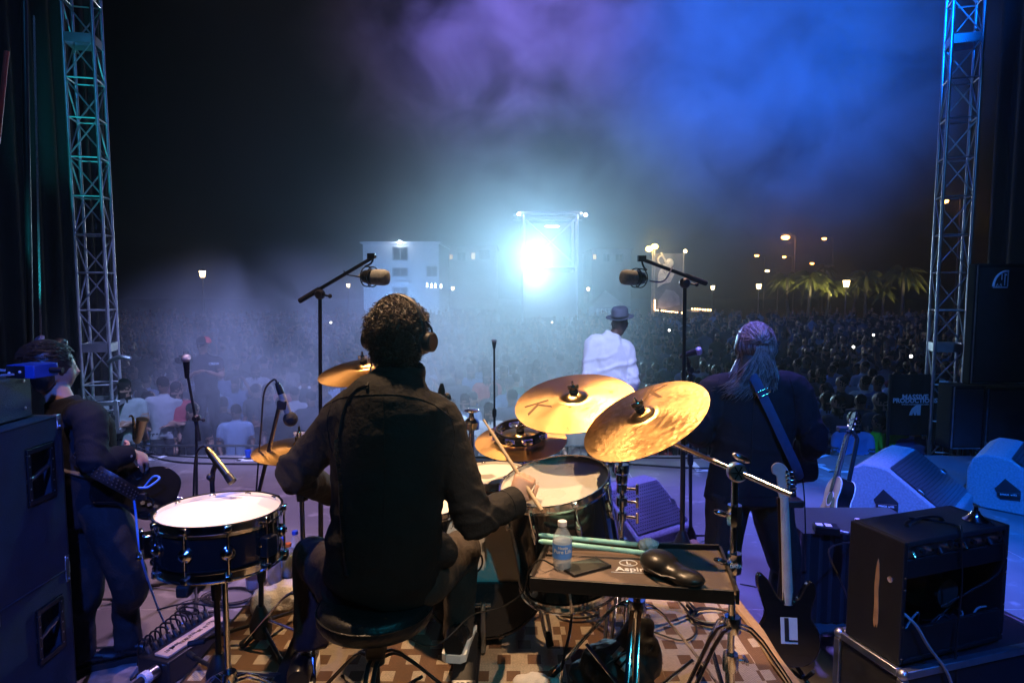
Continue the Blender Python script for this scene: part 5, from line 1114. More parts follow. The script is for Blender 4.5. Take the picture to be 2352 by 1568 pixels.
q = MB(M2); q.cyl((.066, -.02, .022), (.11, -.03, .018), .009); build(q, 'plug', 'mic_silver', t)
lead([M2 @ Vector((.11, -.03, .018)), M2 @ Vector((.14, -.06, -.01)), at(1905, 1260, 3.0), at(1930, 1330, 2.8), atz(1960, 1400, .3)], 'thin lead hanging from the small black box')
bottle('water_bottle', 'small water bottle standing behind the corner of the guitar amplifier', atz(1966, 1252, .543), .15, .028, 'cap_white', 'water', 'label_blue', .66)

# wedge monitors
P('wedge_carpet', (.26, .27, .30), .95, 0, .22, 60, .8, 300)
def grille_mat():
    m = P('grille', (.05, .055, .07), .35, .9, .1, 10); N, L, b = nodes_of(m); tc_ = N.new('ShaderNodeTexCoord'); mp = N.new('ShaderNodeMapping'); mp.inputs['Rotation'].default_value = (0, 0, R(45)); L.new(tc_.outputs['UV'], mp.inputs['Vector']); L.new(tc_.outputs['Object'], mp.inputs['Vector'])
    ck = N.new('ShaderNodeTexVoronoi'); ck.inputs['Scale'].default_value = 60; ck.inputs['Randomness'].default_value = 0.0; L.new(mp.outputs['Vector'], ck.inputs['Vector'])
    rp_ = N.new('ShaderNodeValToRGB'); rp_.color_ramp.elements[0].position = .30; rp_.color_ramp.elements[1].position = .36; rp_.color_ramp.elements[0].color = (.006, .006, .008, 1); rp_.color_ramp.elements[1].color = (.34, .36, .40, 1); L.new(ck.outputs['Distance'], rp_.inputs['Fac']); L.new(rp_.outputs['Color'], b.inputs['Base Color'])
grille_mat()
def wedge(label, base, rot, W=.62, s=1.0, badge=True):
    """profile in local y (depth) and z; the grille slopes up towards +y... sides at +-x"""
    t = thing('wedge_monitor', label, 'monitor speaker', base, rot, 'wedge monitors on the stage'); M = PM[t.name] @ Matrix.Scale(s, 4)
    prof = [(-.30, .004), (.20, .004), (.27, .03), (.30, .09), (.30, .26), (.27, .345), (.21, .385), (.10, .385), (.06, .375), (-.30, .115)]
    MX = Matrix(((0, 0, 1, 0), (1, 0, 0, 0), (0, 1, 0, 0), (0, 0, 0, 1)))
    q = MB(M); q.prism(prof, -W / 2, W / 2, MX); build(q, 'cabinet', 'wedge_carpet', t, angle=25, bevel=.014)
    q = MB(M); a, b2 = Vector((0, -.285, .135)), Vector((0, .075, .392)); dv = (b2 - a).normalized(); nn = Vector((0, -dv.z, dv.y)); mid = (a + b2) / 2 + nn * .0
    G = Matrix((Vector((1, 0, 0)), dv, nn)).transposed().to_4x4(); G.translation = mid
    q.grid(12, 8, lambda u, v: ((u - .5) * (W - .06), (v - .5) * .40, .004 + .010 * math.sin(math.pi * u) * math.sin(math.pi * v)), G); gr = build(q, 'grille', 'grille', t)
    for sx in (-1, 1):
        q = MB(M); q.box((sx * (W / 2 - .05), -.02, .01), (.05, .04, .012), G); build(q, 'grille_clip', 'steel', gr, bevel=.003)
        # pocket handle
        q = MB(M); cx_ = sx * (W / 2 + .0005)
        pent = [(-.03, .10), (.08, .09), (.115, .16), (.06, .24), (-.03, .17)]
        q.prism([(y + .02, z) for y, z in pent], min(cx_, cx_ + sx * .0025), max(cx_, cx_ + sx * .0025), MX); hd = build(q, 'handle_pocket', 'black_plastic', t, False)
        q = MB(M); q.box((cx_ + sx * .008, .055, .135), (.014, .125, .028), Matrix.Translation((0, .055, .135)) @ Matrix.Rotation(R(-8), 4, 'X') @ Matrix.Translation((0, -.055, -.135))); build(q, 'handle_bar', 'black_plastic', hd, bevel=.004)
        if badge:
            q = MB(M); F = Matrix.Translation((cx_ + sx * .0165, .055, .135)) @ Matrix.Rotation(R(-8), 4, 'X') @ frame(Vector((0, 0, 0)), Vector((sx, 0, 0)), (0, sx, 0)); text_mb(q, 'SYNCO  w152', .015, F, bold=.0003); build(q, 'lettering', 'white_print', hd, False)
    return t
w0 = atz(2090, 1190, 0); wedge('large blue-lit wedge monitor behind the guitar amplifier', (w0.x + .06, w0.y + .1, 0), R(46), .72, 1.25)
w1 = atz(2318, 1150, 0); wedge('second blue-lit wedge monitor at the right edge of the stage', (w1.x + .10, w1.y - .05, 0), R(46), .72, 1.25)
w2 = atz(1470, 1240, 0); wedge('wedge monitor with its grille turned to the drum kit behind the floor tom', (w2.x, w2.y + .1, 0), R(35), .60, 1.0)
w3 = atz(490, 1318, 0); wedge('rounded back of a wedge monitor behind the snare drum', (w3.x, w3.y + .1, 0), R(168), .56, .80)

# guitars
P('maple_teal', (.42, .38, .28), .4, 0, .12, 14, coat=.3); P('rosewood', (.03, .016, .010), .5, 0, .3, 14); P('spruce', (.46, .27, .12), .35, 0, .15, 5, coat=.4); P('guitar_black', (.006, .006, .007), .1, 0, .2, 5, coat=.8); P('binding', (.7, .68, .62), .4, 0, .05, 20); P('plate_white', (.62, .62, .60), .4, 0, .06, 20)
def outline(half, n=8):
    pts = [Vector((x, y, 0)) for x, y in half]; pts, _ = catmull(pts, [1] * len(pts), n, True); return [(p.x, p.y) for p in pts]
def strat(M):
    t = thing('electric_guitar', 'black electric guitar seen from its back on a stand beside the drum rug', 'guitar', M=M)
    body = outline([(0, -.02), (.10, .0), (.155, .08), (.150, .17), (.118, .235), (.125, .30), (.145, .355), (.14, .405), (.115, .42), (.085, .39), (.055, .335), (.0, .325), (-.045, .335), (-.085, .41), (-.125, .455), (-.15, .45), (-.155, .40), (-.135, .32), (-.118, .245), (-.15, .17), (-.155, .08), (-.10, .0)])
    q = MB(M); q.prism(body, -.022, .022); build(q, 'body', 'guitar_black', t, angle=30, bevel=.007)
    q = MB(M); q.tube([(0, .30, .012), (0, .40, .018), (0, .66, .018), (0, .86, .014)], [(.016, .028), (.014, .027), (.011, .024), (.010, .021)], 14, up=(0, 0, 1)); build(q, 'neck', 'maple_teal', t)
    q = MB(M); q.box((0, .58, .0245 - .048 + .048 - .052), (.05, .54, .006)) ; build(q, 'fingerboard', 'rosewood', t, bevel=.001)
    head = outline([(-.022, .85), (.020, .85), (.030, .90), (.034, .95), (.026, 1.0), (.0, 1.035), (-.035, 1.04), (-.058, 1.02), (-.056, .985), (-.036, .97), (-.032, .93)], 5)
    q = MB(M); q.prism(head, .0, .014); build(q, 'headstock', 'maple_teal', t, angle=30, bevel=.002)
    for i in range(6):
        y = .885 + i * .022; x = .028 + .003 * math.sin(i); q = MB(M); q.cyl((x - .010, y, .013), (x - .010, y, .024), .007); q.cyl((x, y, .018), (x + .024, y, .018), .003); q.box((x + .028, y, .018), (.010, .012, .006)); build(q, 'tuner', 'chrome', t, bevel=.001)
    q = MB(M); q.box((0, .17, .0225), (.085, .135, .0015)); sp = build(q, 'spring_cover', 'plate_white', t)
    q = MB(M); q.box((-.012, .175, .0236), (.022, .12, .001)); q.box((.02, .118, .0236), (.045, .01, .001)); build(q, 'slot', 'black_plastic', sp)
    q = MB(M); q.box((0, .335, .0235), (.05, .06, .002)); build(q, 'neck_plate', 'chrome', t)
    return t
hdp = at(1797, 1062, 2.98); btm = at(1812, 1520, 2.84)
up_ = (hdp - btm).normalized(); L = (hdp - btm).length; zz = Vector((-.12, -1, .15)); zz = (zz - up_ * zz.dot(up_)).normalized(); xx = up_.cross(zz)
SM2 = Matrix((xx, up_, zz)).transposed().to_4x4(); SM2.translation = btm; strat(SM2 @ Matrix.Scale(L / 1.04, 4))
gs = thing('guitar_stand', 'black tubular stand holding the electric guitar', 'guitar stand', (btm.x, btm.y + .1, 0))
pk = at(1810, 1150, 3.03); q = MB(); q.cyl((btm.x - .01, btm.y + .15, .08), pk, .012); build(q, 'post', 'black_metal', gs)
q = MB(); q.box(pk + Vector((0, -.02, 0)), (.11, .07, .035)); build(q, 'yoke', 'black_plastic', gs, bevel=.008)
for a in (-2.2, -.9, 1.57):
    q = MB(); q.cyl((btm.x - .01, btm.y + .15, .30), (btm.x - .01 + .30 * math.cos(a), btm.y + .15 + .30 * math.sin(a), .014), .010); build(q, 'leg', 'black_metal', gs)
for sx in (-1, 1): q = MB(); q.tube([(btm.x - .01, btm.y + .15, .20), (btm.x + sx * .08, btm.y + .05, .14), (btm.x + sx * .09, btm.y - .05, btm.z - .012)], .009, 8, smooth=3); build(q, 'cradle_arm', 'rubber', gs)
# acoustic guitar facing left on a tubular stand
def acoustic(M):
    t = thing('acoustic_guitar', 'acoustic guitar with black sides and pale binding leaning on a stand', 'guitar', M=M)
    body = outline([(0, 0), (.12, .01), (.195, .09), (.19, .18), (.145, .26), (.128, .31), (.142, .38), (.13, .44), (.07, .485), (0, .49), (-.07, .485), (-.13, .44), (-.142, .38), (-.128, .31), (-.145, .26), (-.19, .18), (-.195, .09), (-.12, .01)])
    q = MB(M); q.prism(body, -.10, .0); build(q, 'sides', 'guitar_black', t, angle=30)
    q = MB(M); q.prism([(x * .985, y * .985 + .003) for x, y in body], .0002, .004); build(q, 'soundboard', 'spruce', t, angle=30)
    for z in (-.10, .0): q = MB(M); q.tube([(x, y, z) for x, y in body], .0035, 5, closed=True); build(q, 'binding', 'binding', t)
    q = MB(M); q.lathe([(0, .0045), (.05, .0045), (.05, .0055), (0, .0055)], 28, Matrix.Translation((0, .32, 0))); sh = build(q, 'sound_hole', 'black_plastic', t)
    q = MB(M); q.lathe([(.05, .0045), (.060, .0045), (.060, .0058), (.05, .0058)], 28, Matrix.Translation((0, .32, 0)), closed=True); build(q, 'rosette', 'binding', sh)
    q = MB(M); q.prism(outline([(.045, .28), (.06, .33), (.10, .30), (.115, .22), (.08, .19), (.055, .22)], 4), .0045, .006); build(q, 'pickguard', 'black_plastic', t)
    q = MB(M); q.box((0, .14, .009), (.15, .028, .010)); build(q, 'bridge', 'rosewood', t, bevel=.002)
    q = MB(M); q.tube([(0, .46, -.02), (0, .52, -.006), (0, .84, -.002)], [(.03, .026), (.014, .026), (.011, .022)], 12, up=(0, 0, 1)); build(q, 'neck', 'rosewood', t)
    q = MB(M); q.box((0, .605, .0105), (.05, .47, .006)); fb2 = build(q, 'fingerboard', 'rosewood', t, bevel=.001)
    for i in range(14): q = MB(M); q.box((0, .83 - .46 * (1 - .5 ** ((i + 1) / 9)), .0142), (.05, .0022, .0015)); build(q, 'fret', 'chrome', fb2, False)
    q = MB(M); q.prism(outline([(-.022, .84), (.022, .84), (.036, .92), (.038, 1.0), (.02, 1.03), (0, 1.02), (-.02, 1.03), (-.038, 1.0), (-.036, .92)], 4), -.014, .0); build(q, 'headstock', 'guitar_black', t, angle=30)
    for sx in (-1, 1):
        for i in range(3): q = MB(M); y = .875 + i * .045; q.cyl((sx * .03, y, -.007), (sx * .055, y, -.007), .003); q.ball((sx * .062, y, -.007), .010, 8, (.6, 1, .5)); q.cyl((sx * .02, y, 0), (sx * .02, y, .012), .004); build(q, 'tuner', 'chrome', t)
    q = MB(M)
    for i in range(6): x = -.019 + i * .0076; q.cyl((x * 1.3, .14, .0155), (x * .9, .86, .0165), .0006, n=4)
    build(q, 'strings', 'chrome', t)
    return t
hA = at(1962, 945, 4.80); bA = at(1882, 1238, 4.52)
up_ = (hA - bA).normalized(); L = (hA - bA).length; zz = Vector((-1.0, .10, .10)); zz = (zz - up_ * zz.dot(up_)).normalized(); xx = up_.cross(zz); AM = Matrix((xx, up_, zz)).transposed().to_4x4(); AM.translation = bA
acoustic(AM @ Matrix.Scale(L / 1.03, 4))
t = thing('guitar_stand', 'tall black bent-tube stand behind the acoustic guitar', 'guitar stand', (at(1930, 1190, 4.75).x, 4.85, 0))
q = MB(); q.tube([at(1924, 1240, 4.80) * 1, at(1932, 1190, 4.80), at(1965, 1030, 4.84), at(1967, 1004, 4.85), at(1955, 992, 4.85), at(1932, 982, 4.84)], .016, 10, smooth=5); build(q, 'bent_tube', 'black_metal', t)
q = MB(); q.box(at(1942, 985, 4.83), (.12, .06, .04)); build(q, 'yoke', 'rubber', t, bevel=.008)
q = MB(frame(at(1930, 1196, 4.80), Vector((.12, 0, 1)))); q.lathe([(0, -.05), (.028, -.05), (.028, .05), (0, .05)], 12); build(q, 'clutch', 'black_plastic', t)
ft2 = at(1924, 1240, 4.80)
for a in (-2.0, -.7, 1.4): q = MB(); q.cyl(ft2 + Vector((0, 0, .05)), (ft2.x + .30 * math.cos(a), 4.80 + .30 * math.sin(a), .014), .011); build(q, 'leg', 'black_metal', t)
q = MB(); q.cyl(ft2 + Vector((0, 0, .06)), (ft2.x, 4.80, .02), .012); build(q, 'lower_post', 'black_metal', t)

# ---------------------------------------------------------------- loudspeaker stacks at the right, banner with lettering
P('pa_black', (.007, .007, .009), .95, 0, .3, 6, .4, 200, spec=.1); P('print_blue', (.62, .72, .86), .7, 0, .05, 30)
def pa(name, label, x0, y0, x1, y1, Y, D, mat='pa_black'):
    a = at(x0, y0, Y); b2 = at(x1, y1, Y); t = thing(name, label, 'loudspeaker', ((a.x + b2.x) / 2, Y + D / 2, b2.z)); W = b2.x - a.x; H = a.z - b2.z; c_ = (a + b2) / 2
    q = MB(); q.box((c_.x, Y + D / 2, c_.z), (W, D, H)); build(q, 'cabinet', mat, t, False, bevel=.012)
    q = MB(); q.box((c_.x, Y - .008, c_.z), (W - .08, .012, H - .08)); build(q, 'grille', 'black_plastic', t, False)
    for x in (a.x + .02, b2.x - .02): q = MB(); q.box((x, Y - .006, c_.z), (.012, .010, H - .02)); build(q, 'edge_strip', 'alloy', t)
    q = MB(); q.box((c_.x, Y - .006, b2.z + .015), (W - .07, .010, .012)); build(q, 'edge_strip', 'alloy', t)
    return t, c_, W, H
t, c_, W, H = pa('loudspeaker_cabinet', 'tall black loudspeaker with a small outlined emblem at the right edge', 2242, 606, 2372, 882, 7.3, .12)
e0 = at(2300, 640, 7.28)
def emblem(c, s, parent, mat, solid):
    q = MB(frame(c, Vector((0, -1, 0)), (1, 0, 0)))
    arc = [(-.5 * s + s * (1 - math.cos(a)) * .86, -.5 * s + s * math.sin(a)) for a in [i * math.pi / 18 for i in range(9)]]
    if solid:
        q.prism([(-.55 * s, -.5 * s), (-.25 * s, -.5 * s), (-.18 * s, -.15 * s), (-.08 * s, -.5 * s), (.08 * s, -.5 * s), (.12 * s, -.15 * s), (.2 * s, -.5 * s), (.5 * s, -.5 * s), (.5 * s, .5 * s), (.05 * s, .45 * s), (-.3 * s, .15 * s), (-.48 * s, -.2 * s)], 0, .004)
    else:
        q.tube([(x, y, .003) for x, y in arc] + [(.42 * s, .48 * s, .003)], .012 * s / .16, 5); q.box((-.05 * s, -.56 * s, .003), (.95 * s, .05 * s, .004)); q.box((.42 * s, 0, .003), (.05 * s, 1.0 * s, .004)); q.box((.22 * s, -.05 * s, .003), (.05 * s, .8 * s, .004)); q.box((.02 * s, .12 * s, .003), (.05 * s, .4 * s, .004)); q.ball((.30 * s, .26 * s, .003), .06 * s, 8, (1, 1, .1))
        for x in (-.25, -.02): q.tube([((x - .07) * s, -.5 * s, .003), (x * s, -.32 * s, .003), ((x + .07) * s, -.5 * s, .003)], .02 * s, 4)
    return build(q, 'emblem', mat, parent, False)
emblem(e0, .17, t, 'print_blue', False)
pa('subwoofer_cabinet', 'broad black subwoofer cabinet under the right loudspeaker', 2188, 886, 2262, 1032, 7.25, .25); pa('subwoofer_cabinet', 'second subwoofer cabinet at the right picture edge', 2266, 890, 2375, 1036, 7.2, .25)
t = thing('crew_banner', 'black cloth panel with pale lettering and emblem beside the right truss', 'banner', (at(2105, 950, 8.45).x, 8.45, -.3))
a = at(2050, 860, 8.45); b2 = at(2150, 1000, 8.45); q = MB(); q.grid(12, 10, lambda u, v: (a.x + (b2.x - a.x) * u, 8.47 + .02 * math.sin(u * 11), b2.z + (a.z - b2.z) * v)); build(q, 'cloth', 'black_drape', t)
for x in (a.x, b2.x): q = MB(); q.cyl((x, 8.49, GZ), (x, 8.49, a.z), .02); build(q, 'pole', 'black_metal', t)
q = MB()
for txt, sz_, yy in (('MASSIVE', .092, 912), ('PRODUCTIONS', .083, 920), ('www.massivepro.com', .040, 928)): text_mb(q, txt, sz_, frame(at(2102, yy, 8.43), Vector((0, -1, 0)), (1, 0, 0)), bold=.003 if sz_ > .06 else .0)
build(q, 'lettering', 'print_blue', t, False); emblem(at(2102, 941, 8.43), .14, t, 'print_blue', True)

# ================================================================== PEOPLE
def obj_color_mat(name, rough=.9, bump=.2, bscale=60):
    m = bpy.data.materials.new(name); m.use_nodes = True; N, L, b = nodes_of(m)
    oi = N.new('ShaderNodeObjectInfo'); tc_ = N.new('ShaderNodeTexCoord'); n = N.new('ShaderNodeTexNoise'); n.inputs['Scale'].default_value = 7; n.inputs['Detail'].default_value = 4; L.new(tc_.outputs['Object'], n.inputs['Vector'])
    mr = N.new('ShaderNodeMapRange'); mr.inputs['To Min'].default_value = .7; mr.inputs['To Max'].default_value = 1.25; L.new(n.outputs['Fac'], mr.inputs['Value'])
    hv = N.new('ShaderNodeHueSaturation'); L.new(oi.outputs['Color'], hv.inputs['Color']); L.new(mr.outputs['Result'], hv.inputs['Value']); L.new(hv.outputs['Color'], b.inputs['Base Color']); b.inputs['Roughness'].default_value = rough
    MATS[name] = m; return m
def skin_mat(name, cols):
    m = bpy.data.materials.new(name); m.use_nodes = True; N, L, b = nodes_of(m)
    oi = N.new('ShaderNodeObjectInfo'); r = N.new('ShaderNodeValToRGB'); L.new(oi.outputs['Random'], r.inputs['Fac'])
    e = r.color_ramp.elements; e[0].color = (*cols[0], 1); e[1].color = (*cols[-1], 1)
    for i, c in enumerate(cols[1:-1]): x = e.new((i + 1) / (len(cols) - 1)); x.color = (*c, 1)
    tc_ = N.new('ShaderNodeTexCoord'); n = N.new('ShaderNodeTexNoise'); n.inputs['Scale'].default_value = 22; n.inputs['Detail'].default_value = 5; L.new(tc_.outputs['Object'], n.inputs['Vector'])
    mr = N.new('ShaderNodeMapRange'); mr.inputs['To Min'].default_value = .82; mr.inputs['To Max'].default_value = 1.15; L.new(n.outputs['Fac'], mr.inputs['Value'])
    hv = N.new('ShaderNodeHueSaturation'); L.new(r.outputs['Color'], hv.inputs['Color']); L.new(mr.outputs['Result'], hv.inputs['Value']); L.new(hv.outputs['Color'], b.inputs['Base Color'])
    b.inputs['Roughness'].default_value = .5; b.inputs['Subsurface Weight'].default_value = .0
    MATS[name] = m; return m
skin_mat('skin', [(.50, .29, .20), (.50, .29, .20)]); skin_mat('skin_dark', [(.10, .05, .032), (.10, .05, .032)]); skin_mat('skin_crowd', [(.40, .24, .17), (.16, .08, .05), (.28, .15, .10), (.09, .045, .03)])
P('hair_brown', (.045, .026, .015), .45, 0, .4, 30); P('hair_black', (.010, .009, .009), .4, 0, .3, 30); P('hair_grey', (.055, .045, .038), .45, 0, .35, 40); P('hair_streak', (.36, .31, .27), .38, 0, .35, 40); P('hair_mid', (.11, .085, .07), .4, 0, .35, 40); P('beard', (.03, .018, .012), .7, 0, .3, 60)
P('shirt_black', (.014, .0125, .012), .82, 0, .25, 9, .35, 70, spec=.25); P('jacket_black', (.012, .013, .017), .85, 0, .2, 8, .3, 180, spec=.25); P('trousers_black', (.013, .013, .015), .85, 0, .3, 9, .3, 120); P('trousers_brown', (.040, .030, .024), .85, 0, .25, 9, .3, 120); P('shoe_black', (.010, .010, .011), .28, 0, .3, 10); P('sole_white', (.70, .71, .70), .5, 0, .1, 15)
P('jacket_white', (.78, .78, .78), .8, 0, .05, 6, .2, 40); P('hat_grey', (.10, .11, .14), .8, 0, .15, 10)
def head(mb, M, s=1.0, nx=28, ny=22, mi=0):
    """head with brow, eye sockets, nose, lips and chin; local y = face direction, z up, origin at the centre of the head"""
    old = mb.m; mb.m = mi; vs = []; fs = []
    for j in range(ny + 1):
        t = math.pi * j / ny
        for i in range(nx):
            a = 2 * math.pi * i / nx; x, y, z = math.sin(t) * math.cos(a), math.sin(t) * math.sin(a), math.cos(t)
            X, Y, Z = x * .077, y * .097, z * .118
            if z < 0: k = -z; X *= 1 - .30 * k ** 1.3; Y = Y * (1 - .12 * k) + (.022 * k if y > 0 else .030 * k)
            else: X *= 1 + .06 * (1 - z) * z * 4; Y -= .006 * z
            if y > 0:
                G = lambda cx, cz, sx, sz: math.exp(-((abs(x) - cx) / sx) ** 2 - ((z - cz) / sz) ** 2)
                Y += .026 * G(0, -.20, .13, .15) * y + .010 * G(0, -.02, .10, .16) * y - .012 * G(.36, .02, .17, .12) * y + .006 * G(.3, .20, .3, .09) * y + .007 * G(0, -.50, .22, .07) * y + .010 * G(0, -.80, .22, .14) * y - .004 * G(0, -.63, .25, .05) * y
            vs.append((X * s, Y * s, Z * s))
    for j in range(ny):
        for i in range(nx): k = (i + 1) % nx; fs.append((j * nx + i, (j + 1) * nx + i, (j + 1) * nx + k, j * nx + k))
    mb.add(vs, fs, M)
    for sg in (-1, 1):
        E = M @ Matrix.Translation((sg * .076 * s, -.008 * s, -.012 * s)) @ Matrix.Rotation(sg * R(18), 4, 'Z'); mb.ball((0, 0, 0), .034 * s, 12, (.30, .62, 1.0), E); mb.ball((sg * .006 * s, -.004 * s, .012 * s), .022 * s, 10, (.35, .8, .8), E); mb.ball((sg * .004 * s, .004 * s, -.024 * s), .012 * s, 8, (.5, .9, 1), E)
    mb.m = old
def hand(mb, wrist, dirv, back, curl=.6, s=1.0, spread=.10, thumb=1, mi=0):
    """palm, four unequal bent fingers and a thumb off the side of the palm; back = direction of the back of the hand"""
    old = mb.m; mb.m = mi; d = Vector(dirv).normalized(); b = Vector(back); b = (b - d * b.dot(d)).normalized(); x = d.cross(b)
    W = Vector(wrist); k = s
    mb.tube([W - d * .02 * k, W + d * .02 * k, W + d * .055 * k, W + d * .085 * k], [(.017 * k, .024 * k), (.015 * k, .030 * k), (.014 * k, .038 * k), (.011 * k, .036 * k)], 14, up=b, smooth=3)
    for i, (off, L_) in enumerate(((-.030, .066), (-.010, .076), (.010, .071), (.028, .056))):
        p = W + d * .078 * k + x * off * k * thumb; dv = (d + x * thumb * off * spread * 18).normalized(); pts = [p - dv * .01 * k]; a = 0
        for q_, f in enumerate((.45, .32, .26)):
            a += curl * (.7 if q_ == 0 else .95); e = dv * math.cos(a) - b * math.sin(a); pts.append(pts[-1] + e * (L_ * f * 1.15 * k))
        mb.tube(pts, [.0098 * k, .0092 * k, .0085 * k, .0065 * k], 8, smooth=3)
    p = W + d * .022 * k - x * thumb * .024 * k; t1 = (d * .62 - x * thumb * .65 - b * .35).normalized(); t2 = (d * .85 - x * thumb * .1 - b * .55).normalized()
    mb.tube([p, p + t1 * .036 * k, p + t1 * .036 * k + t2 * .030 * k, p + t1 * .036 * k + t2 * .055 * k], [.014 * k, .0115 * k, .010 * k, .007 * k], 8, smooth=3)
    mb.m = old
def folds(amp, sc, stretch=(1, 1, 1)):
    def f(p, n):
        q = Vector((p.x * stretch[0], p.y * stretch[1], p.z * stretch[2])); w_ = 1 - abs(noise.noise(q * sc)) * 2
        return amp * (w_ * .7 + noise.noise(q * sc * 2.3) * .6)
    return f
def limb(mb, pts, rs, n=16, sm=5, up=None): mb.tube(pts, rs, n, smooth=sm, up=up)
def shoe(mbu, mbs, heel, toe_dir, z, L=.28, w_=.048):
    d = Vector(toe_dir).normalized(); h = Vector(heel); h.z = z
    p = [h + d * L * f for f in (0, .12, .4, .65, .85, .98)]; top = [.085, .10, .085, .065, .055, .035]; wd = [.8, .9, .85, 1.05, 1.0, .55]
    vs = []; fs = []; n = 10
    for i, c in enumerate(p):
        for k in range(n): a = 2 * math.pi * k / n; sd = Vector((-d.y, d.x, 0)); vs.append(c + sd * (w_ * wd[i] * math.cos(a)) + Vector((0, 0, .018 + top[i] / 2 + top[i] / 2 * math.sin(a))))
    for i in range(5):
        for k in range(n): j = (k + 1) % n; fs.append((i * n + k, i * n + j, (i + 1) * n + j, (i + 1) * n + k))
    fs.append(list(range(n))); fs.append(list(range(5 * n, 6 * n))[::-1]); mbu.add(vs, fs)
    sd = Vector((-d.y, d.x, 0)); o = []
    for f, ww in ((-.03, .55), (.03, .95), (.35, .90), (.68, 1.12), (.9, .95), (1.02, .4)): o.append((f, ww))
    ring = [h + d * L * f + sd * w_ * ww for f, ww in o] + [h + d * L * f - sd * w_ * ww for f, ww in o[::-1]]; m_ = len(ring)
    mbs.add([q + Vector((0, 0, .001)) for q in ring] + [q + Vector((0, 0, .030)) for q in ring], [list(range(m_))[::-1], list(range(m_, 2 * m_))] + [(i, (i + 1) % m_, m_ + (i + 1) % m_, m_ + i) for i in range(m_)])

# ------------------------------------------------------------------ the drummer
dr = thing('person', 'seated drummer in a black shirt and headphones seen from behind', 'person', (sc_.x, sc_.y, RZ))
Hc = at(915, 772, 2.20); HF = (Vector((.42, .9, -.05))).normalized(); HM = frame(Hc, Vector((0, 0, 1)) - HF * Vector((0, 0, 1)).dot(HF), Vector((HF.y, -HF.x, 0)))
neck0 = at(922, 880, 2.13)
shL, shR = at(802, 948, 2.10), at(1008, 964, 2.12); elL, wrL = at(678, 1085, 2.14), at(765, 1135, 2.48); elR, wrR = at(1090, 1192, 2.07), at(1182, 1152, 2.21)
hdir = (at(1214, 1080, 2.26) - wrR)
body = MB(); head(body, HM, 1.0)
limb(body, [Hc + Vector((-.005, -.03, -.06)), Hc + Vector((0, -.035, -.13)), neck0, neck0 - Vector((0, 0, .10))], [.058, .056, .062, .08], 16)
limb(body, [neck0 - Vector((0, 0, .08)), at(900, 1100, 2.08), at(880, 1290, 2.07)], [(.10, .14), (.09, .13), (.10, .14)], 16, up=(0, 1, 0))
for s_, e_, w_, hd_, th_ in ((shL, elL, wrL, Vector((.45, .9, .1)), -1), (shR, elR, wrR, hdir, 1)):
    limb(body, [neck0 - Vector((0, 0, .09)), s_ - Vector((0, 0, .01)), e_, w_], [.05, .034, .028, .024], 12); hand(body, w_, hd_, Vector((.25, -.75, .6)) if th_ > 0 else Vector((0, -.2, 1)), .95, 1.05, .06, th_ * -1)
body = remesh(body, .0065, 3); build(body, 'body', 'skin', dr, angle=80)
sh = MB()
tor = [at(868, 1345, 2.07), at(876, 1305, 2.06), at(886, 1210, 2.045), at(890, 1100, 2.06), at(893, 1000, 2.08), at(902, 930, 2.10), at(915, 888, 2.13), at(925, 862, 2.15), at(928, 843, 2.155)]
limb(sh, tor, [(.118, .178), (.122, .186), (.115, .176), (.112, .180), (.112, .186), (.108, .168), (.086, .112), (.068, .074), (.064, .068)], 32, 5, up=(0, 1, 0))
limb(sh, [at(960, 1290, 2.10), at(1010, 1270, 2.10), at(1048, 1285, 2.10)], [.10, .07, .02], 12)        # shirt tail pulled over the right hip
limb(sh, [at(870, 938, 2.11), shL, shL.lerp(elL, .35), shL.lerp(elL, .75), elL, elL.lerp(wrL, .2), elL.lerp(wrL, .6), wrL], [.072, .070, .067, .062, .060, .057, .050, .046], 20)
limb(sh, [at(965, 945, 2.12), shR, shR.lerp(elR, .35), shR.lerp(elR, .8), elR, elR.lerp(wrR, .3), elR.lerp(wrR, .75), wrR - (wrR - elR).normalized() * .02], [.072, .073, .070, .063, .061, .056, .050, .046], 20)
fd1 = folds(.009, 8, (1, 1, 1.5)); fd2 = folds(.011, 22)
def ridge(p, axis, fr, sc=11, seed=0):
    t = p.dot(axis) * fr + 2.2 * noise.noise(p * sc + Vector((seed, 0, 0))); return max(0, math.sin(t)) ** 2
axL = (elL - shL).normalized(); axR = (elR - shR).normalized(); fxL = (wrL - elL).normalized(); fxR = (wrR - elR).normalized(); drag = Vector((.5, 0, .86)); drag2 = Vector((-.45, 0, .9))
def sfold(p, n):
    v = fd1(p, n) * .45
    for e_, s_, ax_, fx_ in ((elL, shL, axL, fxL), (elR, shR, axR, fxR)):
        w_ = max(0, 1 - (p - e_).length / .17); v += .012 * w_ * ridge(p, (ax_ - fx_).normalized(), 95) + .006 * w_ * ridge(p, ax_, 150, 14, 3)
        w2_ = max(0, 1 - (p - s_).length / .16); v += .007 * w2_ * ridge(p, (ax_ + Vector((0, 0, .6))).normalized(), 80, 9, 5)
    wb = max(0, 1 - abs(p.z - 1.14) / .28); v += .010 * wb * (ridge(p, drag, 46, 5, 1) * max(0, noise.noise(p * 4.1)) * 2 + ridge(p, drag2, 40, 5, 7) * max(0, noise.noise(p * 3.7 + Vector((9, 0, 0)))) * 2)
    return v
sh = remesh(sh, .0075, 5, sfold); shirt = build(sh, 'shirt', 'shirt_black', dr, angle=80)
q = MB(); cl = [neck0 + Vector((.070 * math.cos(a), .068 * math.sin(a) + .02, .030 + .012 * math.sin(a))) for a in [i * math.pi / 12 for i in range(24)]]; q.tube(cl, [(.024, .008)] * 24, 8, closed=True, up=(0, 0, 1)); build(q, 'collar', 'shirt_black', shirt)
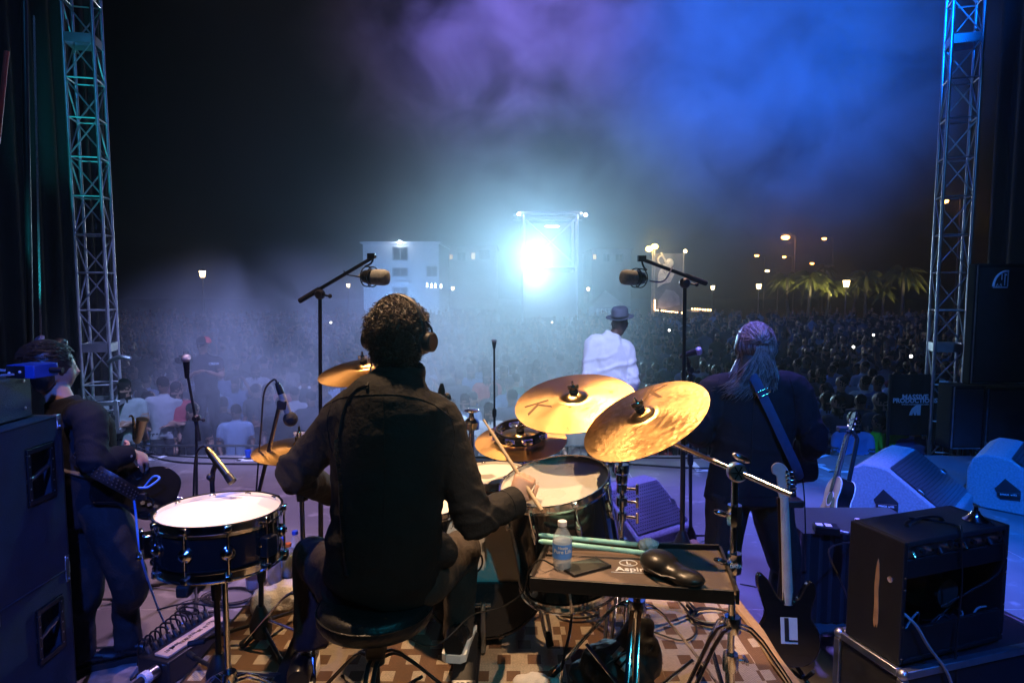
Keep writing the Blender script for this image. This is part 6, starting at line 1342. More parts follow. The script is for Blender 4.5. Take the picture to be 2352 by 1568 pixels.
q = MB(frame(wrR - (wrR - elR).normalized() * .055, wrR - elR)); q.lathe([(.046, 0), (.054, .004), (.056, .055), (.050, .060), (.047, .05), (.044, .004)], 20, closed=True); build(q, 'cuff', 'shirt_black', shirt)
def seam(pts):   # yoke seam across the shoulders
    q = MB(); q.tube(pts, .0022, 5, smooth=5); return q
tr = MB()
hipR, knR, anR = at(960, 1330, 2.10), at(1062, 1262, 2.46), at(1052, 1462, 2.44); hipL, knL, anL = at(800, 1340, 2.12), at(715, 1275, 2.42), at(714, 1490, 2.30)
limb(tr, [at(870, 1355, 2.05), at(880, 1330, 2.13)], [(.12, .17), (.11, .16)], 20, 3, up=(0, 1, 0))
limb(tr, [at(900, 1330, 2.12), hipR, hipR.lerp(knR, .6), knR, knR.lerp(anR, .15), knR.lerp(anR, .6), anR], [.10, .10, .082, .072, .066, .060, .056], 18)
limb(tr, [at(850, 1330, 2.12), hipL, hipL.lerp(knL, .6), knL, knL.lerp(anL, .15), knL.lerp(anL, .6), anL], [.10, .10, .080, .070, .066, .062, .058], 18)
tr = remesh(tr, .010, 4, folds(.006, 14, (1, 1, .6))); build(tr, 'trousers', 'trousers_brown', dr, angle=80)
for hl, dv, z in ((Vector((anR.x - .005, 2.30, 0)), Vector((.12, 1, 0)), RZ + .068), (Vector((anL.x - .01, 2.18, 0)), Vector((-.18, 1, 0)), RZ + .006)):
    u_, s_ = MB(), MB(); shoe(u_, s_, hl, dv, z); so = build(u_, 'shoe', 'shoe_black', dr); build(s_, 'sole', 'sole_white', so)
from mathutils.bvhtree import BVHTree
def cling(mb, pix, off=.003):
    bv_ = BVHTree.FromPolygons([tuple(v) for v in mb.v], mb.f); out_ = []
    for x_, y_ in pix:
        h_ = bv_.ray_cast(EYE, ray(x_, y_).normalized())
        if h_[0] is not None: out_.append(h_[0] + h_[1] * off)
    return out_
def dense(pix, k=8):
    v_, _ = catmull([Vector((x_, y_, 0)) for x_, y_ in pix], [1] * len(pix), k); return [(q_.x, q_.y) for q_ in v_]
for pix in (((742, 935), (790, 912), (860, 906), (930, 908), (990, 926), (1040, 962)), ((764, 918), (752, 962), (756, 1010), (768, 1050)), ((1026, 938), (1044, 990), (1040, 1040), (1030, 1080)), ((880, 908), (882, 1000), (884, 1100), (880, 1200), (878, 1290))):
    pts_ = cling(sh, dense(pix), .0008)
    if len(pts_) > 4: q = MB(); q.tube(pts_, .0016, 5); build(q, 'seam', 'shirt_black', shirt)
# curly hair: a cap and many small curls
hr = MB(); hr.ball((0, -.012, .022), .1, 24, (.88, 1.06, 1.02), HM); hr.ball((0, -.045, -.035), .085, 20, (.86, .72, .95), HM)
hr = remesh(hr, .010, 2, lambda p, n: .010 * noise.noise(p * 38) + .006 * noise.noise(p * 90)); hcap = build(hr, 'hair', 'hair_brown', dr, angle=80)
cu = MB(); rr = random.Random(3); hv = hr.v; nF = len(hr.f)
Hi = HM.inverted()
for _ in range(3800):
    f = hr.f[rr.randrange(nF)]; p = hv[f[0]].lerp(hv[f[2]], rr.random()); lp = Hi @ p
    if lp.y > .055 and lp.z < .055: continue
    nrm = (p - (Hc + Vector((0, -.01, 0)))).normalized(); t1 = nrm.orthogonal().normalized(); t1.rotate(Matrix.Rotation(rr.uniform(0, 6.28), 3, nrm)); t2 = nrm.cross(t1)
    L_ = rr.uniform(.010, .026); rad = rr.uniform(.004, .009); ph_ = rr.uniform(0, 6.28); tw = rr.uniform(3.5, 7.5); k_ = 6
    cu.tube([p + nrm * (L_ * i / k_) + t1 * (rad * (math.cos(ph_ + tw * i / k_) - math.cos(ph_))) + t2 * (rad * (math.sin(ph_ + tw * i / k_) - math.sin(ph_))) + Vector((0, 0, -.004 * (i / k_) ** 2)) for i in range(k_ + 1)], [.0022, .0020, .0018, .0016, .0013, .001, .0006], 3)
stuff(build(cu, 'curls', 'hair_brown', hcap, angle=180))
bd_ = MB(); bd_.ball((0, .050, -.085), .058, 18, (.92, .82, .62), HM); bd_.ball((.045, .02, -.065), .032, 12, (.5, .9, 1.1), HM); bd_.ball((-.045, .02, -.065), .032, 12, (.5, .9, 1.1), HM); bd_ = remesh(bd_, .007, 2, lambda p, n: .005 * noise.noise(p * 120)); build(bd_, 'beard', 'beard', dr)
# headphones and coiled lead
hp = thing('headphones', 'black headphones worn by the drummer', 'headphones', M=HM)
q = MB(HM); q.tube([(-.108, -.004, -.01)] + [(.112 * math.cos(a), -.012, .012 + .128 * math.sin(a)) for a in [math.pi - i * math.pi / 14 for i in range(15)]] + [(.108, -.004, -.01)], [(.012, .005)] * 17, 8, up=(0, 1, 0)); build(q, 'headband', 'black_plastic', hp)
for sg in (-1, 1):
    E = HM @ Matrix.Translation((sg * .088, .002, -.015)) @ Matrix.Rotation(sg * R(90), 4, 'Y'); q = MB(E); q.lathe([(0, .0), (.040, .0), (.043, .010), (.040, .020), (.034, .024), (.033, .046), (.028, .050), (0, .050)], 28); ec = build(q, 'ear_cup', 'black_plastic', hp); q = MB(E); q.lathe([(.024, -.002), (.041, -.003), (.043, .006), (.040, .012), (.024, .012)], 28, closed=True); build(q, 'ear_pad', 'black_leather', ec)
    q = MB(HM); q.tube([(sg * .112, -.01, .055), (sg * .128, .002, .03), (sg * .130, .006, .0)], .004, 6, smooth=4); build(q, 'slider', 'black_metal', hp)
q = MB(HM); q.tube([(.100, -.012, .07), (.085, .004, .045), (.095, .012, .028), (.108, .010, .018)], .0022, 5, smooth=4); build(q, 'jumper_wire', 'cable_black', hp)
path = [HM @ Vector((-.098, -.02, -.055)), HM @ Vector((-.085, -.035, -.10))] + cling(sh, dense(((846, 884), (820, 894), (800, 920), (786, 960), (777, 1010)), 3), .004)
q = MB(); q.tube(path, .0032, 6, smooth=4)
cpts = []; A = path[-1]; way = [A] + cling(sh, dense(((776, 1012), (784, 1100), (788, 1180), (794, 1260), (802, 1318)), 5), .009); wp, _ = catmull(way, [1] * len(way), 9)
for i, p in enumerate(wp): a = i * 2.1; cpts.append(p + Vector((.0062 * math.cos(a), .0062 * math.sin(a), 0)))
q.tube(cpts, .0024, 5); build(q, 'coiled_lead', 'cable_black', hp)
# stick in the right hand
hcen = wrR + hdir.normalized() * .075; sdv = (at(1162, 1012, 2.34) - at(1216, 1095, 2.25)).normalized(); q = MB(); q.tube([hcen - sdv * .12, hcen, hcen + sdv * .22, hcen + sdv * .27, hcen + sdv * .285], [.0075, .0075, .006, .0035, .0045], 10); tag(build(q, 'drumstick', 'stick_wood'), 'wooden drumstick held in the drummer right hand', 'drumstick')
# in-ear lead from the phone over the drummer knee
lead([atz(1280, 1303, TZ + .006), atz(1268, 1296, TZ + .014), atz(1240, 1285, TZ + .035), at(1215, 1310, 2.1), at(1200, 1360, 2.15), at(1150, 1395, 2.2), at(1085, 1412, 2.25), at(1020, 1470, 2.2), at(980, 1482, 2.15), at(930, 1460, 2.1)], 'thin lead drooping from the phone to the drummer', .0028)

# ------------------------------------------------------------------ the long-haired guitarist
gt = thing('person', 'long-haired guitarist in a black jacket with a blue strap seen from behind', 'person', (at(1730, 1300, 3.4).x, 3.42, .0))
GX = lambda x, y, Y=3.4: at(x, y, Y)
Hg = GX(1735, 797, 3.42); GF = Vector((.25, 1, -.12)).normalized(); GM = frame(Hg, Vector((0, 0, 1)) - GF * GF.z, Vector((GF.y, -GF.x, 0)))
bdy = MB(); head(bdy, GM, 1.02); limb(bdy, [Hg + Vector((0, -.02, -.06)), GX(1730, 880), GX(1728, 940)], [.058, .06, .09], 14)
limb(bdy, [GX(1728, 920), GX(1730, 1040), GX(1732, 1100)], [(.09, .15), (.09, .13), (.1, .14)], 16, up=(0, 1, 0))
gsL, geL, gwL = GX(1640, 900, 3.42), GX(1600, 990, 3.36), GX(1660, 1010, 3.72); gsR, geR, gwR = GX(1822, 895, 3.42), GX(1868, 1015, 3.38), GX(1800, 1060, 3.68)
for s_, e_, w_, th_ in ((gsL, geL, gwL, 1), (gsR, geR, gwR, -1)): limb(bdy, [GX(1728, 910), s_, e_, w_], [.06, .045, .038, .028], 12); hand(bdy, w_, (w_ - e_) + Vector((0, .0, 0)), (0, -.3, 1), .9, 1, .06, th_)
bdy = remesh(bdy, .008, 3); build(bdy, 'body', 'skin', gt, angle=80)
jk = MB()
limb(jk, [GX(1722, 1145), GX(1724, 1100), GX(1727, 1030), GX(1729, 960), GX(1730, 905), GX(1731, 876), GX(1732, 862)], [(.150, .245), (.140, .228), (.125, .205), (.130, .222), (.115, .200), (.085, .115), (.070, .085)], 32, 5, up=(0, 1, 0))
limb(jk, [GX(1700, 892), gsL, gsL.lerp(geL, .5), geL, geL.lerp(gwL, .4), gwL], [.085, .088, .080, .072, .064, .050], 18); limb(jk, [GX(1765, 888), gsR, gsR.lerp(geR, .5), geR, geR.lerp(gwR, .4), gwR], [.085, .088, .082, .074, .064, .050], 18)
fg0 = folds(.005, 11, (1.6, 1, .6)); axg = [((e_ - s_).normalized(), (w_ - e_).normalized(), e_, s_) for s_, e_, w_ in ((gsL, geL, gwL), (gsR, geR, gwR))]
def gfold(p, n):
    v = fg0(p, n) * .5
    for a_1, f_1, e_1, s_1 in axg: v += .014 * max(0, 1 - (p - e_1).length / .20) * ridge(p, (a_1 - f_1).normalized(), 75) + .007 * max(0, 1 - (p - s_1).length / .15) * ridge(p, a_1, 70, 8, 2)
    return v + .006 * max(0, 1 - abs(p.z - 1.05) / .2) * ridge(p, Vector((.35, 0, .93)), 48, 5, 4)
jk = remesh(jk, .009, 4, gfold); jko = build(jk, 'jacket', 'jacket_black', gt, angle=80)
for pix in (((1732, 905), (1728, 980), (1726, 1060), (1724, 1138)), ((1652, 868), (1640, 905), (1638, 960), (1642, 1000)), ((1812, 862), (1824, 905), (1828, 960), (1824, 1010)), ((1625, 1136), (1680, 1140), (1740, 1141), (1800, 1138), (1830, 1132))):
    pts_ = cling(jk, dense(pix), .0012)
    if len(pts_) > 4: q = MB(); q.tube(pts_, .0026, 5); build(q, 'seam', 'jacket_black', jko)
tg = MB()
for (hx, kx_, ax2, fx) in ((1670, 1655, 1650, 1640), (1775, 1800, 1815, 1825)):
    an = atz(fx, 1470, .10); limb(tg, [GX(hx, 1120), GX(hx, 1170), GX(kx_, 1280), Vector((an.x, 3.42, .42)), Vector((an.x, 3.43, .06))], [.115, .11, .088, .078, .085], 18)
limb(tg, [GX(1690, 1115), GX(1760, 1115)], [(.12, .12)] * 2, 16, 3)
tg = remesh(tg, .012, 5, folds(.007, 10, (1.5, 1, .5))); build(tg, 'trousers', 'trousers_black', gt, angle=80)
for fx in (1640, 1825):
    an = atz(fx, 1470, .10); u_, s_ = MB(), MB(); shoe(u_, s_, Vector((an.x, 3.36, 0)), Vector((.1, 1, 0)), .003); so = build(u_, 'shoe', 'shoe_black', gt); build(s_, 'sole', 'rubber', so)
hr = MB(); hr.ball((0, -.012, .014), .1, 24, (.88, 1.0, 1.0), GM); hr.ball((0, -.05, -.05), .082, 20, (.95, .62, 1.15), GM); limb(hr, [GM @ Vector((0, -.07, -.06)), GM @ Vector((-.03, -.085, -.15)), GM @ Vector((-.07, -.075, -.225))], [(.035, .075), (.028, .07), (.012, .05)], 14, up=(0, 1, 0))
hr = remesh(hr, .010, 4, folds(.003, 30, (3, 1, .5))); hcap = build(hr, 'hair', 'hair_grey', gt, angle=80)
stv = MB(); stv2 = MB(); rr = random.Random(9); tie = GM @ Vector((.012, -.118, .012))
for _ in range(1900):
    a = rr.uniform(-2.2, 2.2); el = rr.uniform(-.1, 1.55)
    st_ = GM @ Vector((.100 * math.sin(a) * math.cos(el), -.110 * math.cos(a) * math.cos(el) - .012, .020 + .114 * math.sin(el)))
    out = (st_ - Hg).normalized()
    if rr.random() < .45:   # swept back to the tie and falling
        mid = st_.lerp(tie, .5) + out * .020; e1 = tie + Vector((rr.uniform(-.035, .035), -.008, -.05)); e2 = e1 + Vector((rr.uniform(-.07, .05), rr.uniform(-.01, .02), -rr.uniform(.07, .14))); pts = [st_, mid, tie + Vector((rr.uniform(-.012, .012), 0, rr.uniform(-.012, .012))), e1, e2, e2 + Vector((rr.uniform(-.05, .02), 0, -rr.uniform(.02, .06)))]
    else:
        sx = math.sin(a); e0 = GM @ Vector((.092 * sx, -.10 * max(.1, math.cos(a)) - .01, -.06)); e1 = e0 + Vector((-.02 + .03 * sx + rr.uniform(-.02, .02), -.012, -.10 - rr.uniform(0, .04))); e2 = e1 + Vector((-.05 + .03 * sx + rr.uniform(-.03, .03), rr.uniform(-.02, .02), -rr.uniform(.03, .09))); pts = [st_, (st_ + e0) / 2 + out * .012, e0, e1, e2]
    wd_ = rr.uniform(.0012, .0032); (stv if rr.random() < .5 else stv2).tube(pts, [wd_] * (len(pts) - 1) + [.0005], 3, smooth=3)
stuff(build(stv, 'strands', 'hair_streak', hcap, angle=180)); stuff(build(stv2, 'strands', 'hair_mid', hcap, angle=180))
P('strap_blue', (.035, .075, .15), .6, 0, .12, 30, .3, 200)
sp_ = thing('guitar_strap', 'blue woven strap with a steel slider across the guitarist back', 'strap', GX(1790, 940, 3.26))
wy = [GX(1722, 862, 3.30), GX(1735, 872, 3.272), GX(1748, 900, 3.262), GX(1772, 950, 3.255), GX(1800, 1010, 3.262), GX(1830, 1075, 3.28), GX(1838, 1100, 3.34)]
q = MB(); q.tube(wy, [(.003, .024)] * len(wy), 8, smooth=6, up=(0, -1, 0)); build(q, 'webbing', 'strap_blue', sp_)
bc_ = GX(1753, 902, 3.252); dv = (wy[3] - wy[2]).normalized(); sd = dv.cross(Vector((0, -1, 0))).normalized(); q = MB(); rg = [bc_ + sd * .031 * a + dv * .013 * b2 for a, b2 in ((-1, -1), (1, -1), (1, 1), (-1, 1))]
for i in range(4): q.cyl(rg[i], rg[(i + 1) % 4], .003, n=8)
build(q, 'slider', 'chrome', sp_)
eg = thing('electric_guitar', 'dark guitar held by the long-haired man, only its lower edge showing', 'guitar', GX(1840, 1090, 3.62))
q = MB(frame(GX(1812, 1075, 3.66), Vector((0, 1, .1)), (.9, 0, .4))); q.prism(outline([(-.16, -.11), (0, -.13), (.14, -.10), (.16, 0), (.12, .12), (0, .10), (-.14, .13), (-.18, .02)]), -.02, .02); build(q, 'body', 'guitar_black', eg, bevel=.006)
q = MB(); q.tube([GX(1800, 1070, 3.66), GX(1640, 1005, 3.80)], [(.012, .022)] * 2, 10); build(q, 'neck', 'maple_teal', eg); q = MB(); q.box(GX(1622, 998, 3.82), (.13, .02, .07)); build(q, 'headstock', 'maple_teal', eg, bevel=.008)
lead([GX(1842, 1090, 3.60), GX(1848, 1150, 3.55), GX(1850, 1260, 3.5), atz(1845, 1380, .02), atz(1800, 1360, .008), atz(1700, 1340, .008)], 'black guitar lead hanging beside the long-haired guitarist leg', .004)

# ------------------------------------------------------------------ the bass player
bp_ = thing('person', 'bass player in a dark suit beside the stacked cabinets', 'person', (at(230, 1400, 3.2).x, 3.2, 0))
Bx = lambda x, y, Y=3.12: at(x, y, Y)
Hb = Bx(118, 848, 3.12); BF = Vector((.62, .78, -.03)).normalized(); BMx = frame(Hb, (Vector((.06, 0, 1)) - BF * BF.dot(Vector((.06, 0, 1)))), Vector((BF.y, -BF.x, 0)))
bdy = MB(); head(bdy, BMx, 1.04); limb(bdy, [Hb + Vector((0, -.02, -.06)), Bx(134, 905), Bx(150, 960)], [.056, .056, .07], 14); limb(bdy, [Bx(165, 975), Bx(190, 1060), Bx(200, 1130)], [(.07, .07), (.08, .08), (.09, .08)], 14, up=(1, .4, 0))
bsR, beR, bwR = Bx(206, 960, 3.00), Bx(216, 1062, 2.92), Bx(306, 1040, 3.10)
limb(bdy, [Bx(170, 945), bsR, beR, bwR], [.06, .045, .038, .027], 12); hand(bdy, bwR, Vector((.35, .75, -.55)), Vector((.5, -.2, .7)), .7, 1.0, .08, -1)
bsL, beL, bwL = Bx(150, 965, 3.30), Bx(190, 1065, 3.42), Bx(255, 1050, 3.62); limb(bdy, [Bx(160, 945), bsL, beL, bwL], [.06, .045, .038, .027], 12); hand(bdy, bwL, Vector((.6, .6, .2)), Vector((0, -.3, -1)), .9, 1, .06, 1)
bdy = remesh(bdy, .008, 3); build(bdy, 'body', 'skin', bp_, angle=80)
jk = MB()
limb(jk, [Bx(208, 1185, 3.14), Bx(202, 1130), Bx(188, 1050), Bx(175, 992), Bx(160, 956), Bx(148, 932), Bx(142, 915)], [(.150, .125), (.140, .115), (.150, .115), (.165, .112), (.13, .09), (.082, .072), (.070, .066)], 28, 5, up=(.80, .6, 0))
limb(jk, [Bx(178, 952, 3.06), bsR, bsR.lerp(beR, .5), beR, beR.lerp(bwR, .45), bwR.lerp(beR, .06)], [.070, .074, .066, .060, .052, .044], 18); limb(jk, [Bx(160, 958, 3.2), bsL, beL, beL.lerp(bwL, .9)], [.085, .085, .07, .05], 16)
axb = (beR - bsR).normalized(); fxb = (bwR - beR).normalized(); fb0 = folds(.005, 12)
jk = remesh(jk, .009, 4, lambda p, n: fb0(p, n) * .6 + .012 * max(0, 1 - (p - beR).length / .16) * ridge(p, (axb - fxb).normalized(), 90) + .008 * max(0, 1 - (p - bsR).length / .16) * ridge(p, (axb + Vector((.4, 0, .4))).normalized(), 80, 9, 5)); jko = build(jk, 'jacket', 'jacket_black', bp_, angle=80)
q = MB(); q.ball(bwR.lerp(beR, .12) + Vector((.03, -.035, .0)), .008, 10); build(q, 'cuff_button', 'mic_silver', jko)
tg = MB(); f1, f2 = atz(305, 1488, .06), atz(195, 1512, .06)
limb(tg, [Bx(235, 1170, 3.10), Bx(262, 1235, 3.06), Bx(300, 1350, 3.08), Vector((f1.x - .02, f1.y - .01, .30)), Vector((f1.x - .02, f1.y, .07))], [.105, .098, .076, .062, .060], 18); limb(tg, [Bx(190, 1170, 3.14), Bx(195, 1240, 3.16), Bx(198, 1360, 3.14), Vector((f2.x - .01, f2.y, .30)), Vector((f2.x - .01, f2.y, .07))], [.105, .098, .078, .064, .062], 18); limb(tg, [Bx(190, 1160), Bx(235, 1160)], [.11, .11], 14, 3)
tg = remesh(tg, .012, 5, folds(.008, 11, (1, 1, .7))); build(tg, 'trousers', 'trousers_black', bp_, angle=80)
for f_, dv in ((f1, Vector((1, .25, 0))), (f2, Vector((.8, .5, 0)))): u_, s_ = MB(), MB(); shoe(u_, s_, f_ - dv.normalized() * .07, dv, .003, .29, .05); so = build(u_, 'shoe', 'shoe_black', bp_); build(s_, 'sole', 'rubber', so)
hr = MB(); hr.ball((0, -.016, .030), .1, 24, (.84, 1.02, .98), BMx); hr.ball((0, -.06, -.02), .075, 18, (.95, .65, 1.1), BMx); hr.ball((.0, .03, .095), .06, 16, (1.05, .9, .6), BMx); hr.ball((.02, .045, .125), .032, 14, (1.1, 1.0, .7), BMx)
hr = remesh(hr, .009, 3, folds(.004, 34, (1, 2.5, 1))); hcap = build(hr, 'hair', 'hair_black', bp_, angle=80)
stv = MB()
for _ in range(700):
    a = rr.uniform(0, 6.28); el = rr.uniform(.15, 1.5); p = BMx @ Vector((.086 * math.cos(a) * math.cos(el), -.016 + .104 * math.sin(a) * math.cos(el), .035 + .10 * math.sin(el)))
    lp = BMx.inverted() @ p
    if lp.y > .07 and lp.z < .08: continue
    o_ = (p - Hb).normalized(); bk = (BMx.to_3x3() @ Vector((0, -1, .1))); stv.tube([p - bk * .02, p + o_ * .008, p + o_ * .008 + bk * .012, p + o_ * .004 + bk * rr.uniform(.018, .03)], [.0018, .0018, .0014, .0005], 3, smooth=2)
stuff(build(stv, 'strands', 'hair_black', hcap, angle=180))
# bass guitar and studded strap
bg_ = thing('bass_guitar', 'dark bass guitar slung low at the bass player hip', 'bass guitar', Bx(320, 1150, 3.05))
GMx = frame(Bx(312, 1120, 3.10), Vector((.35, -.45, .5)), Vector((.75, .45, -.55))); q = MB(GMx); q.prism(outline([(.19, 0), (.17, .10), (.08, .14), (-.02, .105), (-.10, .14), (-.20, .12), (-.17, .05), (-.18, -.05), (-.14, -.12), (-.03, -.10), (.08, -.14), (.17, -.10)]), -.02, .02); build(q, 'body', 'guitar_black', bg_, bevel=.008)
q = MB(GMx); q.box((-.45, 0, .012), (.66, .05, .022)); build(q, 'neck', 'rosewood', bg_, bevel=.005); q = MB(GMx); q.box((-.85, .01, .006), (.16, .09, .014)); build(q, 'headstock', 'guitar_black', bg_, bevel=.01)
q = MB(GMx); q.cyl((.185, 0, 0), (.215, 0, 0), .008); build(q, 'strap_button', 'chrome', bg_)
for i in range(4): q = MB(GMx); q.cyl((.06 + i * .03, -.08, .02), (.06 + i * .03, -.08, .032), .010); build(q, 'knob', 'chrome', bg_)
stp = thing('guitar_strap', 'black studded strap running down the bass player back to the bass', 'strap', Bx(230, 1090, 2.9))
wy = [Bx(168, 1045, 2.955), Bx(190, 1062, 2.925), Bx(225, 1085, 2.875), Bx(270, 1110, 2.885), Bx(310, 1134, 2.95), Bx(330, 1145, 3.0)]
q = MB(); q.tube(wy, [(.0035, .030)] * 6, 8, smooth=6, up=(.2, -.9, .25)); build(q, 'leather', 'black_leather', stp)
wpp, _ = catmull(wy, [1] * 6, 5)
for i, p in enumerate(wpp[1:-3]):
    for off in (-.016, .0, .016):
        q = MB(); q.ball(p + Vector((.08, -.006, 0)) * 0 + Vector((-.0, -.0055, .001)) + Vector((.35, .0, .9)).normalized() * off, .0042, 6); build(q, 'stud', 'steel', stp)
q = MB(); q.box(Bx(323, 1140, 2.965), (.05, .02, .035), None); build(q, 'strap_lock', 'black_metal', stp, bevel=.006); 
lead([Bx(330, 1120, 3.06), Bx(352, 1094, 3.05), Bx(366, 1098, 3.04), Bx(340, 1118, 3.0), Bx(310, 1125, 2.98), Bx(312, 1180, 2.96), Bx(330, 1300, 3.0), atz(385, 1442, .01), atz(420, 1430, .008)], 'bright blue instrument cable hanging from the bass to the floor', .0052, 'cable_blue')

# ------------------------------------------------------------------ the singer in white
sg_ = thing('person', 'singer in a white jacket and grey hat facing the crowd', 'person', (at(1400, 1090, 6.5).x, 6.5, 0))
Sx = lambda x, y, Y=6.5: at(x, y, Y)
Hs = Sx(1424, 742); SF = Vector((.45, 1, -.06)).normalized(); SGM = frame(Hs, Vector((0, 0, 1)) - SF * SF.z, Vector((SF.y, -SF.x, 0)))
bdy = MB(); head(bdy, SGM, .98); limb(bdy, [Hs + Vector((0, 0, -.06)), Sx(1408, 772), Sx(1400, 790)], [.058, .06, .09], 12); limb(bdy, [Sx(1400, 790), Sx(1400, 880), Sx(1398, 920)], [(.09, .14), (.09, .13), (.1, .14)], 14, up=(0, 1, 0))
ssL, seL, swL = Sx(1362, 790), Sx(1348, 900, 6.42), Sx(1352, 985, 6.4); ssR, seR, swR = Sx(1438, 802), Sx(1452, 880, 6.5), Sx(1440, 900, 6.85)
for s_, e_, w_, th_, hd_ in ((ssL, seL, swL, 1, Vector((0, 0, -1))), (ssR, seR, swR, -1, Vector((0, 1, .3)))): limb(bdy, [Sx(1400, 795), s_, e_, w_], [.06, .045, .038, .028], 12); hand(bdy, w_, hd_, (-1, -.2, 0) if th_ > 0 else (0, 0, 1), .4, 1, .08, th_)
bdy = remesh(bdy, .010, 3); build(bdy, 'body', 'skin_dark', sg_, angle=80)
jk = MB(); limb(jk, [Sx(1398, 960), Sx(1398, 910), Sx(1400, 860), Sx(1400, 815), Sx(1402, 790), Sx(1406, 772), Sx(1409, 764)], [(.15, .23), (.135, .205), (.13, .20), (.13, .205), (.11, .165), (.08, .09), (.07, .075)], 24, 5, up=(0, 1, 0))
limb(jk, [Sx(1385, 788), ssL, ssL.lerp(seL, .5), seL, swL.lerp(seL, .15)], [.08, .082, .075, .066, .056], 16); limb(jk, [Sx(1420, 795), ssR, ssR.lerp(seR, .5), seR, swR], [.08, .082, .078, .070, .056], 16)
fs0 = folds(.009, 9, (1, 1, .8)); axs = (seR - ssR).normalized()
jk = remesh(jk, .011, 3, lambda p, n: fs0(p, n) + .022 * max(0, 1 - (p - Sx(1432, 875)).length / .22) * ridge(p, Vector((.8, 0, .6)), 60, 7, 3) + .012 * max(0, 1 - abs(p.z - 1.15) / .2) * ridge(p, Vector((-.3, 0, .95)), 42, 5, 8)); build(jk, 'jacket', 'jacket_white', sg_, angle=80)
tg = MB(); 
for fx, kx_ in ((1365, 1370), (1425, 1425)): fo = Sx(fx, 1090); limb(tg, [Sx(kx_, 950), Sx(kx_, 1020), Vector((fo.x, 6.5, .06))], [.12, .09, .085], 16); 
tg = remesh(tg, .014, 4); build(tg, 'trousers', 'trousers_black', sg_, angle=80)
for fx in (1362, 1428): fo = Sx(fx, 1090); u_, s_ = MB(), MB(); shoe(u_, s_, Vector((fo.x, 6.44, 0)), Vector((0, 1, 0)), .003); so = build(u_, 'shoe', 'shoe_black', sg_); build(s_, 'sole', 'rubber', so)
ht_ = thing('fedora_hat', 'grey fedora hat worn by the singer in white', 'hat', M=SGM)
HT = SGM @ Matrix.Translation((0, -.01, .055)) @ Matrix.Rotation(R(13), 4, 'X'); q = MB(HT); q.lathe([(.088, .0), (.090, .03), (.084, .085), (.070, .105), (.030, .098), (0, .090)], 28, Matrix.Diagonal((.95, 1.12, 1, 1))); build(q, 'crown', 'hat_grey', ht_, angle=70)
q = MB(HT); q.lathe([(.086, .0), (.115, -.004), (.145, .006), (.146, .009), (.115, .0), (.086, .004)], 32, Matrix.Diagonal((.95, 1.08, 1, 1)), closed=True); build(q, 'brim', 'hat_grey', ht_, angle=70)
q = MB(HT); q.lathe([(.0895, .002), (.0925, .002), (.0935, .028), (.0895, .028)], 28, Matrix.Diagonal((.95, 1.12, 1, 1)), closed=True); build(q, 'band', 'black_cloth', ht_)

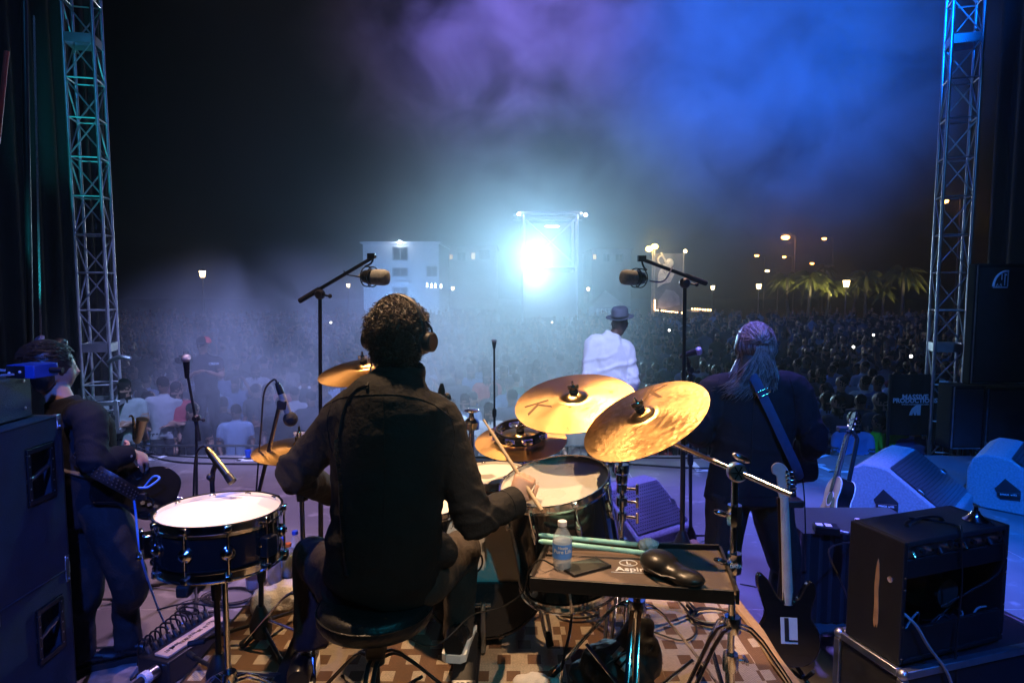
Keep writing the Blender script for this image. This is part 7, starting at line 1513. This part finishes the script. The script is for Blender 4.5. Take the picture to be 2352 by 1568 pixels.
# ------------------------------------------------------------------ people of the audience
obj_color_mat('cloth_any'); P('hair_matte', (.012, .010, .009), .95, 0, .4, 40, .6, 120, spec=.1); P('denim_dark', (.02, .022, .03), .9, 0, .3, 9)
def figure(kind, seed, voxel=.022, res=1.0):
    """standing person facing local -y, feet at the origin, ~1.72 m"""
    rr = random.Random(seed); mb = MB(); H = 1.72; s = .98 + .06 * rr.random(); lean = rr.uniform(-.03, .03)
    hm = Matrix.Translation((lean, -.01, 1.60 * s)) @ Matrix.Rotation(math.pi + rr.uniform(-.4, .4), 4, 'Z') @ Matrix.Rotation(rr.uniform(-.1, .15), 4, 'X'); mb.m = 1
    head(mb, hm, 1.0, 20, 16, 1); mb.tube([(lean, 0, 1.53 * s), (lean * .5, .005, 1.42 * s)], [.055, .06], 10)
    mb.m = 3; mb.ball((0, -.036, .040), .090, 14, (.92, .96, .96), hm)
    if kind % 3 == 1: mb.ball((0, -.05, -.07), .085, 12, (1.0, .55, 1.6), hm)      # long hair
    mb.m = 0; sw = .19 + .03 * rr.random()
    mb.tube([(0, .01, .88), (0, .0, 1.02), (0, .0, 1.20), (lean * .4, .0, 1.36 * s), (lean * .5, .005, 1.44 * s)], [(.115, .165), (.11, .155), (.115, .175), (.10, sw * .92), (.06, .08)], 18, smooth=4, up=(0, 1, 0))
    arms = {0: [((.20, 0, 1.37), (.25, .02, 1.10), (.22, -.12, .92)), ((-.20, 0, 1.37), (-.25, .02, 1.10), (-.20, -.14, .95))], 1: [((.20, 0, 1.37), (.30, -.12, 1.42), (.22, -.24, 1.66)), ((-.20, 0, 1.37), (-.25, .0, 1.12), (-.16, -.2, 1.10))],
            2: [((.20, 0, 1.37), (.24, -.10, 1.16), (.07, -.26, 1.25)), ((-.20, 0, 1.37), (-.24, -.10, 1.16), (-.07, -.26, 1.25))], 3: [((.20, 0, 1.37), (.30, -.05, 1.58), (.24, -.08, 1.86)), ((-.20, 0, 1.37), (-.30, -.06, 1.56), (-.26, -.10, 1.84))], 4: [((.20, 0, 1.37), (.23, -.06, 1.12), (-.05, -.2, 1.12)), ((-.20, 0, 1.37), (-.23, -.06, 1.12), (.05, -.2, 1.16))]}[kind % 5]
    for sgn, (a, b2, c_) in zip((1, -1), arms):
        mb.m = 0; mb.tube([(a[0] * .6, 0, 1.38), a, Vector(a).lerp(Vector(b2), .7)], [.07, .062, .052], 10, smooth=3); mb.m = 1; mb.tube([Vector(a).lerp(Vector(b2), .6), b2, c_], [.042, .040, .028], 8, smooth=3); hand(mb, c_, Vector(c_) - Vector(b2), (0, .3 * sgn, .6), .4, 1.0, .08, sgn, 1)
    mb.m = 2
    for sx in (-1, 1): mb.tube([(sx * .09, .01, .92), (sx * .10, .0, .5), (sx * .11, .01, .06)], [.10, .075, .055], 10, smooth=3); mb.tube([(sx * .11, .05, .04), (sx * .115, -.16, .035)], [.045, .035], 8)
    out = remesh(mb, voxel, 2, folds(.006, 9) if voxel < .03 else None)
    me = bpy.data.meshes.new('figure'); me.from_pydata([tuple(p) for p in out.v], [], out.f); me.polygons.foreach_set('material_index', out.mi); me.update()
    for x in ('cloth_any', 'skin_crowd', 'denim_dark', 'hair_matte'): me.materials.append(MATS[x])
    me.shade_smooth(); return me
FIG = [figure(k, 40 + k) for k in range(8)]
tones = [(.02, .022, .03), (.60, .62, .64), (.03, .03, .04), (.10, .16, .30), (.35, .36, .40), (.02, .02, .02), (.30, .06, .06), (.05, .12, .10), (.68, .68, .66), (.16, .14, .13), (.04, .05, .09), (.22, .30, .45)]
words = ['near-black top', 'white top', 'charcoal top', 'blue top', 'light grey top', 'black top', 'dull red top', 'dark green top', 'pale top', 'brown top', 'navy top', 'denim-blue top']
pose = {0: 'arms down', 1: 'one arm raised', 2: 'clapping', 3: 'both arms raised', 4: 'arms folded'}
def stand(mesh, x, y, z, rot, label, color, grp='audience in front of the stage', sc=1.0, cat='person'):
    o = bpy.data.objects.new('person', mesh); col.objects.link(o); o.location = (x, y, z); o.rotation_euler = (0, 0, rot); o.scale = (sc,) * 3; o.color = (*color, 1); PM[o.name] = Matrix.Translation((x, y, z)); return tag(o, label, cat, grp)
rr = random.Random(21); n_ = 0; taken = []
zone = lambda x, y: ('left of the drummer' if x / y < -.26 else 'behind the drummer' if x / y < -.05 else 'in the bright haze' if x / y < .14 else 'beyond the cymbals' if x / y < .30 else 'right of the guitarist')
rowname = ['at the barrier', 'second row', 'third row', 'fourth row', 'fifth row', 'sixth row', 'seventh row', 'eighth row']
for row in range(8):
    Yp = 9.35 + row * .72; x = -.62 * Yp
    while x < .66 * Yp:
        x += rr.uniform(.48, .72); yy = Yp + rr.uniform(-.22, .22)
        if rr.random() < .06: continue
        k = rr.choice((0, 0, 5, 2, 2, 4, 4, 0, 5, 5, 7, 0, 1, 4, 2, 7)) ; c_ = rr.randrange(len(tones)); sc = rr.uniform(.93, 1.06)
        for _ in range(30):
            lab = f'listener in {words[c_]}, {pose[k % 5]}, {zone(x, yy)}, {rowname[row]}'
            if lab not in taken: break
            c_ = rr.randrange(len(tones))
        taken.append(lab); stand(FIG[k], x, yy, GZ, rr.uniform(-.35, .35), lab, tones[c_], sc=sc); n_ += 1
# the crowd further back, one mass
far = MB(); low = figure(0, 77, .05); lows = [([v.co.copy() for v in m_.vertices], [list(p.vertices) for p in m_.polygons], [p.material_index for p in m_.polygons]) for m_ in (figure(0, 77, .06), figure(3, 78, .06), figure(2, 79, .06))]
Yp = 15.2; cnt = 0
while Yp < 46:
    x = -.62 * Yp
    while x < .66 * Yp:
        x += rr.uniform(.55, 1.0) * (1 + (Yp - 15) * .02)
        if abs(x - 1.4) < 2.2 and Yp > 36: continue
        vs, fs, mi = lows[rr.choice((0, 0, 0, 2, 1))]; a = rr.uniform(-.4, .4); T = Matrix.Translation((x, Yp + rr.uniform(-.3, .3), GZ)) @ Matrix.Rotation(a, 4, 'Z') @ Matrix.Scale(rr.uniform(.92, 1.06), 4)
        o = len(far.v); far.v += [T @ v for v in vs]; far.f += [[i + o for i in f] for f in fs]; sh_ = rr.choice((0, 0, 0, 0, 0, 4, 4, 5)); far.mi += [sh_ if i == 0 else i for i in mi]; cnt += 1
    Yp += .9 + (Yp - 15) * .03
P('top_dark', (.016, .016, .02), .9, 0, .3, 4); P('top_grey', (.08, .08, .10), .9, 0, .3, 4); P('top_pale', (.25, .26, .28), .9, 0, .2, 4)
cm = stuff(build(far, 'crowd', ['top_dark', 'skin_crowd', 'denim_dark', 'hair_black', 'top_grey', 'top_pale'])); cm['label'] = 'dense dark crowd stretching back towards the lamps'; cm['category'] = 'crowd'
# people who stand out: cameraman, stage-side helpers, neon shirts
P('cap_red', (.5, .05, .04), .8, 0, .1, 20)
cmn = at(470, 795, 9.700); pfz = cmn.z - 1.60
q = MB(); q.box((cmn.x, 9.750, (pfz + GZ) / 2), (1.2, .9, pfz - GZ - .004)); tag(build(q, 'camera_platform', 'black_vinyl'), 'black platform in the pit under the man with the camera', 'platform')
po = stand(FIG[2], cmn.x, 9.700, pfz, .25, 'man in a black shirt and red cap holding a camera by the left microphone', (.015, .015, .018), 'crew around the stage')
t = thing('baseball_cap', 'red-topped dark cap on the man with the camera', 'cap', (cmn.x, 9.690, pfz + 1.66)); q = MB(Matrix.Translation((cmn.x, 9.700, pfz + 1.655))); q.lathe([(.098, 0), (.094, .04), (.066, .08), (0, .095)], 20); build(q, 'crown', 'cap_red', t); q = MB(); q.box((cmn.x, 9.565, pfz + 1.655), (.15, .11, .008)); build(q, 'peak', 'black_cloth', t, bevel=.003)
t = thing('video_camera', 'dark video camera held by the man in the red cap', 'camera', (cmn.x - .16, 9.420, pfz + 1.36)); q = MB(); q.box((cmn.x - .16, 9.450, pfz + 1.44), (.12, .20, .13)); build(q, 'body', 'black_plastic', t, bevel=.01); q = MB(); q.cyl((cmn.x - .16, 9.350, pfz + 1.44), (cmn.x - .16, 9.220, pfz + 1.44), .045, n=18); ln_ = build(q, 'lens', 'black_gloss', t); q = MB(); q.tube([(cmn.x - .16, 9.520, pfz + 1.505), (cmn.x - .16, 9.510, pfz + 1.55), (cmn.x - .16, 9.400, pfz + 1.55), (cmn.x - .16, 9.390, pfz + 1.505)], .010, 6, smooth=2); build(q, 'handle', 'black_plastic', t)
q = MB(); text_mb(q, 'CREW', .05, frame(at(482, 836, 9.520), Vector((0, -1, 0)), (1, 0, 0)), bold=.001); bdg = build(q, 'shirt_badge', 'print_blue', po, False)
for (x, y, Y, k, tone, lab, rt) in ((285, 893, 8.6, 4, (.20, .22, .23), 'helper in a pale shirt lit green beside the left truss', .6), (372, 888, 9.2, 0, (.28, .30, .32), 'helper in a white shirt between the left truss and the cameraman', .3), (408, 898, 9.3, 4, (.34, .05, .07), 'person in dark red near the left front of the stage', .1),
                                  (1960, 968, 8.6, 4, (.16, .28, .50), 'person in a light blue T-shirt behind the acoustic guitar head', -.2), (2012, 975, 8.9, 0, (.10, .55, .02), 'person in a neon green shirt left of the neon twin', -.1), (2060, 972, 8.8, 2, (.10, .55, .02), 'person in a bright neon green shirt nearest the right truss', .2), (2100, 985, 8.7, 0, (.10, .12, .30), 'person in a patterned violet shirt below the lettered black panel', 0)):
    c_ = at(x, y, Y); stand(FIG[k], c_.x, Y, c_.z - 1.58, rt, lab, tone, 'crew around the stage')
    if c_.z - 1.58 > GZ + .05:
        q = MB(); q.box((c_.x, Y, (c_.z - 1.58 + GZ) / 2), (.5, .5, c_.z - 1.58 - GZ - .004)); tag(build(q, 'stage_step', 'black_vinyl'), f'black step block under the {lab.split(" in ")[0]} {"in " + lab.split(" in ")[1][:22]}'.strip(), 'step')
# crowd barrier along the pit
for i in range(7):
    x = -7.6 + i * 2.2; t = thing('crowd_barrier', f'steel crowd barrier section, {["leftmost", "second from left", "third from left", "middle", "third from right", "second from right", "rightmost"][i]} of the pit row', 'barrier', (x + 1.05, 8.98, GZ), 0, 'pit barriers')
    q = MB(); q.tube([(x, 8.98, GZ + .02), (x, 8.98, GZ + 1.12), (x + 2.1, 8.98, GZ + 1.12), (x + 2.1, 8.98, GZ + .02)], .02, 8); build(q, 'frame', 'steel', t)
    for j in range(14): q = MB(); q.cyl((x + .14 + j * .14, 8.98, GZ + .2), (x + .14 + j * .14, 8.98, GZ + 1.11), .007, n=6); build(q, 'bar', 'steel', t)
    for xx in (x + .2, x + 1.9): q = MB(); q.box((xx, 8.98, GZ + .01), (.05, .55, .018)); build(q, 'foot', 'steel', t)

# ================================================================== SMALL THINGS ON THE FLOOR
P('juice_orange', (.75, .22, .01), .2, 0, .1, 6, trans=.3); P('juice_green', (.24, .30, .02), .2, 0, .1, 6, trans=.3); P('label_brown', (.20, .09, .05), .6, 0, .2, 20); P('towel', (.66, .62, .58), .95, 0, .1, 10, .8, 160)
for (x, y, h, r, cap_, liq, lab, lv, tx) in ((582, 1350, .20, .034, 'cap_orange', 'juice_orange', 'label_brown', .72, 'bottle of orange drink behind the snare drum'), (631, 1338, .20, .034, 'cap_green', 'water', None, .70, 'clear bottle with a green cap beside the orange drink'), (650, 1318, .19, .033, 'cap_blue', 'water', 'label_blue', .6, 'clear bottle with a blue cap behind the green-capped one'),
                                        (664, 1322, .17, .033, 'cap_orange', 'juice_green', None, .66, 'bottle of green drink with an orange cap by the towel'), (680, 1300, .19, .033, 'cap_blue', 'water', None, .6, 'clear blue-capped bottle nearest the drummer leg')):
    bottle('drink_bottle', tx, atz(x, y, RZ + .002), h, r, cap_, liq, lab, lv, group='bottles on the riser')
q = MB(); tw0 = atz(660, 1395, RZ); 
for i in range(14): q.ball((tw0.x + rp(-.11, .10), tw0.y + rp(-.06, .12), RZ + rp(.02, .06)), rp(.03, .06), 12, (1.3, 1.1, .7))
q = remesh(q, .012, 3, folds(.012, 16)); 
for i, p in enumerate(q.v): q.v[i].z = max(p.z, RZ + .002)
tag(build(q, 'towel', 'towel', angle=90), 'crumpled white towel on the rug beside the bottles', 'towel')
# stage box with a lettered board and sockets
sb = thing('stage_box', 'multi-socket stage box with a scribbled wooden board left of the snare stand', 'stage box', atz(440, 1470, .0)); 
za = .14; A, B = atz(352, 1500, za), atz(490, 1412, za); dv = (B - A).normalized(); sd = Vector((dv.y, -dv.x, 0)); Lb = (B - A).length
BMb = Matrix((dv, -sd, Vector((0, 0, 1)))).transposed().to_4x4(); BMb.translation = Vector((A.x, A.y, 0)); P('plywood', (.52, .40, .30), .6, 0, .15, 8, .15, 40)
q = MB(BMb); q.box((Lb / 2, -.02, .065), (Lb + .05, .20, .125)); build(q, 'housing', 'black_metal', sb, bevel=.01)
q = MB(BMb); q.box((Lb / 2, -.05, .136), (Lb, .085, .012)); bo = build(q, 'board', 'plywood', sb, bevel=.002)
q = MB(BMb); 
for i, w__ in enumerate(('10 JB', 'BASS,', 'CD', 'BU,', 'KIK', 'BS', 'N', 'OV', 'KEY')): text_mb(q, w__, .028, Matrix.Translation((.05 + i * (Lb - .08) / 8.2, -.052 + .006 * math.sin(i * 2), .1435)) @ Matrix.Rotation(.06 * math.sin(i * 3), 4, 'Z'))
build(q, 'lettering', 'black_plastic', bo, False)
for i in range(10): q = MB(BMb); x = .02 + i * (Lb - .02) / 9; q.cyl((x, .045, .127), (x - .01, .05, .165), .012, n=12); sk = build(q, 'socket', 'steel', sb); q = MB(BMb); q.tube([(x - .01, .05, .165), (x - .02, .055, .20), (x - .01, .10 + .01 * i, .17), (x + .03, .16, .02), (x + .12, .20 + .02 * math.sin(i), .010)], .0048, 6, smooth=4); build(q, 'plug_lead', 'cable_black', sk)
p0 = BMb @ Vector((-.03, -.05, .08)); q = MB(); q.cyl(p0, p0 - dv * .06, .030, n=18); build(q, 'gland', 'steel', sb); q = MB(); q.cyl(p0 - dv * .05, p0 - dv * .085, .033, n=18); build(q, 'gland_ring', 'white_plastic', sb)
pm = [p0 - dv * .08, p0 - dv * .16 + Vector((0, 0, -.01)), p0 - dv * .30 + Vector((0, -.02, -.035)), p0 - dv * .6 + Vector((.05, 0, -.055))]; q = MB(); q.tube(pm, .020, 10, smooth=6); mc = build(q, 'multicore', 'rubber', sb)
# coiled cables
def coil(c, r, n, label, mat='cable_black', seed=1, flat=.45):
    r2 = random.Random(seed); pts = []
    for i in range(n * 14): a = i * 2 * math.pi / 14; rad = r * (1 + .22 * noise.noise(Vector((i * .11, seed, 0)))); pts.append(Vector((c.x + rad * math.cos(a) + .04 * noise.noise(Vector((i * .07, 3, seed))), c.y + rad * flat * 1.6 * math.sin(a), c.z + .006 + .010 * abs(noise.noise(Vector((i * .09, 7, seed)))) + .004 * (i // 14) * .5)))
    q = MB(); q.tube(pts, .0042, 6, smooth=2); return tag(build(q, 'cable_coil', mat), label, 'cable', 'coiled cables on the stage')
coil(atz(525, 1372, .004), .15, 6, 'loose coil of black cable on the stage behind the snare stand', seed=2); coil(atz(560, 1405, RZ + .004) if False else atz(470, 1395, .004), .13, 4, 'loop of black cable in front of the vocal microphone stand', seed=4)
coil(atz(1640, 1420, RZ + .004), .10, 4, 'coil of black cable on the rug under the boom stand', seed=6); coil(atz(1330, 1405, RZ + .004), .09, 3, 'black cable coil on the rug below the floor tom', seed=8)
for i, (pts, lab) in enumerate(((((360, 1400), (430, 1385), (520, 1395), (600, 1388), (690, 1402)), 'black cable running across the riser behind the bottles'), (((300, 1560), (350, 1530), (420, 1545), (470, 1520), (520, 1500)), 'thick black cable at the lower left corner'), (((1700, 1400), (1740, 1440), (1790, 1500), (1800, 1568)), 'black cable along the right edge of the rug'), (((1500, 1350), (1560, 1380), (1600, 1440), (1570, 1470), (1500, 1450)), 'thin cable wandering over the rug under the tray'))):
    z = .008 if i in (1,) else RZ + .008
    if i == 2: z = .01
    lead([atz(x, y, z) for x, y in pts], lab, .006 if i == 1 else .004)
lead([atz(x, y, .008) for x, y in ((330, 1043), (420, 1062), (640, 1066), (900, 1064), (1200, 1060), (1440, 1066), (1600, 1075), (1860, 1078))], 'long black cable lying across the front of the stage', .012)
lead([atz(x, y, .008) for x, y in ((280, 1038), (520, 1052), (900, 1050), (1300, 1050), (1700, 1052))], 'second black cable near the stage front lip', .010)
# bag with white stripes and a white cloth at the lower edge
bgc = atz(1440, 1590, RZ); bg2 = thing('sports_bag', 'black slumped bag with white stripes at the bottom edge below the tray', 'bag', (bgc.x, bgc.y, RZ + .002))
P('bag_nylon', (.012, .012, .014), .55, 0, .3, 8, .4, 40)
q = MB(); c_ = Vector((bgc.x, bgc.y + .03, RZ)); q.ball(c_ + Vector((-.03, 0, .075)), .12, 20, (1.15, .9, .75)); q.ball(c_ + Vector((.05, .02, .10)), .09, 18, (.9, .9, 1.1)); q.ball(c_ + Vector((-.13, .02, .045)), .06, 14, (1.3, 1, .7)); q.tube([c_ + Vector((.03, .03, .12)), c_ + Vector((.06, .05, .20)), c_ + Vector((.07, .06, .235))], [.08, .05, .03], 14, smooth=3)
q = remesh(q, .008, 3, folds(.011, 13))
for i, p in enumerate(q.v): q.v[i].z = max(p.z, RZ + .003)
bagmb = q; build(q, 'cloth_body', 'bag_nylon', bg2, angle=80)
bv = BVHTree.FromPolygons([tuple(p) for p in bagmb.v], bagmb.f)
for i in range(4):
    q = MB(); vs = []
    for j in range(7):
        for k in range(2):
            px_, py_ = 1403 + i * 11 + j * 3.6 + k * 9, 1507 + i * 12 - j * 4.0 + k * 7 + i * 2
            dd = ray(px_ , py_ ).normalized(); h_ = bv.ray_cast(EYE, dd); pt = (h_[0] + h_[1] * .0022) if h_[0] is not None else None; vs.append(pt)
    if all(v is not None for v in vs): q.add(vs, [(j * 2, j * 2 + 1, j * 2 + 3, j * 2 + 2) for j in range(6)]); build(q, 'stripe', 'white_print', bg2, False)
q = MB(); q.tube([c_ + Vector((-.10, -.05, .10)), c_ + Vector((-.04, -.08, .165)), c_ + Vector((.03, -.06, .19))], [(.004, .012)] * 3, 6, smooth=5); build(q, 'strap', 'black_cloth', bg2)
wc = atz(1222, 1572, RZ + .01); q = MB(); q.ball((wc.x, wc.y, RZ + .02), .05, 16, (1.4, .8, .5)); q.ball((wc.x + .05, wc.y, RZ + .018), .035, 14, (1.5, .7, .5)); q = remesh(q, .008, 2, folds(.008, 20)); tag(build(q, 'cloth', 'towel', angle=80), 'small white cloth on the rug left of the striped bag', 'cloth')
# saxophone glinting at the stage left edge
P('gold_brass', (.75, .50, .16), .25, 1, .1, 10)
t = thing('saxophone', 'golden saxophone on a stand at the left front of the stage', 'saxophone', at(312, 1020, 6.9)); q = MB(); q.tube([at(306, 960, 6.9), at(309, 985, 6.9), at(311, 1005, 6.9), at(316, 1012, 6.9), at(320, 1000, 6.88), at(327, 962, 6.86)], [.012, .018, .03, .034, .038, .062], 12, smooth=5); build(q, 'tube', 'gold_brass', t); 
q = MB(); q.tube([at(306, 960, 6.9), at(302, 954, 6.9), at(297, 957, 6.9)], .010, 8, smooth=3); build(q, 'neck', 'gold_brass', t)
for i in range(6): q = MB(); q.ball(at(308 + i * .8, 968 + i * 6, 6.87), .013, 8, (1, .5, 1)); build(q, 'key', 'gold_brass', t)
t2 = thing('saxophone_stand', 'small black stand under the saxophone', 'stand', atz(314, 1050, 0)); b0 = atz(314, 1048, .0)
q = MB(); q.cyl((b0.x, b0.y, .10), at(313, 1008, 6.92), .010); build(q, 'post', 'black_metal', t2)
for a in (.3, 2.4, 4.5): q = MB(); q.cyl((b0.x, b0.y, .12), (b0.x + .2 * math.cos(a), b0.y + .2 * math.sin(a), .012), .008); build(q, 'leg', 'black_metal', t2)
# blue cup and litter at the stage lip
p = atz(570, 1050, .002); t = thing('paper_cup', 'small blue cup lying near the stage lip left of the drummer', 'cup', p); q = MB(Matrix.Translation(p)); q.lathe([(0, 0), (.026, 0), (.036, .085), (.034, .085), (.025, .004), (0, .004)], 16); build(q, 'wall', 'cap_blue', t)
